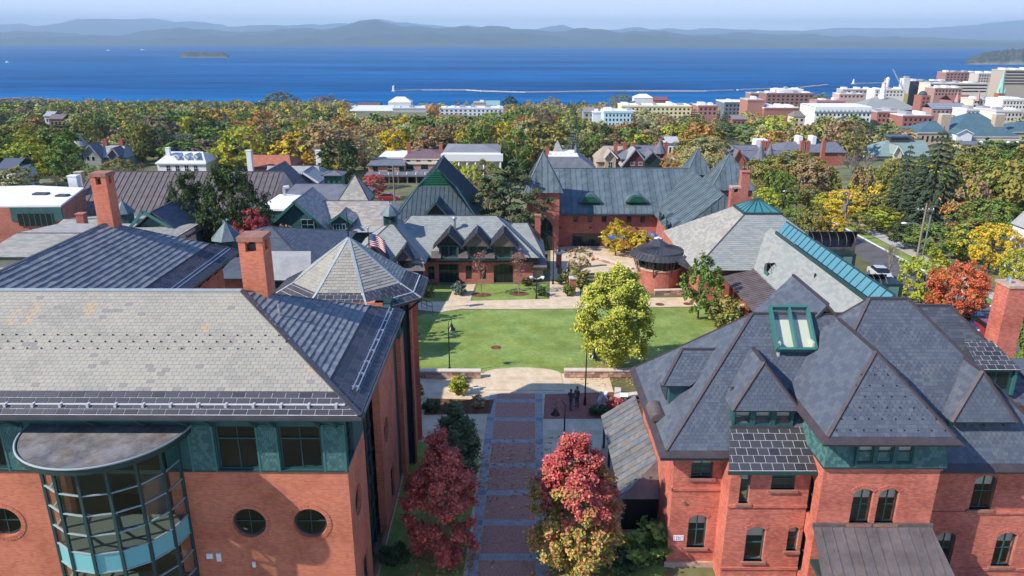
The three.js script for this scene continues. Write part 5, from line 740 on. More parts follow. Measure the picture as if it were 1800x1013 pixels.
{ const b = thing('white_pavilion', 'white porticoed pavilion with grey hipped roof', 'building'), z = -186, m = houseX(b, [778, 880, 268], [812, 845, 253], z, z - 8, layP(b, M.roofGrey), M.cream, { trim: M.whitePaint }); mesh(b, 'entablature', box(m.A.x - 0.4, m.B.x + 0.6, m.y - 2, m.y - 0.3, z - 0.3, z + 1.2), M.whitePaint); for (let i = 0; i < 8; i++) { const x = m.A.x + (m.B.x - m.A.x) * i / 7; mesh(b, 'column', rod(V(x, G(z) - 1, z + 0.8), V(x, m.y - 2, z + 0.8), 0.3, 0.26, 10), M.whitePaint); } }
{ const b = thing('flat_white_roof_mansion', 'mansion with white flat roof edged by dark mansard and slate cone', 'house'), z = -186, l = onZ(958, 300, z), r = onZ(1046, 300, z), t = onZ(1000, 267, z - 12); mesh(b, 'wall', box(l.x, r.x, G(z) - 2, l.y, z - 16, z), M.brickFar); const A = V(l.x - 0.4, l.y, z + 0.4), B = V(r.x + 0.8, l.y, z + 0.4), y = l.y + 3.2, C = V(l.x + 1, y, z - 2), D = V(r.x - 4, y, z - 2), E = V(r.x - 4, y, z - 14), F = V(r.x + 0.8, l.y, z - 16); face(b, 'mansard', [A, B, D, C], M.slateFar); face(b, 'mansard', [B, F, E, D], M.slateFar); mesh(b, 'flat_roof', box(l.x + 1, r.x - 4, y - 0.2, y + 0.02, z - 14, z - 2), M.white); for (let i = 0; i < 5; i++) mesh(b, 'roof_hatch', box(l.x + 2 + i * 1.3, l.x + 2.8 + i * 1.3, y, y + 0.4, z - 5 - i, z - 4.3 - i), M.white); const c = onZ(980, 266, z - 12); mesh(b, 'slate_cone', boxUV(new THREE.ConeGeometry(2.6, 4, 4).rotateY(Math.PI / 4).translate(c.x, c.y + 1, z - 12)), M.slatePale); const k = onZ(962, 268, z - 6); chimney(b, k.x, z - 6, k.y - 3, k.y + 1, 0.9, 0.9, M.brickFar, {}); const s = onZ(1012, 272, z - 9); mesh(b, 'corner_spire', boxUV(new THREE.ConeGeometry(1.4, 6, 8).translate(s.x, s.y, z - 9)), M.slateFar); void t; }
{ const b = thing('tan_roof_villa', 'stone villa with tan roof, brick chimneys and pointed dormer', 'house'), z = -205; houseX(b, [1048, 1108, 285], [1062, 1098, 256], z, z - 6, layP(b, M.roofTan), M.brickTan); houseZ(b, [1073, 265], [1062, 1086, 279], z + 1.5, z - 4, layP(b, M.roofTan), M.brickTan, { trim: M.whitePaint }); winAt(b, 1073, 290, z + 0.95, 8, 10, { mat: M.whitePaint }); for (const px of [1082, 1098]) { const q = onZ(px, 262, z - 3); chimney(b, q.x, z - 3, q.y - 2, q.y + 1.6, 1, 1, M.brickFar, {}); } }
{ const b = thing('dark_red_villa', 'dark red half-timbered villa with steep gables, turret and chimneys', 'house'), z = -200, dr = std({ map: mottled([96, 44, 48], 16, 2), roughness: 0.9 }); houseX(b, [1092, 1176, 280], [1116, 1150, 255], z, z - 7, layP(b, M.slateFar), dr); houseZ(b, [1118, 262], [1092, 1142, 294], z + 2, z - 6, layP(b, M.slatePale), dr, { trim: M.slatePale }); for (const px of [1112, 1126]) winAt(b, px, 288, z + 1.45, 8, 6, { mat: M.whitePaint, cols: 3, rows: 1 }); houseZ(b, [1148, 268], [1132, 1164, 283], z + 3, z - 4, layP(b, M.slateFar), M.tealDark, { trim: M.slateFar }); const t = onZ(1160, 256, z - 2); mesh(b, 'turret', boxUV(new THREE.CylinderGeometry(1.5, 1.5, 7, 10).translate(t.x, t.y - 5.4, z - 2)), dr); mesh(b, 'turret_roof', boxUV(new THREE.ConeGeometry(2, 3.6, 10).translate(t.x, t.y - 0.2, z - 2)), M.slateFar); for (const px of [1113, 1155, 1170]) { const q = onZ(px, 262, z - 5); chimney(b, q.x, z - 5, q.y - 3, q.y + 1.6, 1.1, 1, M.brickFar, {}); } }
{ const b = thing('brick_gabled_mansion', 'rambling brick mansion with slate roofs, white dormers and tall chimneys', 'house'), z = -215; houseX(b, [1280, 1345, 276], [1284, 1330, 255], z - 8, z - 14, layP(b, M.slateFar), M.brickFar); houseZ(b, [1300, 264], [1288, 1312, 284], z, z - 8, layP(b, M.slateFar), M.brickFar, { trim: M.brickFar }); houseX(b, [1300, 1400, 282], [1306, 1390, 265], z - 1, z - 7, layP(b, M.slateFar), M.brickFar); houseX(b, [1372, 1490, 268], [1385, 1470, 249], z - 24, z - 32, layP(b, M.slateFar), M.brickFar);
  for (const [a, c, y0, y1, dz] of [[1330, 1350, 246, 254, 18], [1405, 1411, 240, 249, 30], [1429, 1435, 240, 249, 30]]) { const p = onZ(a, y0, z - dz), q = onZ(c, y1, z - dz); mesh(b, 'white_dormer', box(p.x, q.x, q.y - 1, p.y, z - dz - 4, z - dz), M.whitePaint); } for (const px of [1341, 1350, 1410, 1420, 1448]) { const q = onZ(px, 256, z - 10); chimney(b, q.x, z - 10, q.y - 5, q.y + 1.2, 1.1, 1.1, M.brickFar, {}); } for (const px of [1338, 1354]) { const q = onZ(px, 262, z - 3); mesh(b, 'slate_cone', boxUV(new THREE.ConeGeometry(2, 5.5, 10).translate(q.x, q.y - 1, z - 3)), M.slateFar); } }
{ const b = thing('shingle_house', 'grey shingled house with round turret and steep gable in the trees', 'house'), z = -225; houseX(b, [140, 222, 277], [160, 218, 255], z, z - 6, layP(b, M.slatePale), M.slatePale); houseZ(b, [156, 255], [132, 178, 282], z + 2, z - 5, layP(b, M.slateFar), M.slatePale, { trim: M.slatePale }); for (const px of [145, 155, 164]) winAt(b, px, 279, z + 1.45, 5, 7, { mat: M.whitePaint, rows: 1, cols: 1 }); houseZ(b, [197, 261], [186, 208, 275], z + 2, z - 4, layP(b, M.slateFar), M.slateFar, { trim: M.slatePale }); const t = onZ(141, 256, z - 3); mesh(b, 'turret', boxUV(new THREE.CylinderGeometry(1.7, 1.7, 6, 12).translate(t.x, t.y - 2.8, z - 3)), M.brickFar); mesh(b, 'turret_roof', boxUV(new THREE.ConeGeometry(2.3, 3.9, 14).translate(t.x, t.y + 1.9, z - 3)), M.slatePale); for (const px of [185, 213]) { const q = onZ(px, 250, z - 6); chimney(b, q.x, z - 6, q.y - 2, q.y + 0.8, 1.2, 1, M.brickFar, {}); } }
{ const b = thing('white_dormered_house', 'white wooden house with pale roof and three small dormers', 'house'), z = -205, m = houseX(b, [272, 362, 287], [300, 356, 266], z, z - 6, layP(b, tone(206, 208, 214)), M.whitePaint, { trim: M.whitePaint }); for (const px of [309, 326, 342]) { houseZ(b, [px, 272], [px - 5, px + 5, 277], z - 1, z - 5, layP(b, tone(206, 208, 214)), M.whitePaint, { trim: M.whitePaint }); } for (const px of [296, 312, 328, 344]) winAt(b, px, 296, z - 0.42, 7, 9, { mat: M.whitePaint }); const q = onZ(295, 264, z - 4); chimney(b, q.x, z - 4, q.y - 3, q.y + 0.6, 1.1, 1, M.whitePaint, { pots: [] }); void m; }
{ const b = thing('white_street_house', 'white clapboard house with grey roof at the street corner', 'house'), z = -84; houseZ(b, [1930, 360], [1872, 1990, 428], z, z - 10, layP(b, M.slatePale), M.whitePaint, { trim: M.whitePaint }); winAt(b, 1888, 442, z - 0.46, 8, 22, { mat: M.whitePaint }); for (let i = 0; i < 14; i++) { const q = onZ(1878, 428 + i * 4, z); mesh(b, 'clapboard', box(q.x, q.x + 8, q.y - 0.02, q.y + 0.02, z - 0.5, z - 0.47), tone(205, 208, 212)); } }
// town blocks: [label, category, x0, x1, yTop, distance, depth, wall, roof, cols, rows, kind]
const W = M.whitePaint, T = tone;
const town = [
  ['long grey lakeside shed with pale roof', 'shed', 615, 690, 190, 1000, 30, T(176, 180, 188), T(205, 207, 209), 0, 0, 'gable'],
  ['white boathouse with stepped curved roof on the shore', 'boathouse', 682, 722, 180, 1100, 25, T(226, 226, 224), T(236, 236, 236), 0, 0, 'hip'],
  ['low dark red shed by the water', 'shed', 627, 667, 183, 1105, 20, T(115, 73, 67), T(96, 76, 72), 0, 0, 'gable'],
  ['flat grey warehouse behind yellow trees', 'warehouse', 690, 748, 191, 930, 30, T(180, 182, 184), T(200, 202, 204), 0, 0, 'flat'],
  ['pale blue office with dark window bands', 'office', 772, 823, 191, 840, 25, T(203, 210, 223), T(215, 218, 221), 6, 2, 'flat'],
  ['white office block with square dark windows', 'office', 822, 884, 191, 800, 25, T(214, 218, 228), T(219, 220, 223), 8, 3, 'flat'],
  ['tan penthouse block above white office', 'building', 832, 853, 181, 880, 18, T(179, 168, 154), T(162, 154, 146), 0, 0, 'flat'],
  ['low building with turquoise roof near the harbour', 'building', 853, 878, 181, 900, 22, T(176, 183, 185), T(130, 164, 161), 0, 0, 'gable'],
  ['small grey gabled house before the blue block', 'house', 1026, 1046, 193, 590, 14, T(153, 150, 147), T(132, 130, 130), 2, 2, 'gable'],
  ['low white-roofed wing of the blue block', 'building', 1042, 1066, 198, 585, 22, T(219, 224, 227), T(236, 236, 236), 0, 0, 'flat'],
  ['light blue three-storey block with rows of windows', 'apartment block', 1062, 1116, 197, 560, 20, T(186, 215, 227), T(236, 236, 234), 8, 3, 'flat'],
  ['long pale yellow block with white cornice', 'apartment block', 1093, 1216, 187, 660, 26, T(220, 212, 164), T(236, 236, 233), 16, 3, 'flat'],
  ['dark red boat shed on the far waterfront', 'shed', 1150, 1174, 173, 1120, 18, T(141, 71, 72), T(133, 72, 73), 0, 0, 'gable'],
  ['white ferry terminal roof beside the red shed', 'building', 1115, 1148, 172, 1130, 18, T(219, 222, 225), T(236, 236, 236), 0, 0, 'hip'],
  ['brick block with grey flat roof beside spruces', 'building', 1228, 1262, 187, 640, 22, T(162, 114, 106), T(194, 194, 197), 4, 2, 'flat'],
  ['dark grey glass office with white roof', 'office', 1274, 1317, 181, 690, 30, T(110, 118, 124), T(226, 228, 230), 6, 3, 'flat'],
  ['windowless red brick tower block', 'building', 1315, 1345, 177, 620, 22, T(169, 119, 104), T(190, 184, 178), 0, 0, 'flat'],
  ['long low brick hall with white flat roof', 'building', 1344, 1406, 191, 615, 26, T(161, 108, 95), T(229, 228, 225), 0, 0, 'flat'],
  ['brown brick hotel with five rows of windows', 'hotel', 1348, 1432, 165, 780, 24, T(146, 107, 97), T(178, 168, 164), 10, 5, 'flat'],
  ['brick waterfront block left of the hotel', 'building', 1320, 1348, 165, 880, 20, T(152, 115, 107), T(189, 184, 181), 4, 2, 'flat'],
  ['white plant rooms on the hotel roof', 'plant room', 1362, 1412, 158, 800, 14, T(230, 230, 228), T(236, 236, 236), 0, 0, 'flat'],
  ['pink brick row with red flat roof', 'building', 1436, 1486, 178, 720, 18, T(184, 136, 130), T(178, 128, 125), 6, 1, 'flat'],
  ['tall white office with teal mansard roof and dark windows', 'office', 1434, 1534, 188, 555, 30, T(228, 228, 228), T(100, 120, 124), 13, 3, 'mansard'],
  ['city hall with grey hipped roof and white cupola', 'city hall', 1516, 1616, 193, 660, 34, T(167, 127, 116), T(140, 143, 139), 14, 1, 'hip'],
  ['red brick commercial row with pale parapet', 'commercial row', 1543, 1598, 198, 575, 30, T(163, 112, 101), T(193, 190, 189), 7, 2, 'flat'],
  ['taller red brick shop block with white cornice', 'shop block', 1588, 1642, 205, 555, 26, T(155, 100, 91), T(210, 208, 208), 6, 2, 'flat'],
  ['black glass office slab above the harbour', 'office', 1600, 1674, 144, 900, 24, T(58, 62, 72), T(115, 116, 121), 0, 0, 'flat'],
  ['white concrete stair tower of the black office', 'tower', 1590, 1601, 139, 890, 10, T(217, 214, 209), T(224, 224, 221), 0, 0, 'flat'],
  ['white stepped waterfront building under the crane', 'building', 1539, 1590, 158, 860, 20, T(226, 220, 210), T(235, 234, 231), 8, 2, 'flat'],
  ['white round harbour silo', 'silo', 1558, 1565, 138, 1010, 8, T(229, 226, 219), T(236, 236, 234), 0, 0, 'silo'],
  ['red and grey stepped apartment block by the lake', 'apartment block', 1664, 1722, 128, 1010, 22, T(160, 119, 113), T(173, 165, 165), 9, 3, 'flat'],
  ['beige hotel slab with orange panel', 'hotel', 1721, 1764, 130, 980, 20, T(197, 188, 175), T(203, 198, 192), 9, 4, 'flat'],
  ['tan parking deck with dark horizontal openings', 'parking deck', 1768, 1824, 124, 900, 26, T(182, 168, 151), T(191, 182, 169), 1, 5, 'bands'],
  ['cream parking deck with long dark slots', 'parking deck', 1636, 1738, 147, 870, 24, T(220, 209, 189), T(216, 209, 197), 1, 3, 'bands'],
  ['brick block below the cream parking deck', 'building', 1644, 1692, 156, 820, 20, T(171, 134, 118), T(192, 182, 174), 8, 2, 'flat'],
  ['brick church nave with red tiled roof', 'church', 1676, 1714, 172, 700, 22, T(163, 112, 103), T(139, 85, 78), 5, 1, 'gable'],
  ['brick tower house with dark domed cupola', 'tower', 1621, 1637, 168, 640, 12, T(158, 100, 88), T(66, 76, 82), 2, 3, 'dome'],
  ['cream three-storey block with cornice right of church', 'building', 1712, 1748, 175, 680, 20, T(221, 209, 184), T(216, 210, 202), 6, 3, 'flat'],
  ['white corner block with rows of small windows', 'building', 1764, 1812, 176, 640, 24, T(230, 223, 211), T(229, 228, 225), 8, 4, 'flat'],
  ['low white roofed market hall', 'building', 1700, 1752, 194, 600, 20, T(213, 210, 205), T(232, 232, 232), 7, 1, 'flat'],
  ['brick terrace with blue-grey roof by the library', 'terrace', 1640, 1702, 186, 625, 18, T(173, 138, 131), T(127, 136, 147), 8, 1, 'gable'],
  ['pale stone block above the teal roof', 'building', 1752, 1800, 196, 560, 20, T(217, 208, 197), T(210, 210, 210), 7, 2, 'flat'],
  ['grey-roofed waterfront warehouse left of the silo', 'warehouse', 1482, 1540, 158, 930, 18, T(188, 180, 176), T(210, 210, 212), 8, 1, 'flat'],
  ['pink harbour building with white roof', 'building', 1476, 1520, 166, 830, 18, T(201, 170, 157), T(230, 230, 230), 6, 1, 'flat'],
  ['cream house with brown hipped roof below the brick hall', 'house', 1396, 1416, 205, 520, 12, T(205, 193, 168), T(121, 112, 103), 2, 2, 'hip'],
  ['small red brick house behind the spruces', 'house', 1288, 1312, 206, 560, 12, T(152, 93, 87), T(123, 117, 117), 3, 1, 'gable'],
  ['far grey farmhouse among the western trees', 'house', 76, 90, 200, 430, 10, T(201, 204, 209), T(155, 158, 163), 2, 1, 'gable'],
  ['low brick house beside the grey farmhouse', 'house', 84, 108, 205, 420, 10, T(137, 106, 97), T(112, 101, 96), 3, 1, 'gable'],
  ['small white cottage at the left edge', 'cottage', -6, 22, 288, 170, 8, T(225, 226, 229), T(77, 86, 100), 2, 1, 'gable'],
  ['white cottage with grey roof beyond the mansion', 'cottage', 1173, 1192, 246, 260, 8, T(227, 226, 223), T(174, 174, 176), 2, 1, 'gable'],
];
const protect = []; // [x0,y0,x1,y1,distance] of buildings that the photo shows clear of nearer trees
for (const [label, cat, x0, x1, yt, d, dep, wm, rm, cols, rows, kind] of town) {
  const z = -d, A = onZ(x0, yt, z), B = onZ(x1, yt, z), y = A.y, g = ground(d), b = thing(cat.replace(/ /g, '_').replace(/^building$/, 'town_building'), label, cat); protect.push([x0, yt - 3, x1, yt + 14, d]);
  if (kind === 'silo') { mesh(b, 'drum', boxUV(new THREE.CylinderGeometry((B.x - A.x) / 2, (B.x - A.x) / 2, y - g, 16).translate((A.x + B.x) / 2, (y + g) / 2, z)), wm); mesh(b, 'roof', boxUV(new THREE.ConeGeometry((B.x - A.x) / 2, 2, 16).translate((A.x + B.x) / 2, y + 1, z)), rm); continue; }
  const hip = kind === 'hip', gab = kind === 'gable', rise = hip ? Math.min(9, dep * 0.28) : gab ? Math.min(6, dep * 0.22) : 0, ye = y - (gab ? rise * 0.6 : 0);
  mesh(b, 'wall', box(A.x, B.x, g - 3, ye - 0.02, z - dep, z), wm);
  if (kind === 'flat' || kind === 'bands') { mesh(b, 'flat_roof', box(A.x - 0.3, B.x + 0.3, ye, ye + 0.7, z - dep - 0.3, z + 0.3), rm); const n = 1 + Math.floor((B.x - A.x) / 14); for (let i = 0; i < n; i++) { const x = A.x + (i + 0.3 + rnd() * 0.4) * (B.x - A.x) / n, w = rr(1.2, 3); mesh(b, 'roof_unit', box(x - w, x + w, ye + 0.7, ye + rr(1.6, 3), z - dep * rr(0.5, 0.8), z - dep * 0.25), rnd() < 0.5 ? W : T(154, 154, 157)); } mesh(b, 'parapet', box(A.x - 0.35, B.x + 0.35, ye - 0.6, ye + 0.85, z + 0.02, z + 0.36), wm); }
  else if (kind === 'mansard') { const o = 1.6, y1 = y + 0.01, y0 = y - 4; mesh(b, 'mansard', slab([V(A.x - 0.5, y0, z + 0.6), V(B.x + 0.5, y0, z + 0.6), V(B.x - o, y1, z - 2), V(A.x + o, y1, z - 2)], 0.4), rm); mesh(b, 'flat_roof', box(A.x, B.x, y - 0.3, y + 0.3, z - dep, z - 1.6), W); }
  else if (kind === 'dome') { mesh(b, 'dome', boxUV(new THREE.SphereGeometry((B.x - A.x) * 0.45, 14, 8, 0, Math.PI * 2, 0, Math.PI / 2).translate((A.x + B.x) / 2, ye, z - dep / 2)), rm); }
  else roofOn(b, A.x - 0.5, B.x + 0.5, z + 0.5, z - dep - 0.5, ye, ye + rise, 'x', hip ? Math.min((B.x - A.x) * 0.32, dep * 0.5) : 0, hip ? Math.min((B.x - A.x) * 0.32, dep * 0.5) : 0, layP(b, rm), rm);
  if (kind === 'bands') for (let j = 0; j < rows; j++) { const yy = ye - 2.6 - j * 3.3; mesh(b, 'parking_slot', box(A.x + 1, B.x - 1, yy, yy + 1.5, z, z + 0.08), M.black); }
  else if (rows) gridWin(b, A.x + 0.6, B.x - 0.6, ye - (kind === 'mansard' ? 4 : 0.7) - rows * 3.3, ye - (kind === 'mansard' ? 4 : 0.7), z, cols, rows, M.glassDark, 0.46, 0.52);
  if (kind === 'mansard') gridWin(b, A.x + 1, B.x - 1, y - 3.6, y - 1.2, z + 0.4, cols, 1, W, 0.4, 0.9);
  if (cat === 'city hall') { const xm = (A.x + B.x) / 2 - 1; let yy = ye + rise - 1; for (const [r, h] of [[3.2, 4], [2.3, 5], [1.7, 4]]) { mesh(b, 'cupola_stage', boxUV(new THREE.CylinderGeometry(r, r, h, 10).translate(xm, yy + h / 2, z - dep / 2)), W); yy += h; } mesh(b, 'cupola_dome', boxUV(new THREE.SphereGeometry(1.7, 12, 8).translate(xm, yy, z - dep / 2)), T(199, 171, 108)); mesh(b, 'cupola_spike', rod(V(xm, yy + 1.5, z - dep / 2), V(xm, yy + 5, z - dep / 2), 0.25, 0.05), W); }
  if (label.includes('orange panel')) mesh(b, 'orange_panel', box(A.x + (B.x - A.x) * 0.48, A.x + (B.x - A.x) * 0.66, ye - 13, ye - 3, z + 0.06, z + 0.2), T(192, 106, 82));
  if (label.includes('black glass')) for (let j = 0; j < 6; j++) mesh(b, 'floor_band', box(A.x, B.x, ye - 3 - j * 2.6, ye - 2.7 - j * 2.6, z, z + 0.1), T(96, 100, 110));
  if (label.includes('church')) mesh(b, 'side_spire', boxUV(new THREE.ConeGeometry(2, 10, 6).translate(A.x + 3, ye + 4, z + 1)), T(191, 147, 138));
}
{ const b = thing('church_steeple', 'slender pale green copper church steeple on brick tower', 'steeple'), d = 760, z = -d, a = onZ(1766, 121, z), e = onZ(1762, 164, z), g = ground(d); mesh(b, 'tower', box(e.x - 3.5, e.x + 3.5, g - 2, e.y, z - 7, z), M.brickFar); mesh(b, 'spire', boxUV(new THREE.ConeGeometry(3.6, a.y - e.y, 8).translate(e.x, (a.y + e.y) / 2, z - 3.5)), T(151, 194, 179)); for (const k of [-1, 1]) mesh(b, 'pinnacle', boxUV(new THREE.ConeGeometry(0.8, 6, 6).translate(e.x + k * 3, e.y + 3, z - 1)), T(151, 194, 179)); for (const k of [-1.4, 1.4]) mesh(b, 'belfry_window', box(e.x + k - 0.7, e.x + k + 0.7, e.y - 6, e.y - 2, z, z + 0.08), M.black); }
{ const b = thing('tower_crane', 'thin grey crane boom rising above the waterfront', 'crane'), z = -890, p = onZ(1592, 166, z), q = onZ(1570, 122, z); for (const k of [-0.7, 0.7]) mesh(b, 'boom_chord', rod(V(p.x + k, p.y, z), V(q.x + k * 0.4, q.y, z), 0.3), T(174, 180, 191)); for (let i = 0; i < 12; i++) { const u = p.clone().lerp(q, i / 12), v = p.clone().lerp(q, (i + 1) / 12); mesh(b, 'lattice_bar', rod(V(u.x - 0.7, u.y, z), V(v.x + 0.6, v.y, z), 0.15), T(174, 180, 191)); } mesh(b, 'crane_cab', box(p.x - 2, p.x + 3, ground(890), p.y + 1, z - 3, z + 1), T(182, 169, 107)); }
{ // library with broad teal roofs
  const b = thing('teal_roof_library', 'stone library with broad blue-green hipped roofs and tan chimneys', 'library'), z = -335, L = layP(b, M.roofTeal); houseX(b, [1668, 1795, 240], [1700, 1722, 199], z, z - 16, L, M.brickTan, { trim: M.whitePaint }); houseX(b, [1612, 1668, 233], [1634, 1646, 213], z + 4, z - 4, L, M.brickTan, { trim: M.whitePaint }); houseX(b, [1770, 1870, 232], [1790, 1850, 214], z - 6, z - 16, L, M.brickTan, { trim: M.whitePaint });
  const p = houseZ(b, [1699, 228], [1682, 1713, 236], z + 3, z - 5, L, M.whitePaint, { trim: M.whitePaint }); void p; for (const [px, y] of [[1662, 201], [1757, 201]]) { const q = onZ(px, y, z - 8); chimney(b, q.x, z - 8, q.y - 9, q.y, 4.2, 3, M.brickTan, { pots: [], cap: W }); } const l = onZ(1684, 246, z), r = onZ(1800, 246, z); mesh(b, 'cornice', box(l.x, r.x, l.y - 0.8, l.y + 0.4, z - 0.38, z + 0.4), M.cream); const f0 = onZ(1690, 254, z + 14), f1 = onZ(1830, 254, z + 14); mesh(b, 'lower_roof', box(f0.x, f1.x, f0.y - 0.4, f0.y, z, z + 14), M.slateFar); mesh(b, 'lower_wall', box(f0.x, f1.x, G(z) - 4, f0.y - 0.41, z - 0.1, z + 13.6), M.cream); for (let i = 0; i < 6; i++) { const q = onZ(1725 + i * 16, 251, z + 8); mesh(b, 'roof_dome', boxUV(new THREE.SphereGeometry(0.8, 10, 6, 0, 7, 0, Math.PI / 2).translate(q.x, f0.y, z + 8)), W); } gridWin(b, onZ(1618, 245, z + 4).x, onZ(1662, 245, z + 4).x, G(z) + 2, onZ(1640, 238, z + 4).y, z + 3.61, 5, 1, M.glassDark, 0.4, 0.8); }
{ const b = thing('green_roof_hall', 'hall with broad pale green roof and boxed ridge vent', 'building'), z = -262; houseX(b, [1540, 1640, 275], [1560, 1625, 246], z, z - 9, layP(b, std({ map: mottled([122, 142, 136], 14, 4), roughness: 0.8 })), M.cream); const a = onZ(1562, 246, z - 9), c = onZ(1596, 238, z - 9); mesh(b, 'ridge_vent', box(a.x, c.x, a.y - 1, c.y - 0.5, z - 11, z - 7.5), M.metalDark); mesh(b, 'vent_roof', box(a.x - 0.4, c.x + 0.4, c.y - 0.5, c.y, z - 11.5, z - 7), M.roofTeal); houseZ(b, [1580, 256], [1571, 1589, 272], z + 1, z - 6, layP(b, std({ color: RGB(0.24, 0.3, 0.27), roughness: 0.8 })), M.cream, { trim: M.whitePaint }); }
// breakwaters and lighthouses on the lake
function breakwater(pts, label) { const q = pts.map(([x, y]) => onY(x, y, LAKE)), b = thing('breakwater', label, 'breakwater'); for (let i = 0; i < q.length - 1; i++) { const n = Math.max(2, Math.round(q[i].distanceTo(q[i + 1]) / 14)); for (let k = 0; k < n; k++) { const u = q[i].clone().lerp(q[i + 1], k / n), v = q[i].clone().lerp(q[i + 1], (k + 0.94) / n); u.y = v.y = LAKE + 0.4 + rnd() * 0.5; mesh(b, 'stone_block', bar(u, v, 5 + rnd(), 2.6), M.breakStone); } } return q; }
M.breakStone = std({ map: mottled([196, 188, 176], 40, 6), roughness: 1 });
function lighthouse(p, label) { const b = thing('lighthouse', label, 'lighthouse'); mesh(b, 'tower', boxUV(new THREE.CylinderGeometry(2, 2.6, 8, 8).translate(p.x, LAKE + 5.5, p.z)), W); mesh(b, 'base', box(p.x - 4, p.x + 4, LAKE - 1, LAKE + 1.6, p.z - 4, p.z + 4), M.breakStone); mesh(b, 'lantern_roof', boxUV(new THREE.ConeGeometry(2.2, 3, 8).translate(p.x, LAKE + 11, p.z)), W); }
{ const q = breakwater([[692, 161], [740, 159], [820, 159], [850, 161], [925, 163], [1000, 162], [1100, 160.5], [1240, 161], [1290, 159.5]], 'long low stone breakwater across the harbour mouth'); lighthouse(q[0], 'small white lighthouse at the end of the long breakwater'); breakwater([[1296, 159], [1340, 157.5], [1400, 155.5], [1455, 150]], 'shorter angled stone breakwater beyond the hotel'); const r = breakwater([[1500, 148], [1560, 146.5]], 'far dark stone breakwater near the silo'); lighthouse(r[0], 'tiny white lighthouse on the far breakwater'); }
for (const [px, py, s, l] of [[190, 89, 14, 'white ferry far out on the lake by the western shore'], [250, 88, 20, 'long white ferry far out on the lake'], [12, 110, 6, 'small white motor boat on the open lake']]) { const p = onY(px, py, LAKE), b = thing('boat', l, 'boat'); mesh(b, 'hull', box(p.x - s, p.x + s, LAKE - 0.5, LAKE + 3, p.z - s / 3, p.z + s / 3), W); mesh(b, 'cabin', box(p.x - s * 0.6, p.x + s * 0.5, LAKE + 3, LAKE + 6, p.z - s / 5, p.z + s / 5), W); }
// ---------- trees and shrubs ----------
const PAL = { green: [0.2, 0.28, 0.065], dark: [0.085, 0.125, 0.045], olive: [0.31, 0.29, 0.08], lime: [0.45, 0.46, 0.065], yellow: [0.66, 0.5, 0.06], orange: [0.55, 0.31, 0.1], rust: [0.38, 0.27, 0.14], red: [0.5, 0.12, 0.11], pale: [0.46, 0.43, 0.19], brown: [0.24, 0.185, 0.13], spruce: [0.085, 0.115, 0.07], blueGreen: [0.17, 0.21, 0.16], tan: [0.5, 0.38, 0.2], grey: [0.3, 0.26, 0.22], scarlet: [0.66, 0.2, 0.09], pine: [0.14, 0.18, 0.08] };
const gauss = () => { let s = 0; for (let i = 0; i < 4; i++) s += rnd(); return (s - 2) * 0.85; };
const dir3 = () => { const z = rr(-1, 1), a = rr(0, 6.2832), r = Math.sqrt(1 - z * z); return V(r * Math.cos(a), z, r * Math.sin(a)); };
/* leaves spread through a crown: clumps on and inside an envelope; colour per leaf from col(p, clump) */
function foliage(o) {
  const { n, size, K, clump, centre, rad, shape = () => 1, col, squash = 0.75, aspect = 1, inner = 0.5, ymin = -1e9, upBias = 0.4 } = o, pos = [], cl = [], c3 = [];
  const cs = []; for (let k = 0; k < K; k++) { const d = dir3(), t = inner + (1 - inner) * Math.sqrt(rnd()), y = d.y * rad.y * t, m = shape(0.5 + 0.5 * y / rad.y); const side = (1 + 0.22 * fbm(d.x * 2, d.z * 2, d.y * 2 + k * 0.001, 2) * 2); cs.push({ p: V(centre.x + d.x * rad.x * t * m * side, centre.y + y, centre.z + d.z * rad.z * t * m * side), v: rr(0.72, 1.28), h: rnd(), s: rr(0.7, 1.3) }); }
  for (let i = 0; i < n; i++) {
    const c = cs[Math.floor(rnd() * K)], p = V(c.p.x + gauss() * clump * c.s, c.p.y + gauss() * clump * squash * c.s, c.p.z + gauss() * clump * c.s); if (p.y < ymin) continue;
    const out = p.clone().sub(centre); out.x /= rad.x; out.y /= rad.y; out.z /= rad.z; out.normalize().multiplyScalar(0.7).add(V(0, upBias, 0).addScaledVector(SUN, 0.25)).addScaledVector(dir3(), 0.85).normalize();
    const u = out.clone().cross(dir3()).normalize(), v = out.clone().cross(u), s = size * rr(0.65, 1.35);
    u.multiplyScalar(s * 0.5); v.multiplyScalar(s * 0.5 * aspect); const tip = v.clone().multiplyScalar(1.35), kk = col(p, c);
    const q = [p.clone().sub(tip), p.clone().add(u), p.clone().add(tip), p.clone().sub(u)]; q[1].addScaledVector(out, s * 0.12); q[3].addScaledVector(out, s * 0.12);
    for (const j of [0, 1, 2, 0, 2, 3]) { pos.push(q[j].x, q[j].y, q[j].z); c3.push(kk[0], kk[1], kk[2]); }
  }
  void cl; const g = new THREE.BufferGeometry(); g.setAttribute('position', new THREE.Float32BufferAttribute(pos, 3)); g.setAttribute('color', new THREE.Float32BufferAttribute(c3, 3)); g.computeVertexNormals(); return g;
}
const greyCol = (p, c) => { const k = (0.55 + 0.45 * c.v) * rr(0.9, 1.1), h = (c.h - 0.5) * 0.35; return [k * (1 + h), k, k * (1 - h * 0.5)]; };
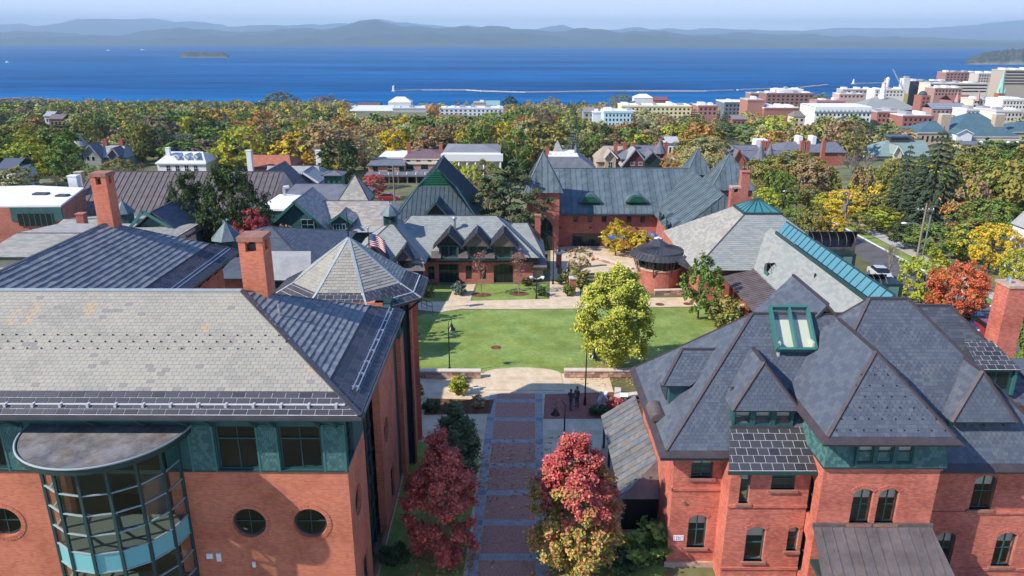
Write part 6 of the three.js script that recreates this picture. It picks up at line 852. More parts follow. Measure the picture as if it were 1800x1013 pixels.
function limbs(h, r, spread, n, seedY = 0.25) { // tapered trunk with limbs reaching into the crown
  const gs = []; const top = V(rr(-0.02, 0.02) * h, h * 0.8, rr(-0.02, 0.02) * h); gs.push(rod(V(0, -0.03 * h, 0), top.clone().multiplyScalar(0.45), r, r * 0.72, 8)); gs.push(rod(top.clone().multiplyScalar(0.45), top, r * 0.72, r * 0.25, 6));
  for (let i = 0; i < n; i++) { const t = seedY + (0.75 - seedY) * i / n, a = i * 2.4 + rnd(), b = top.clone().multiplyScalar(t / 0.8 * 0.8), e = b.clone().add(V(Math.cos(a) * spread * rr(0.5, 0.9), h * rr(0.12, 0.28), Math.sin(a) * spread * rr(0.5, 0.9))); gs.push(rod(b, e, r * 0.4, r * 0.12, 5)); const e2 = b.clone().lerp(e, 0.55), f = e2.clone().add(V(Math.cos(a + 0.9) * spread * 0.4, h * 0.14, Math.sin(a + 0.9) * spread * 0.4)); gs.push(rod(e2, f, r * 0.22, r * 0.06, 4)); }
  return merge(gs.map((g) => g.index ? g.toNonIndexed() : g));
}
function conifer(n, size, droop = 0.16, full = 1) { // unit spruce: whorls of drooping needle sprays
  const pos = [], c3 = []; for (let i = 0; i < n; i++) { const lvl = Math.floor(Math.pow(rnd(), 1.25) * 17) / 17, y0 = 0.07 + 0.9 * lvl, R = 0.5 * Math.pow(1 - lvl, 0.85) * full * (0.82 + 0.3 * Math.abs(Math.sin(lvl * 40))) + 0.012, t = Math.sqrt(rnd()), a = Math.floor(rnd() * 11) / 11 * 6.283 + lvl * 9 + gauss() * 0.13, x = Math.cos(a) * R * t, z = Math.sin(a) * R * t, y = y0 - droop * R * t + gauss() * 0.008, s = size * rr(0.7, 1.3);
    const d = V(Math.cos(a + gauss() * 0.5), -0.35 + gauss() * 0.25, Math.sin(a + gauss() * 0.5)).normalize(), w = d.clone().cross(V(gauss() * 0.4, 1, gauss() * 0.4)).normalize(), p = V(x, y, z), q = [p.clone().addScaledVector(d, -s), p.clone().addScaledVector(w, s * 0.5), p.clone().addScaledVector(d, s), p.clone().addScaledVector(w, -s * 0.5)], k = rr(0.65, 1.35); q[1].y -= s * 0.18; q[3].y -= s * 0.18;
    for (const j of [0, 1, 2, 0, 2, 3]) { pos.push(q[j].x, q[j].y, q[j].z); c3.push(k, k, k); } }
  const g = new THREE.BufferGeometry(); g.setAttribute('position', new THREE.Float32BufferAttribute(pos, 3)); g.setAttribute('color', new THREE.Float32BufferAttribute(c3, 3)); g.computeVertexNormals(); return g;
}
function bareTwigs(n, len, levels = 4) { // unit leafless crown: forked twigs with a few leaves
  const gs = []; const grow = (p, d, L, r, l) => { const e = p.clone().addScaledVector(d, L); gs.push(rod(p, e, r, r * 0.6, l > 2 ? 3 : 5)); if (l >= levels) return; const k = l < 2 ? 4 : 3; for (let i = 0; i < k; i++) { const dd = d.clone().multiplyScalar(1.15).add(V(gauss() * 0.75, 0.12 + gauss() * 0.3, gauss() * 0.75)).normalize(); grow(e.clone().lerp(p, rnd() * 0.35), dd, L * rr(0.62, 0.82), r * 0.6, l + 1); } };
  grow(V(0, -0.03, 0), V(0, 1, 0), 0.3, 0.02, 0); void n; void len; return merge(gs);
}
const crownMats = {}; const crownMat = (k) => crownMats[k] || (crownMats[k] = phy({ vertexColors: true, color: RGB(...PAL[k]), roughness: 0.9, transmission: 0.25, thickness: 0, specularIntensity: 0.15 }));
const protos = {};
const mkRound = (n, size, K, cl, rs = 1, cy = 0.62, ry = 0.4, sh) => ({ crown: foliage({ n, size, K, clump: cl, centre: V(0, cy, 0), rad: V(0.46 * rs, ry, 0.46 * rs), shape: sh, col: greyCol }), trunk: limbs(1, 0.022, 0.42, 6) });
const dome = (t) => 1.1 - 0.3 * t, oval = (t) => 0.82 + 0.3 * Math.sin(t * 3.1);
protos.far = [mkRound(900, 0.068, 60, 0.07, 1, 0.54, 0.44), mkRound(900, 0.068, 55, 0.075, 1, 0.53, 0.45, dome), mkRound(850, 0.066, 64, 0.066, 1, 0.54, 0.44, oval)];
protos.fill = [mkRound(1900, 0.049, 90, 0.06, 1, 0.54, 0.44), mkRound(1900, 0.049, 84, 0.062, 1, 0.53, 0.45, dome), mkRound(1900, 0.048, 96, 0.058, 1, 0.54, 0.44, oval)];
protos.mid = [mkRound(4700, 0.031, 130, 0.052, 1, 0.56, 0.42), mkRound(4700, 0.032, 120, 0.054, 1, 0.55, 0.43, dome), mkRound(4600, 0.032, 140, 0.05, 1, 0.56, 0.42, oval)];
protos.near = [mkRound(17000, 0.021, 200, 0.05, 1, 0.55, 0.43), mkRound(17000, 0.021, 190, 0.05, 1, 0.55, 0.43, dome)];
protos.sparse = [mkRound(900, 0.05, 46, 0.07), mkRound(900, 0.05, 40, 0.07, 1, 0.6, 0.4, (t) => 1.1 - 0.3 * t)];
const conTrunk = merge([rod(V(0, -0.03, 0), V(0, 0.97, 0), 0.02, 0.004, 7)]);
protos.conFar = [{ crown: conifer(700, 0.045), trunk: conTrunk }, { crown: conifer(600, 0.045, 0.1, 0.9), trunk: conTrunk }];
protos.conMid = [{ crown: conifer(9000, 0.02), trunk: conTrunk }, { crown: conifer(8000, 0.02, 0.22, 0.85), trunk: conTrunk }];
protos.bare = [{ crown: bareTwigs(0, 0, 5), trunk: limbs(0.6, 0.018, 0.2, 2), mat: 1 }, { crown: bareTwigs(0, 0, 5), trunk: limbs(0.6, 0.018, 0.2, 2), mat: 1 }];
protos.bush = [{ crown: foliage({ n: 1500, size: 0.07, K: 40, clump: 0.1, centre: V(0, 0.45, 0), rad: V(0.42, 0.42, 0.42), col: greyCol, inner: 0.3, ymin: 0.02 }), trunk: limbs(0.5, 0.03, 0.3, 3) }];
protos.pine = [{ crown: foliage({ n: 14000, size: 0.03, K: 130, clump: 0.055, squash: 0.35, centre: V(0, 0.58, 0), rad: V(0.46, 0.42, 0.46), shape: (t) => 1.15 - 0.75 * t * t, col: greyCol, upBias: 0.8, aspect: 0.5 }), trunk: limbs(1, 0.02, 0.45, 9) }];
const KINDW = { fill: 'leafy tree', far: 'leafy tree', mid: 'leafy tree', near: 'leafy tree', sparse: 'thinly leaved tree', conFar: 'conifer', conMid: 'tall spruce', bare: 'bare-branched tree', bush: 'shrub', pine: 'broad pine' };
const COLW = { green: 'mid green', dark: 'dark green', olive: 'olive green', lime: 'yellow-green', yellow: 'golden yellow', orange: 'orange', rust: 'rusty brown', red: 'crimson', pale: 'pale straw-green', brown: 'brown', spruce: 'deep green', blueGreen: 'blue-green', tan: 'tan', grey: 'grey' };
let barkSwitch = 0;
function plant(kind, colour, pos, h, w, label, group, name) {
  const P = protos[kind], p = P[Math.floor(rnd() * P.length)], t = thing(name || (kind === 'bush' ? 'shrub' : kind.startsWith('con') ? 'conifer_tree' : kind === 'pine' ? 'pine_tree' : kind === 'bare' ? 'bare_tree' : 'leafy_tree'), label, kind === 'bush' ? 'shrub' : 'tree', group, pos);
  mesh(t, 'trunk', p.trunk, barkSwitch++ % 3 ? M.bark : M.barkGrey); mesh(t, 'crown', p.crown, p.mat ? (colour === 'grey' ? M.barkGrey : std({ color: RGB(...PAL[colour]), roughness: 1 })) : crownMat(colour)); t.scale.set(w, h, w); t.rotation.y = rr(0, 6.28); return t;
}
// trees read from the photo: [pixel x, pixel y of the top, distance, width in pixels, kind, colour, label]; the foot stands on the ground at that distance
const T2 = [
  [322, 298, 90, 84, 'near', 'dark', 'dense dark tree beside the brown metal roof'], [398, 281, 89, 122, 'near', 'dark', 'broad dark green tree in front of the teal gabled house'],
  [436, 362, 86, 70, 'near', 'red', 'crimson tree behind the brick chimney'], [500, 392, 84, 56, 'sparse', 'rust', 'dusky red-brown tree against the teal gable'],
  [655, 304, 158, 42, 'mid', 'red', 'small crimson maple beside the wooden pole'], [897, 280, 107, 150, 'pine', 'pine', 'broad dark pine between the metal roof hall and the copper tower'],
  [858, 300, 128, 50, 'mid', 'rust', 'rusty tree behind the broad pine'], [1085, 386, 103, 60, 'mid', 'yellow', 'golden tree in the brick courtyard'], [1126, 404, 102, 48, 'mid', 'yellow', 'smaller golden tree beside blue parasols'],
  [1020, 432, 90, 52, 'sparse', 'tan', 'tan thin-leaved tree by the courtyard gate'], [1012, 468, 86, 56, 'bush', 'olive', 'yellowish bush by the gate pillar'],
  [1237, 447, 72.6, 78, 'mid', 'green', 'green and yellow young tree beside the terrace roof'], [1276, 515, 70, 62, 'bush', 'olive', 'rust-tinged bush at the lawn corner'],
  [1390, 262, 158, 120, 'near', 'olive', 'big round olive tree right of the brick chimneys'], [1425, 278, 150, 70, 'mid', 'rust', 'rust-topped tree beside the round olive tree'], [1345, 285, 170, 60, 'mid', 'rust', 'low rusty tree below the brick mansion'],
  [1520, 240, 168, 84, 'bare', 'grey', 'grey leafless tree above the street bushes'], [1575, 408, 90, 60, 'bare', 'grey', 'small leafless forked tree beside the street'],
  [1604, 244, 128, 70, 'conMid', 'spruce', 'thin spruce left of the big spruce'], [1662, 216, 124, 124, 'conMid', 'spruce', 'biggest spruce above the street'], [1625, 262, 136, 70, 'conMid', 'spruce', 'spruce between the thin and the big spruce'],
  [1735, 258, 145, 110, 'near', 'olive', 'large olive-green tree right of the big spruce'], [1790, 262, 140, 100, 'near', 'green', 'green tree at the right above the white house'], [1705, 300, 122, 60, 'sparse', 'rust', 'thin rusty tree beside the big spruce'], [1690, 352, 115, 44, 'sparse', 'orange', 'orange sapling under the big spruce'], [1745, 345, 112, 80, 'mid', 'green', 'mid green tree behind the street maple'],
  [1650, 392, 104, 78, 'mid', 'green', 'green tree behind the street lamp pole'], [1600, 385, 108, 60, 'mid', 'dark', 'dark green tree beside the street pole'], [1700, 405, 100, 60, 'mid', 'green', 'green roadside tree left of the yellow one'],
  [1492, 330, 132, 66, 'mid', 'yellow', 'yellow tree beside the tall orange pole'], [1455, 338, 138, 50, 'mid', 'lime', 'yellow-green tree behind the glass pyramid'], [1548, 362, 124, 70, 'mid', 'lime', 'yellow-green roadside bushy tree'], [1425, 325, 145, 44, 'mid', 'olive', 'olive tree behind the middle pole'], [1515, 372, 120, 50, 'mid', 'olive', 'low olive tree at the bend of the street'], [1570, 335, 130, 60, 'mid', 'olive', 'olive tree below the thin spruce'],
  [1432, 358, 113, 60, 'mid', 'olive', 'olive bushy tree between the glass pyramid and the street'], [1400, 362, 117, 54, 'mid', 'green', 'green bushy tree just behind the glass pyramid'], [1463, 372, 112, 46, 'mid', 'yellow', 'low yellow tree at the kerb behind the barrel-roofed porch'], [1637, 436, 76, 86, 'mid', 'lime', 'yellow-green street tree beside parked cars'], [1696, 455, 71, 82, 'near', 'scarlet', 'flaming orange-red street maple'], [1756, 388, 92, 66, 'mid', 'yellow', 'yellow-green maple before the white house'], [1800, 440, 84, 50, 'mid', 'lime', 'yellowish tree at the white house wall'],
  [1800, 535, 47, 80, 'near', 'green', 'green branches beside the tall brick chimney'],
  [1240, 238, 178, 90, 'near', 'pale', 'pale straw-coloured tree behind the copper pyramids'], [1182, 264, 195, 30, 'mid', 'orange', 'orange tree beside the dark red villa'],
  [36, 238, 182, 80, 'mid', 'lime', 'yellow-green tree left of the shingle house'], [108, 242, 176, 60, 'mid', 'green', 'bright green tree beside the shingle house'], [24, 216, 262, 54, 'mid', 'dark', 'dark tree above the left cottage'], [76, 228, 262, 34, 'mid', 'orange', 'orange tree left of the shingle house turret'], [196, 204, 300, 60, 'mid', 'green', 'bright green tree behind the shingle house'], [293, 197, 305, 86, 'mid', 'green', 'wide green tree behind the white dormered house'], [272, 224, 236, 54, 'mid', 'dark', 'dark round tree left of the white dormered house'], [232, 208, 276, 26, 'conMid', 'spruce', 'slim dark spruce above the shingle house'], [376, 189, 420, 66, 'mid', 'yellow', 'bright yellow tree near the lake shore'], [347, 178, 520, 24, 'conFar', 'spruce', 'dark spruce pair left member above the yellow tree'], [379, 175, 520, 26, 'conFar', 'spruce', 'taller dark spruce above the yellow tree'], [376, 216, 300, 76, 'bare', 'grey', 'greyish bare tree below the yellow tree'], [398, 250, 232, 44, 'mid', 'orange', 'orange tree right of the white dormered house'], [318, 232, 242, 54, 'mid', 'blueGreen', 'weeping blue-green tree above the white dormered house'], [128, 276, 196, 46, 'bare', 'brown', 'brown bare shrubby tree below the shingle house'], [245, 276, 198, 46, 'bare', 'brown', 'brown bare tree left of the white dormered house'], [160, 290, 172, 40, 'mid', 'green', 'green bushy tree behind the brown metal roof'], [95, 296, 168, 46, 'bare', 'brown', 'brown thicket tree above the white flat roof'], [30, 292, 165, 60, 'mid', 'olive', 'olive tree behind the white flat roof'], [205, 278, 190, 50, 'mid', 'olive', 'olive tree in front of the shingle house'],
  [709, 203, 335, 54, 'mid', 'yellow', 'tall golden tree above the brick mansion'], [628, 220, 262, 82, 'mid', 'rust', 'broad tan-orange tree left of the brick mansion'], [556, 228, 300, 56, 'mid', 'orange', 'orange tree above the grey pediment house'], [579, 262, 192, 26, 'mid', 'yellow', 'narrow yellow tree behind the lantern tower'], [802, 284, 172, 46, 'mid', 'lime', 'yellow-green tree before the left columns of the white pavilion'], [852, 280, 172, 60, 'mid', 'olive', 'olive tree before the right columns of the white pavilion'], [825, 290, 168, 40, 'sparse', 'lime', 'thin yellowish tree before the middle of the white pavilion'], [805, 220, 300, 36, 'mid', 'dark', 'dark tree left of the white pavilion'], [873, 194, 330, 80, 'mid', 'green', 'large green tree above the white pavilion'], [916, 202, 345, 44, 'mid', 'orange', 'orange-yellow tree right of the large green tree'], [955, 190, 300, 42, 'mid', 'brown', 'dark copper tree above the white flat roof'], [1014, 196, 300, 44, 'conMid', 'spruce', 'dark conifer above the tan roof villa'], [1008, 226, 215, 56, 'conMid', 'blueGreen', 'blue-green spruce behind the flat white roof'], [1046, 233, 225, 50, 'mid', 'green', 'green tree left of the tan roof villa'], [1074, 218, 262, 52, 'mid', 'rust', 'rusty brown tree above the tan roof villa'], [976, 188, 400, 44, 'mid', 'pale', 'pale yellow tree beside the copper tree'], [1116, 192, 350, 30, 'conMid', 'spruce', 'spruce in front of the light blue block'], [1222, 187, 330, 48, 'conMid', 'spruce', 'spruce in front of the brick block'], [1276, 192, 330, 50, 'conMid', 'spruce', 'wide spruce left of the brick tower block'], [1136, 190, 430, 48, 'mid', 'pale', 'pale green tree before the yellow block'], [1330, 212, 330, 90, 'mid', 'green', 'wide green tree below the brick tower block'], [1370, 202, 400, 60, 'mid', 'lime', 'yellow-green tree below the brick hotel'], [1500, 220, 330, 50, 'mid', 'orange', 'orange tree under the white office'], [1536, 206, 320, 34, 'conMid', 'spruce', 'spruce under the white office corner'], [1455, 230, 300, 60, 'bare', 'grey', 'grey bare tree under the white office'],
  [494, 160, 1030, 58, 'mid', 'blueGreen', 'big grey-green willow on the lake shore'], [560, 168, 1040, 34, 'mid', 'grey', 'greyish tree right of the shore willow'], [580, 166, 1045, 30, 'mid', 'grey', 'taller greyish tree right of the shore willow'], [598, 178, 900, 46, 'mid', 'pale', 'pale green tree left of the lakeside shed'], [1092, 165, 980, 40, 'mid', 'olive', 'olive tree on the harbour front'], [970, 170, 960, 34, 'mid', 'tan', 'tan tree on the harbour front'], [895, 168, 960, 30, 'mid', 'dark', 'dark tree beside the turquoise roof'],
  [30, 172, 1000, 110, 'mid', 'tan', 'straw-coloured wood edge tree at the far left shore'], [1350, 160, 1000, 40, 'mid', 'olive', 'dark olive harbour tree left of the hotel'], [1447, 164, 850, 40, 'mid', 'olive', 'olive mound-shaped tree right of the hotel'],
];
const occupied = [];
for (const [px, py, d, wp, kind, colour, label] of T2) { const top = onZ(px, py, -d), g = ground(d), s = top.distanceTo(V0) / FOCAL, h = Math.max(2.5, top.y - g); plant(kind, colour, V(top.x, g, -d), h, wp * s * 1.1, label); occupied.push([px, py, d, wp]); }
// keep the view to these open: [x0, y0, x1, y1, distance]
protect.push([130, 235, 222, 275, 225], [275, 264, 358, 298, 205], [440, 268, 512, 300, 185], [643, 260, 790, 312, 200], [780, 252, 880, 290, 186], [958, 250, 1048, 300, 186], [1048, 250, 1178, 300, 205], [1282, 240, 1490, 282, 240], [1612, 198, 1800, 256, 335], [1545, 236, 1640, 272, 262], [690, 280, 840, 330, 100], [560, 295, 600, 340, 124]);
const fillCol = (px, d) => { const u = rnd(); if (d > 850) return pick(['olive', 'pale', 'olive', 'tan', 'dark', 'grey']); if (px < 420) return u < 0.28 ? 'green' : u < 0.55 ? 'olive' : u < 0.68 ? 'dark' : u < 0.74 ? 'pale' : u < 0.81 ? 'lime' : u < 0.86 ? 'yellow' : u < 0.9 ? 'orange' : u < 0.96 ? 'rust' : 'brown'; if (px < 900) return u < 0.28 ? 'olive' : u < 0.43 ? 'dark' : u < 0.57 ? 'green' : u < 0.72 ? 'rust' : u < 0.8 ? 'orange' : u < 0.86 ? 'yellow' : u < 0.93 ? 'pale' : 'lime'; return u < 0.3 ? 'olive' : u < 0.5 ? 'green' : u < 0.62 ? 'dark' : u < 0.76 ? 'pale' : u < 0.86 ? 'rust' : u < 0.93 ? 'orange' : 'lime'; };
const marks = [[180, 260, 'the shingle house'], [318, 280, 'the white dormered house'], [478, 282, 'the orange tiled roof'], [640, 300, 'the low mansion wing'], [745, 275, 'the brick mansion'], [830, 265, 'the white pavilion'], [1000, 280, 'the white flat roof mansion'], [1075, 275, 'the tan roof villa'], [1140, 270, 'the dark red villa'], [1310, 270, 'the gabled brick mansion'], [1440, 260, 'the white dormers'], [1590, 255, 'the pale green roof'], [1720, 230, 'the library'], [1485, 205, 'the tall white office'], [1330, 190, 'the windowless brick tower'], [1150, 198, 'the yellow block'], [1090, 208, 'the light blue block'], [850, 200, 'the white lakeside office'], [90, 205, 'the far farmhouse'], [376, 205, 'the bright yellow tree'], [1480, 380, 'the orange utility pole'], [1608, 420, 'the tall crossarm pole'], [1398, 340, 'the pole with the lamp arm'], [1660, 300, 'the biggest spruce'], [10, 290, 'the white cottage'], [560, 240, 'the orange maple'], [240, 235, 'the slim spruce'], [940, 215, 'the copper-leaved tree'], [1240, 255, 'the straw-coloured tree'], [1780, 420, 'the white street house']];
function nearTo(base, cw, kw) { const [x, y] = toPixel(base.clone().add(V(0, 6, 0))); let best = marks[0], bd = 1e9; for (const m of marks) { const d = Math.hypot(m[0] - x, (m[1] - y) * 2.5); if (d < bd) { bd = d; best = m; } } const l = `${cw} ${kw} growing near ${best[2]}`; return [l, l.replace(' growing', 's')]; }
const fill = [];
for (let d = 122; d < 1120; d *= d < 172 ? 1.12 : 1.055) { const wm = rr(9.5, 12.5), wp = wm * FOCAL / d;
  for (let px = -60; px < 1870; px += wp * 0.72) { const dd = d * rr(0.97, 1.03), x = px + (rnd() - 0.5) * wp * 0.7, right = x > 1130; if (right && dd > 480 && rnd() > 0.48) continue; if (!right && x > 620 && dd > 780 && rnd() > 0.25) continue; if (dd < 172 && (x < 1345 || x < 1800 - (dd - 100) * 5.2 && x < 1440 && dd < 135)) continue; if (x > 1180 && x < 1330 && dd < 215 && rnd() > 0.35) continue; if (dd > 1060 && rnd() > 0.5) continue;
    const con = rnd() < (right ? 0.16 : 0.07), h = rr(8.5, 15.5) * (con ? 1.25 : 1), w = wm * rr(0.65, 1.45) * (con ? 0.55 : 1), g = ground(dd), p = onZ(x, 300, -dd), base = V(p.x, g, -dd), t = toPixel(V(p.x, g + h, -dd)), b = toPixel(base), hw = w * FOCAL / dd / 2;
    let bad = false; for (const [x0, y0, x1, y1, bd] of protect) if (dd < bd + 14 && t[0] + hw * 0.8 > x0 && t[0] - hw * 0.8 < x1 && t[1] < y1 && b[1] > y0 && (dd > bd - 30 ? true : t[1] < y1 - (y1 - y0) * 0.3)) { bad = true; break; }
    for (const [ox, oy, od, ow] of occupied) if (Math.abs(od - dd) < 14 && Math.abs(ox - t[0]) < ow * 0.45) { bad = true; break; }
    if (bad) continue; const colour = con ? 'spruce' : fillCol(x, dd), bare = !con && rnd() < 0.05 && dd < 420; fill.push({ base, h, w, dd, colour, con, bare, k: h * w / (dd * dd) }); } }
// roadside thicket right of the slate hall, clear of the street and its pavement
{ const Le = [[1440, 392], [1490, 432], [1560, 490]], Re = [[1466, 392], [1532, 428], [1640, 486]], at = (E, y) => { let k = y < E[1][1] ? 0 : 1; const [a, b] = E[k], [c, d] = E[k + 1]; return a + (c - a) * (y - b) / (d - b); };
  for (let i = 0; i < 130; i++) { const px = rr(1335, 1830), dd = rr(98, 205), p = onZ(px, 300, -dd), g = ground(dd), b = toPixel(V(p.x, g, -dd)); if (b[0] > at(Le, b[1]) - 40 && b[0] < at(Re, b[1]) + 48) continue; if (b[0] < at(Le, b[1]) && dd < 128) continue; if (px > 1560 && px < 1730 && dd < 130) continue; const h = dd < 132 ? rr(3.5, 6) : rr(5, 9.5), w = rr(4, 7), t = toPixel(V(p.x, g + h, -dd)), hw = w * FOCAL / dd / 2; let bad = false; for (const [x0, y0, x1, y1, bd] of protect) if (bd > dd && bd < 345 && t[0] + hw > x0 && t[0] - hw < x1 && t[1] < y1) bad = true; if (bad) continue; const u = rnd(); fill.push({ base: V(p.x, g, -dd), h, w, dd, colour: u < 0.3 ? 'green' : u < 0.62 ? 'olive' : u < 0.76 ? 'lime' : u < 0.86 ? 'dark' : u < 0.94 ? 'rust' : 'yellow', k: 1, con: false, bare: false }); } }
fill.sort((a, b) => b.k - a.k);
fill.slice(0, 290).forEach((f) => { const kind = f.con ? 'conFar' : f.bare ? 'bare' : f.dd < 400 ? 'fill' : 'far', c = f.bare ? 'grey' : f.colour; plant(kind, c, f.base, f.h, f.w, ...nearTo(f.base, COLW[c], KINDW[kind])); });
{ const rest = fill.slice(290), o = new THREE.Group(); o.name = 'distant_trees'; o.userData = { kind: 'stuff', label: 'mass of distant autumn trees along the lake and the town', category: 'trees' }; scene.add(o); const sets = [...protos.far.map((p) => ({ p, con: false })), { p: protos.conFar[0], con: true }]; const lists = sets.map(() => []); for (const f of rest) lists[f.con ? 3 : Math.floor(rnd() * 3)].push(f);
  const m4 = new THREE.Matrix4(), q = new THREE.Quaternion(), white = std({ vertexColors: true, roughness: 1 });
  sets.forEach((s, i) => { const im = prep(new THREE.InstancedMesh(s.p.crown, white, lists[i].length)); im.name = 'tree_crowns'; im.userData.kind = 'stuff'; lists[i].forEach((f, k) => { q.setFromAxisAngle(V(0, 1, 0), rr(0, 6.28)); m4.compose(f.base, q, V(f.w, f.h, f.w)); im.setMatrixAt(k, m4); const c = PAL[f.colour], v = rr(0.85, 1.15); im.setColorAt(k, RGB(c[0] * v, c[1] * v, c[2] * v)); }); o.add(im); }); }
// ---- near trees with their own leaves ----
function bigTree(name, label, pos, h, w, n, size, colFn, o = {}) {
  const t = thing(name, label, 'tree', null, pos), cy = h * (o.cy || 0.6), g = foliage({ n, size, K: o.K || 150, clump: o.clump || 0.34, centre: V(0, cy, 0), rad: V(w * 0.5, h * (o.ry || 0.42), w * 0.5), shape: o.shape, col: (p, c) => colFn(p.y / h, c, p), inner: o.inner || 0.45, ymin: h * (o.ymin || 0.14), squash: o.squash || 0.9 });
  const fol = mesh(t, 'crown', g, phy({ vertexColors: true, roughness: 0.75, transmission: 0.18, thickness: 0, specularIntensity: 0.35 })); void fol;
  mesh(t, 'trunk', limbs(h, o.r || 0.09, w * 0.4, 12, 0.18), o.bark || M.barkGrey); return t;
}
const mixc = (a, b, t) => a.map((v, i) => v + (b[i] - v) * Math.min(1, Math.max(0, t)));
const leafy = (c) => (0.4 + 0.6 * c.v) * rr(0.85, 1.15);
bigTree('maple_tree', 'maple turning crimson above and yellow-green below, beside the brick walk', V(3.35, 0, -32.9), 8.2, 5.6, 32000, 0.12, (y, c) => { const t = (y - 0.47 + (c.h - 0.5) * 0.4) / 0.16, q = rnd(), k = mixc(q < 0.4 ? [0.5, 0.42, 0.09] : q < 0.72 ? [0.6, 0.28, 0.12] : [0.28, 0.29, 0.07], rnd() < 0.7 ? [0.5, 0.085, 0.085] : [0.6, 0.21, 0.14], t), v = leafy(c); return k.map((z) => z * v); }, { shape: (t) => 1.25 - 0.85 * t, K: 300, clump: 0.3, ymin: 0.05, cy: 0.52, ry: 0.48, inner: 0.55 });
bigTree('maple_tree', 'crimson maple beside the brick hall, partly in shade', V(-3.75, 0, -33.6), 7.8, 4.6, 19000, 0.125, (y, c) => { const v = leafy(c); return [0.56 * v, 0.14 * v, 0.1 * v]; }, { shape: (t) => 1.3 - 0.9 * t, K: 140, clump: 0.3, ymin: 0.05, cy: 0.5, ry: 0.5, inner: 0.5 });
bigTree('hornbeam_tree', 'dark green upright tree beside the walk behind the crimson maple', V(-3.5, 0, -40.4), 6.0, 3.4, 12000, 0.14, (y, c) => { const v = leafy(c); return [0.13 * v, 0.18 * v, 0.075 * v]; }, { shape: (t) => 1.25 - 0.85 * t, K: 130, clump: 0.28, ymin: 0.05, cy: 0.5, ry: 0.5 });
bigTree('linden_tree', 'yellow-green round-topped tree standing on the lawn edge', V(8.7, ground(58.6), -58.6), 9.2, 7.0, 34000, 0.145, (y, c) => { const q = rnd(), k = q < 0.5 ? [0.5, 0.5, 0.065] : q < 0.78 ? [0.3, 0.38, 0.06] : [0.62, 0.57, 0.13], v = leafy(c); return k.map((z) => z * v); }, { shape: (t) => 1.15 - 0.42 * t, K: 280, clump: 0.42, cy: 0.55, ry: 0.46, r: 0.1, ymin: 0.1 });
{ // fallen leaves under the trees by the walk and on the lawn
  const g = new THREE.PlaneGeometry(0.12, 0.1); g.rotateX(-Math.PI / 2 + 0.25); const n = 2600, im = prep(new THREE.InstancedMesh(g, std({ roughness: 0.9, side: THREE.DoubleSide }), n)); im.name = 'fallen_leaves'; im.userData = { kind: 'stuff', label: 'fallen autumn leaves scattered under the maples and linden', category: 'leaves' }; const m4 = new THREE.Matrix4(), q = new THREE.Quaternion();
  for (let i = 0; i < n; i++) { const [cx, cz, r] = pick([[3.35, -33, 4], [-3.75, -33.6, 3.4], [8.7, -58.6, 6], [-3.6, -43.2, 3], [0, -42, 9]]), x = cx + gauss() * r * 0.55, z = cz + gauss() * r * 0.55; q.setFromAxisAngle(V(0, 1, 0), rr(0, 6.28)); const bad = x < -6.9 || x > 8.1 && z > -46; m4.compose(V(bad ? cx : x, ground(-z) + 0.06, z), q, V(1, 1, 1).multiplyScalar(rr(0.7, 1.3))); im.setMatrixAt(i, m4); im.setColorAt(i, RGB(...pick([[0.5, 0.12, 0.08], [0.5, 0.3, 0.08], [0.6, 0.45, 0.1], [0.35, 0.2, 0.1]]))); } scene.add(im); }
for (const [px, py, d, label] of [[846, 519, 82.5, 'thin reddish sapling left of the arched carriage door'], [912, 517, 83, 'thin reddish sapling right of the arched carriage door']]) { const p = onGround(px, py), h = 5.6; bigTree('sapling', label, V(p.x, p.y, p.z), h, 1.9, 520, 0.13, (y, c) => { const v = leafy(c); return [0.3 * v, 0.13 * v, 0.1 * v]; }, { K: 60, clump: 0.2, ymin: 0.36, cy: 0.68, ry: 0.3, r: 0.05 }); sheet(Array.from({ length: 14 }, (_, i) => V(p.x + Math.cos(i / 14 * 6.283) * 1.2, 0, p.z + Math.sin(i / 14 * 6.283) * 0.9)), 0.045, null, 'mulch_ring', M.mulch); void d; }
for (const [z, h] of [[-60.5, 4.6], [-65.5, 5], [-71, 4.6]]) plant('sparse', 'olive', V(-11.2, ground(-z), z), h, 3.4, 'slender olive sapling on the lawn side of the turret', 'saplings behind the turret');
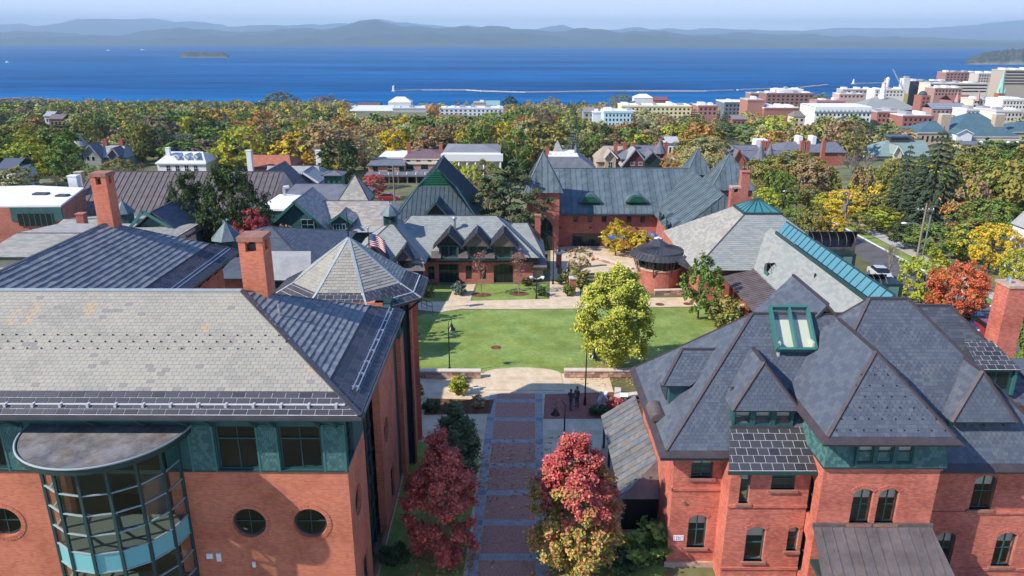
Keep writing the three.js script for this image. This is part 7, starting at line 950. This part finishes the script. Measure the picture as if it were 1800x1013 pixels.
// small shrubs
for (const [px, py, w, h, colour, label] of [[806, 692, 1.9, 1.7, 'lime', 'clipped round golden shrub beside the walk'], [728, 702, 1.7, 1.6, 'green', 'clipped round green shrub at the brick hall corner'], [842, 716, 1.3, 1.1, 'tan', 'clump of tall straw-coloured ornamental grass'], [798, 722, 1.6, 0.9, 'olive', 'low dark shrub in the mulch bed'], [758, 722, 1.7, 0.9, 'dark', 'low dark shrub near the hall wall'], [1082, 720, 1.6, 1, 'red', 'low red-leaved shrub near the white sculpture'], [1050, 728, 1.6, 0.8, 'dark', 'low dark shrub before the lean-to roof'], [806, 518, 2.4, 1.7, 'blueGreen', 'blue-green spreading juniper by the carriage house path'], [926, 503, 1.6, 1.2, 'dark', 'dark shrub at the carriage house corner'], [950, 520, 1.8, 1.3, 'dark', 'dark shrub beside the pale signpost'], [1140, 985, 3.4, 2.3, 'green', 'bright green spreading shrub beside the brick house'], [1100, 1000, 2.6, 1.2, 'dark', 'dark ground shrub under the maple'], [720, 548, 2.2, 1.5, 'rust', 'rusty shrub at the lawn corner by the turret'], [752, 522, 1.8, 1.6, 'olive', 'olive shrub beside the handrail'], [1000, 520, 1.6, 1.7, 'green', 'ivy-covered shrub by the gate pillar'], [985, 500, 1.4, 1.4, 'dark', 'dark shrub along the shaded path'], [692, 990, 2, 1.1, 'dark', 'dark fern clump under the crimson maple']]) { const p = onGround(px, py); p.y += 0.02; plant('bush', colour, p, h, w, label); }
// ---------- small things: lamps, walls, people, cars, poles, parasols ----------
function lampPost(p, h, yaw, label) { // black post with a goose-neck arm and bell shade
  const t = thing('street_lamp', label, 'street lamp', 'goose-neck lamps round the lawn', p); t.rotation.y = yaw;
  mesh(t, 'base', merge([cyl(0, 0, 0, 0.5, 0.14, 0.09, 12), cyl(0, 0, 0.5, 0.62, 0.11, 0.11, 12)]), M.black); mesh(t, 'post', cyl(0, 0, 0.6, h, 0.06, 0.045, 10), M.black); mesh(t, 'arm', tube([V(0, h - 0.1, 0), V(0.02, h + 0.45, 0), V(0.32, h + 0.68, 0), V(0.6, h + 0.4, 0), V(0.6, h + 0.1, 0)], 0.03), M.black);
  mesh(t, 'lamp_shade', new THREE.LatheGeometry([[0.04, 0.2], [0.09, 0.12], [0.11, 0], [0.17, -0.14], [0.31, -0.3], [0.33, -0.36]].map(([x, y]) => new THREE.Vector2(x, y)), 18).translate(0.6, h, 0), std({ color: RGB(0.012, 0.012, 0.014), roughness: 0.35, side: THREE.DoubleSide })); mesh(t, 'lamp_glass', new THREE.SphereGeometry(0.14, 10, 8).translate(0.6, h - 0.3, 0), M.whitePaint); return t;
}
const lp = [[790.5, 657.6, 4.2, 1.2, 'black goose-neck lamp on the lawn left of the walk'], [1028, 712, 4.3, 0.3, 'black goose-neck lamp beside the two people'], [990, 832, 4.6, 2.9, 'black goose-neck lamp half hidden by the crimson maple'], [998, 520, 3.2, 1.6, 'black goose-neck lamp by the gate pillar'], [972, 500, 4.6, 0.2, 'tall black goose-neck lamp at the courtyard entrance']];
for (const [px, py, h, yaw, l] of lp) lampPost(onGround(px, py), h, yaw, l);
// low stone walls either side of the walk
function stoneWall(a, c, label) { const b = thing('stone_wall', label, 'wall'), L = a.distanceTo(c), u = c.clone().sub(a).normalize(), rows = 2, h = 0.28, mats = [[188, 152, 132], [170, 138, 122], [200, 168, 148], [150, 118, 106]].map((q) => std({ map: mottled(q, 30, 0.7, 128), roughness: 1 })); for (let r = 0; r < rows; r++) { let s = 0; while (s < L - 0.05) { const w = Math.min(L - s, rr(0.35, 0.7)), m = a.clone().addScaledVector(u, s + w / 2), g = new THREE.BoxGeometry(w - 0.02, h - 0.02, 0.42 + rnd() * 0.05); g.applyMatrix4(new THREE.Matrix4().makeBasis(u, V(0, 1, 0), u.clone().cross(V(0, 1, 0))).setPosition(V(m.x, a.y + h * (r + 0.5), m.z))); mesh(b, 'stone', boxUV(g), pick(mats)); s += w; } } for (let s = 0; s < L; s += 1.2) { const w = Math.min(1.19, L - s), p = a.clone().addScaledVector(u, s), q = a.clone().addScaledVector(u, s + w); p.y = q.y = a.y + rows * h + 0.05; mesh(b, 'coping_stone', bar(p, q, 0.54, 0.1), M.capStone); } }
M.capStone = std({ map: mottled([206, 192, 176], 18, 1), roughness: 0.95 });
stoneWall(V(-9.5, -0.02, -56.4), V(-2.6, -0.02, -56.4), 'low stone seat wall left of the walk'); stoneWall(V(4.4, -0.02, -56.6), V(11.2, -0.02, -56.6), 'low stone seat wall right of the walk under the linden');
stoneWall(onGround(1150, 519), onGround(1302, 515), 'low stone wall in front of the round pavilion'); stoneWall(onGround(1040, 455), onGround(1112, 474), 'curved stone planter edge in the courtyard');
// people: one continuous body each, clothing by colour
const { MarchingCubes } = await import('three/addons/objects/MarchingCubes.js');
function person(p, yaw, bones, cols, label) {
  const R = 76, mc = new MarchingCubes(R, M.black, false, false, 60000); mc.isolation = 0; const S = 1.0; const cap2 = (q, a, c, r0, r1) => { const ab = c.clone().sub(a), t = Math.max(0, Math.min(1, q.clone().sub(a).dot(ab) / ab.lengthSq())); return q.distanceTo(a.clone().addScaledVector(ab, t)) - (r0 + (r1 - r0) * t); };
  const q = V(0, 0, 0); for (let z = 0; z < R; z++) for (let y = 0; y < R; y++) for (let x = 0; x < R; x++) { q.set((x / (R / 2) - 1) * S, (y / (R / 2) - 1) * S + 0.92, (z / (R / 2) - 1) * S); let d = 9; if (Math.abs(q.x) < 0.55 && Math.abs(q.z) < 0.55) for (const [a, c, r0, r1] of bones) { const e = cap2(q, a, c, r0, r1), h = Math.max(0, 0.03 - Math.abs(d - e)) / 0.03; d = Math.min(d, e) - h * h * 0.0075; } mc.field[x + y * R + z * R * R] = -d; }
  mc.update(); const n = mc.count, pos = new Float32Array(n * 3), nor = mc.normalArray.slice(0, n * 3), col = new Float32Array(n * 3); for (let i = 0; i < n; i++) { pos[3 * i] = mc.positionArray[3 * i] * S; pos[3 * i + 1] = mc.positionArray[3 * i + 1] * S + 0.92; pos[3 * i + 2] = mc.positionArray[3 * i + 2] * S; const y = pos[3 * i + 1], x = Math.abs(pos[3 * i]), c = y < 0.09 ? cols.shoe : y < 0.86 && x < 0.26 ? cols.leg : y > 1.46 ? (y > 1.66 || pos[3 * i + 2] < -0.02 ? cols.hair : cols.skin) : y < 0.8 && x > 0.22 ? cols.skin : cols.top; col.set(c, 3 * i); }
  const g = new THREE.BufferGeometry(); g.setAttribute('position', new THREE.BufferAttribute(pos, 3)); g.setAttribute('normal', new THREE.BufferAttribute(nor, 3)); g.setAttribute('color', new THREE.BufferAttribute(col, 3)); const m = mesh(scene, 'person', g, std({ vertexColors: true, roughness: 0.9 })); tag(m, label, 'person', 'people standing in the brick plaza'); m.position.copy(p); m.rotation.y = yaw; return m;
}
const pose = (k) => { const B = []; for (const s of [-1, 1]) { const st = s * k; B.push([V(s * 0.09, 0.92, 0), V(s * 0.1, 0.5, st * 0.12), 0.085, 0.062], [V(s * 0.1, 0.5, st * 0.12), V(s * 0.105, 0.09, st * 0.1 - 0.03), 0.06, 0.042], [V(s * 0.105, 0.05, st * 0.1 - 0.06), V(s * 0.12, 0.035, st * 0.1 + 0.14), 0.042, 0.034], [V(s * 0.19, 1.4, 0), V(s * 0.25, 1.12, 0.03), 0.055, 0.045], [V(s * 0.25, 1.12, 0.03), V(s * (k ? 0.2 : 0.24), k ? 1.05 : 0.88, k ? 0.22 : 0.1), 0.043, 0.033]); const hx = s * (k ? 0.19 : 0.24), hy = k ? 1.05 : 0.86, hz = k ? 0.25 : 0.11; for (let f = 0; f < 4; f++) B.push([V(hx, hy, hz), V(hx + (f - 1.5) * 0.018, hy - 0.07, hz + 0.05), 0.026, 0.011]); B.push([V(hx, hy, hz), V(hx - s * 0.05, hy - 0.02, hz + 0.04), 0.02, 0.012]); } B.push([V(0, 0.95, 0), V(0, 1.18, 0), 0.14, 0.13], [V(0, 1.18, 0), V(0, 1.38, 0), 0.14, 0.15], [V(-0.14, 1.4, 0), V(0.14, 1.4, 0), 0.065, 0.065], [V(0, 1.42, 0), V(0, 1.56, 0.01), 0.055, 0.055], [V(0, 1.6, 0.015), V(0, 1.68, 0), 0.088, 0.098], [V(0, 1.6, 0.1), V(0, 1.57, 0.112), 0.014, 0.016]); return B; };
person(onGround(1003, 721), 2.6, pose(1), { shoe: [0.03, 0.03, 0.03], leg: [0.05, 0.08, 0.16], top: [0.06, 0.06, 0.06], skin: [0.42, 0.24, 0.16], hair: [0.05, 0.03, 0.02] }, 'person in dark jacket and blue jeans standing in the plaza'); person(onGround(1014, 716), -0.8, pose(0), { shoe: [0.03, 0.03, 0.03], leg: [0.035, 0.04, 0.06], top: [0.09, 0.08, 0.075], skin: [0.42, 0.24, 0.16], hair: [0.06, 0.04, 0.03] }, 'person in brown top and black trousers facing the other');
{ const p = onGround(1060, 712), t = thing('white_sculpture', 'small white abstract sculpture on the mulch bed', 'sculpture', null, p); mesh(t, 'upright', tube([V(-0.2, 0, 0), V(-0.3, 0.4, 0.05), V(-0.15, 0.8, 0), V(-0.2, 1.1, 0.05)], 0.15, 20, 8), M.whitePaint); mesh(t, 'upright', tube([V(0.15, 0, 0), V(0.25, 0.45, 0), V(0.1, 0.8, 0.1), V(0.28, 1.15, 0)], 0.14, 20, 8), M.whitePaint); }
{ const p = onGround(1096, 712), t = thing('information_sign', 'small white slanted sign board on a post in the planting bed', 'sign', null, p); mesh(t, 'post', box(-0.04, 0.04, 0, 0.8, -0.04, 0.04), M.black); mesh(t, 'panel', box(-0.3, 0.3, 0, 0.03, -0.2, 0.2).rotateX(0.5).translate(0, 0.85, 0), M.whitePaint); }
for (const [px, py, yaw, l] of [[1112, 702, 0.3, 'grey stone bench in the plaza beside the brick house'], [1085, 700, 1.4, 'low wooden bench near the red shrub']]) { const t = thing('bench', l, 'bench', null, onGround(px, py)); t.rotation.y = yaw; mesh(t, 'seat', box(-0.9, 0.9, 0.4, 0.5, -0.25, 0.25), M.capStone); for (const x of [-0.7, 0.7]) mesh(t, 'leg', box(x - 0.1, x + 0.1, 0, 0.4, -0.2, 0.2), M.capStone); }
// flag and pole
{ const p = onGround(656, 556), top = onZ(652, 402, p.z), t = thing('flagpole', 'slim dark flagpole behind the octagonal turret', 'flagpole', null, p); mesh(t, 'pole', rod(V(0, 0, 0), V(0, top.y - p.y, 0), 0.07, 0.04, 8), M.black); mesh(t, 'finial', new THREE.SphereGeometry(0.1, 10, 8).translate(0, top.y - p.y + 0.08, 0), M.steel);
  const cv = document.createElement('canvas'); cv.width = 380; cv.height = 200; const c = cv.getContext('2d'); for (let i = 0; i < 13; i++) { c.fillStyle = i % 2 ? '#f2f0ee' : '#b22234'; c.fillRect(0, i * 200 / 13, 380, 200 / 13 + 1); } c.fillStyle = '#3c3b6e'; c.fillRect(0, 0, 152, 108); c.fillStyle = '#fff'; for (let r = 0; r < 9; r++) for (let k = 0; k < (r % 2 ? 5 : 6); k++) { const x = 13 + k * 25 + (r % 2 ? 12 : 0), y = 11 + r * 10.8; c.beginPath(); for (let s = 0; s < 10; s++) { const a = s * Math.PI / 5 - Math.PI / 2, rad = s % 2 ? 2 : 5; c.lineTo(x + Math.cos(a) * rad, y + Math.sin(a) * rad); } c.fill(); }
  const tx = new THREE.CanvasTexture(cv); tx.colorSpace = THREE.SRGBColorSpace; const fw = 2.3, fh = 1.35, g = new THREE.PlaneGeometry(fw, fh, 24, 10), a = g.attributes.position; for (let i = 0; i < a.count; i++) { const u = (a.getX(i) + fw / 2) / fw; a.setXYZ(i, u * fw * 0.72, a.getY(i) - u * u * 0.75, Math.sin(u * 9 + a.getY(i)) * 0.18 * u); } g.computeVertexNormals(); const f = mesh(scene, 'flag', g, std({ map: tx, roughness: 0.8, side: THREE.DoubleSide })); tag(f, 'red, white and blue striped flag waving on the flagpole', 'flag'); f.position.set(p.x + 0.06, onZ(652, 422, p.z).y, p.z); }
// handrail, direction post, gate pillars, panel
{ const a = onGround(741, 540), c = onGround(760, 548), t = thing('handrail', 'black metal handrail where the path steps down by the turret', 'handrail'); for (const q of [a, a.clone().lerp(c, 0.5), c]) mesh(t, 'post', rod(q, q.clone().add(V(0, 1, 0)), 0.03), M.black); for (const h of [0.5, 1]) mesh(t, 'rail', rod(a.clone().add(V(0, h, 0)), c.clone().add(V(0, h, 0)), 0.03), M.black); }
{ const p = onGround(943, 526), t = thing('direction_post', 'black post with two white floodlight arms by the carriage house', 'signpost', null, p); mesh(t, 'post', cyl(0, 0, 0, 2.6, 0.07, 0.06, 8), M.black); mesh(t, 'base', cyl(0, 0, 0, 0.5, 0.13, 0.1, 8), M.black); for (const s of [-1, 1]) { mesh(t, 'arm', rod(V(0, 2.4, 0), V(s * 0.5, 2.65, 0.1), 0.04), M.whitePaint); mesh(t, 'lamp_head', boxUV(new THREE.CylinderGeometry(0.1, 0.2, 0.35, 10).rotateZ(s * 1.2).translate(s * 0.62, 2.68, 0.1)), M.whitePaint); } }
for (const [px, py, l] of [[1006, 516, 'brick gate pillar with stone cap beside the shaded path'], [982, 470, 'brick gate pillar with lamp bracket at the courtyard']]) { const p = onGround(px, py), t = thing('gate_pillar', l, 'pillar', null, p); mesh(t, 'shaft', box(-0.35, 0.35, 0, 1.9, -0.35, 0.35), M.brickC); mesh(t, 'cap', box(-0.45, 0.45, 1.9, 2.05, -0.45, 0.45), M.capStone); }
{ const a = onGround(980, 480), c = onGround(996, 500), t = thing('iron_fence', 'black iron railing between the gate pillars', 'fence'); for (let i = 0; i <= 16; i++) { const q = a.clone().lerp(c, i / 16); mesh(t, 'railing_bar', rod(q, q.clone().add(V(0, 1.3, 0)), 0.03, 0.03, 5), M.black); } for (const h of [0.2, 1.2]) mesh(t, 'rail', rod(a.clone().add(V(0, h, 0)), c.clone().add(V(0, h, 0)), 0.03), M.black); }
{ const p = onGround(957, 468), t = thing('notice_stand', 'dark blue upright notice board at the carriage house corner', 'notice board', null, p); mesh(t, 'panel', box(-0.4, 0.4, 0.2, 1.7, -0.04, 0.04), M.navy = std({ color: RGB(0.02, 0.05, 0.12), roughness: 0.4 })); for (const x of [-0.35, 0.35]) mesh(t, 'leg', box(x - 0.03, x + 0.03, 0, 0.2, -0.03, 0.03), M.black); }
// parasols and tables in the courtyard
{ const blue = std({ color: RGB(0.015, 0.11, 0.5), roughness: 0.8, side: THREE.DoubleSide }), whiteC = std({ color: RGB(0.75, 0.77, 0.8), roughness: 0.8 }); for (const [px, py, l, w] of [[1155, 446, 'blue parasol with white centre beside the round pavilion', 1], [1143, 436, 'plain blue parasol behind the white-centred one', 0], [1078, 440, 'blue parasol under the golden courtyard tree', 0], [1103, 441, 'dark blue parasol between the golden trees', 0]]) { const p = onGround(px, py), t = thing('parasol', l, 'parasol', null, p); mesh(t, 'pole', cyl(0, 0, 0, 2.4, 0.03), M.whitePaint); const n = 8, pts = []; for (let i = 0; i < n; i++) { const a = i / n * 6.2832, c = (i + 1) / n * 6.2832, m = (a + c) / 2, P1 = V(Math.cos(a) * 1.35, 1.95, Math.sin(a) * 1.35), P2 = V(Math.cos(m) * 1.25, 2.02, Math.sin(m) * 1.25), P3 = V(Math.cos(c) * 1.35, 1.95, Math.sin(c) * 1.35); mesh(t, 'canopy_panel', tri([[V(0, 2.5, 0), P2, P1], [V(0, 2.5, 0), P3, P2]]), blue); } void pts; if (w) mesh(t, 'white_top', boxUV(new THREE.ConeGeometry(0.6, 0.26, 16).translate(0, 2.46, 0)), whiteC); mesh(t, 'base', cyl(0, 0, 0, 0.1, 0.3), M.black);
    const b = thing('cafe_table', `round green cafe table under the ${l.split(' ').slice(0, 5).join(' ')}`, 'table', null, V(p.x + 0.02, p.y + 0.02, p.z + 0.5)); mesh(b, 'tabletop', cyl(0, 0, 0.7, 0.74, 0.5, 0.5, 16), M.teal); mesh(b, 'stem', cyl(0, 0, 0, 0.7, 0.05), M.black); for (let k = 0; k < 3; k++) { const a = k * 2.09, x = p.x + Math.cos(a) * 0.95, z = p.z + 0.5 + Math.sin(a) * 0.95, ch = thing('cafe_chair', `dark green metal chair at the ${l.split(' ').slice(0, 4).join(' ')} table`, 'chair', 'courtyard chairs ' + px, V(x, p.y + 0.02, z)); ch.rotation.y = -a + Math.PI / 2; mesh(ch, 'seat', box(-0.22, 0.22, 0.42, 0.46, -0.22, 0.22), M.tealDark); mesh(ch, 'backrest', box(-0.22, 0.22, 0.46, 0.9, 0.18, 0.22), M.tealDark); for (const [i, j] of [[-1, -1], [1, -1], [-1, 1], [1, 1]]) mesh(ch, 'leg', box(i * 0.18 - 0.02, i * 0.18 + 0.02, 0, 0.42, j * 0.18 - 0.02, j * 0.18 + 0.02), M.tealDark); } } }
// cars
function car(p, yaw, paint, label) {
  const t = thing('car', label, 'car', null, p); t.rotation.y = yaw; const pm = phy({ color: paint, roughness: 0.3, clearcoat: 1, clearcoatRoughness: 0.05 });
  const prof = (pts, w, bev) => { const g = new THREE.ExtrudeGeometry(shapeOf(pts), { depth: w - 2 * bev, bevelEnabled: true, bevelSize: bev, bevelThickness: bev, bevelSegments: 3 }); g.translate(0, 0, -(w - 2 * bev) / 2); return g; };
  mesh(t, 'body', prof([[-2.15, 0.32], [-2.2, 0.62], [-2.1, 0.86], [-1.2, 0.94], [1.0, 0.95], [1.95, 0.82], [2.2, 0.6], [2.18, 0.32], [1.75, 0.28], [-1.75, 0.28]], 1.76, 0.09), pm); mesh(t, 'glasshouse', prof([[-1.7, 0.9], [-1.05, 1.34], [0.35, 1.36], [1.15, 0.93]], 1.5, 0.12), M.glassDark); mesh(t, 'roof', prof([[-1.0, 1.37], [-0.95, 1.44], [0.25, 1.45], [0.33, 1.38]], 1.34, 0.05), pm); for (const x of [-1.35, 1.35]) for (const z of [-0.82, 0.82]) { const w = mesh(t, 'wheel', new THREE.CylinderGeometry(0.32, 0.32, 0.2, 20).rotateX(Math.PI / 2).translate(x, 0.32, z), M.black); mesh(w, 'rim', new THREE.CylinderGeometry(0.2, 0.2, 0.22, 14).rotateX(Math.PI / 2).translate(x, 0.32, z), M.steel); }
  for (const z of [-0.62, 0.62]) { mesh(t, 'headlight', box(2.2, 2.3, 0.6, 0.74, z - 0.2, z + 0.2), M.whitePaint); mesh(t, 'tail_light', box(-2.3, -2.2, 0.66, 0.8, z - 0.18, z + 0.18), std({ color: RGB(0.35, 0.02, 0.02), roughness: 0.3 })); } for (const z of [-0.95, 0.95]) mesh(t, 'mirror', box(0.75, 0.9, 0.92, 1.05, z - 0.08, z + 0.08), pm); return t;
}
const rd = (() => { const a = onGround(1520, 460), c = onGround(1700, 575); return Math.atan2(-(c.z - a.z), c.x - a.x); })();
for (const [px, py, col, l, y] of [[1546, 490, [0.6, 0.6, 0.58], 'silver-white sedan parked by the barrel-roofed porch', 0], [1632, 528, [0.02, 0.03, 0.05], 'black car parked beside the yellow-green street tree', 0], [1662, 545, [0.03, 0.06, 0.1], 'dark blue car parked near the orange maple', 0], [1712, 578, [0.02, 0.05, 0.14], 'blue hatchback half hidden by the orange maple', 0], [1738, 592, [0.26, 0.02, 0.03], 'dark red car parked before the brick chimney', 0], [684, 352, [0.4, 0.02, 0.03], 'bright red car on the street beyond the metal roof hall', 1.57]]) car(onGround(px, py).add(V(0, 0.03, 0)), y ? 0.1 : rd, RGB(...col), l);
// utility poles, lamp arm and wires along the street
const tops = [];
for (const [px, py, top, l, m] of [[1608, 475, 358, 'tall wooden utility pole with crossarm and street light', 0], [1480, 425, 333, 'orange wooden utility pole with grey transformer', 1], [1398, 378, 312, 'wooden utility pole with lamp arm behind the glass pyramid', 1], [1326, 345, 284, 'far wooden utility pole beside the copper pyramid', 1], [694, 362, 290, 'grey wooden pole beside the small crimson maple', 2], [1309, 350, 288, 'slim wooden pole left of the copper pyramid', 1]]) { const p = onGround(px, py), y = onZ(px + (m ? 4 : 12), top, p.z).y - p.y, t = thing('utility_pole', l, 'utility pole', null, p); mesh(t, 'pole', rod(V(0, -0.2, 0), V(0, y, 0), 0.17, 0.11, 8), m === 1 ? M.wood : M.barkGrey); mesh(t, 'crossarm', box(-1.1, 1.1, y - 0.9, y - 0.76, -0.06, 0.06), M.barkGrey); for (const x of [-1, -0.4, 0.4, 1]) mesh(t, 'insulator', cyl(x, 0, y - 0.76, y - 0.6, 0.06, 0.05, 6), M.whitePaint); if (m === 1) mesh(t, 'transformer', cyl(-0.35, 0, y - 3.4, y - 2.3, 0.28, 0.28, 12), M.steel); if (m === 0 || px === 1398) { mesh(t, 'lamp_arm', tube([V(0, y - 3.2, 0), V(-0.8, y - 2.7, 0), V(-2.2, y - 2.6, 0)], 0.05), M.steel); mesh(t, 'lamp_head', new THREE.SphereGeometry(0.28, 10, 6).scale(1.5, 0.5, 0.8).translate(-2.5, y - 2.62, 0), M.whitePaint); } if (m === 0) mesh(t, 'grey_conduit_post', rod(V(0.7, -0.2, -0.2), V(0.9, y - 1.6, -0.2), 0.1, 0.1, 8), M.steel); tops.push(V(p.x, p.y + y - 0.7, p.z)); }
for (const [i, j] of [[0, 1], [1, 2], [2, 3]]) for (const o of [-1, 0.4]) { const a = tops[i].clone().add(V(o, 0, 0)), c = tops[j].clone().add(V(o, 0, 0)), m = a.clone().lerp(c, 0.5); m.y -= 0.9; const w = mesh(scene, 'power_line', tube([a, m, c], 0.02, 16, 4), M.metalDark); tag(w, `thin overhead wire strung between street poles`, 'wire', 'overhead wires along the street'); }
for (const o of [-1, 0.4]) { const a = tops[0].clone().add(V(o, 0, 0)), c = onZ(1900, 520 + o * 20, -62); const w = mesh(scene, 'power_line', tube([a, a.clone().lerp(c, 0.5).add(V(0, -0.7, 0)), c], 0.02, 16, 4), M.metalDark); tag(w, 'thin overhead wire running from the tall pole past the white house', 'wire', 'overhead wires past the white house'); }
for (const [px, py] of [[1160, 536], [1209, 535], [998, 441], [872, 612], [730, 589]]) { const p = onGround(px, py), h = struct('manhole_cover', boxUV(cyl(p.x, p.z, p.y + 0.03, p.y + 0.055, 0.5, 0.5, 18)), M.mulch); void h; }
renderer.render(scene, camera);
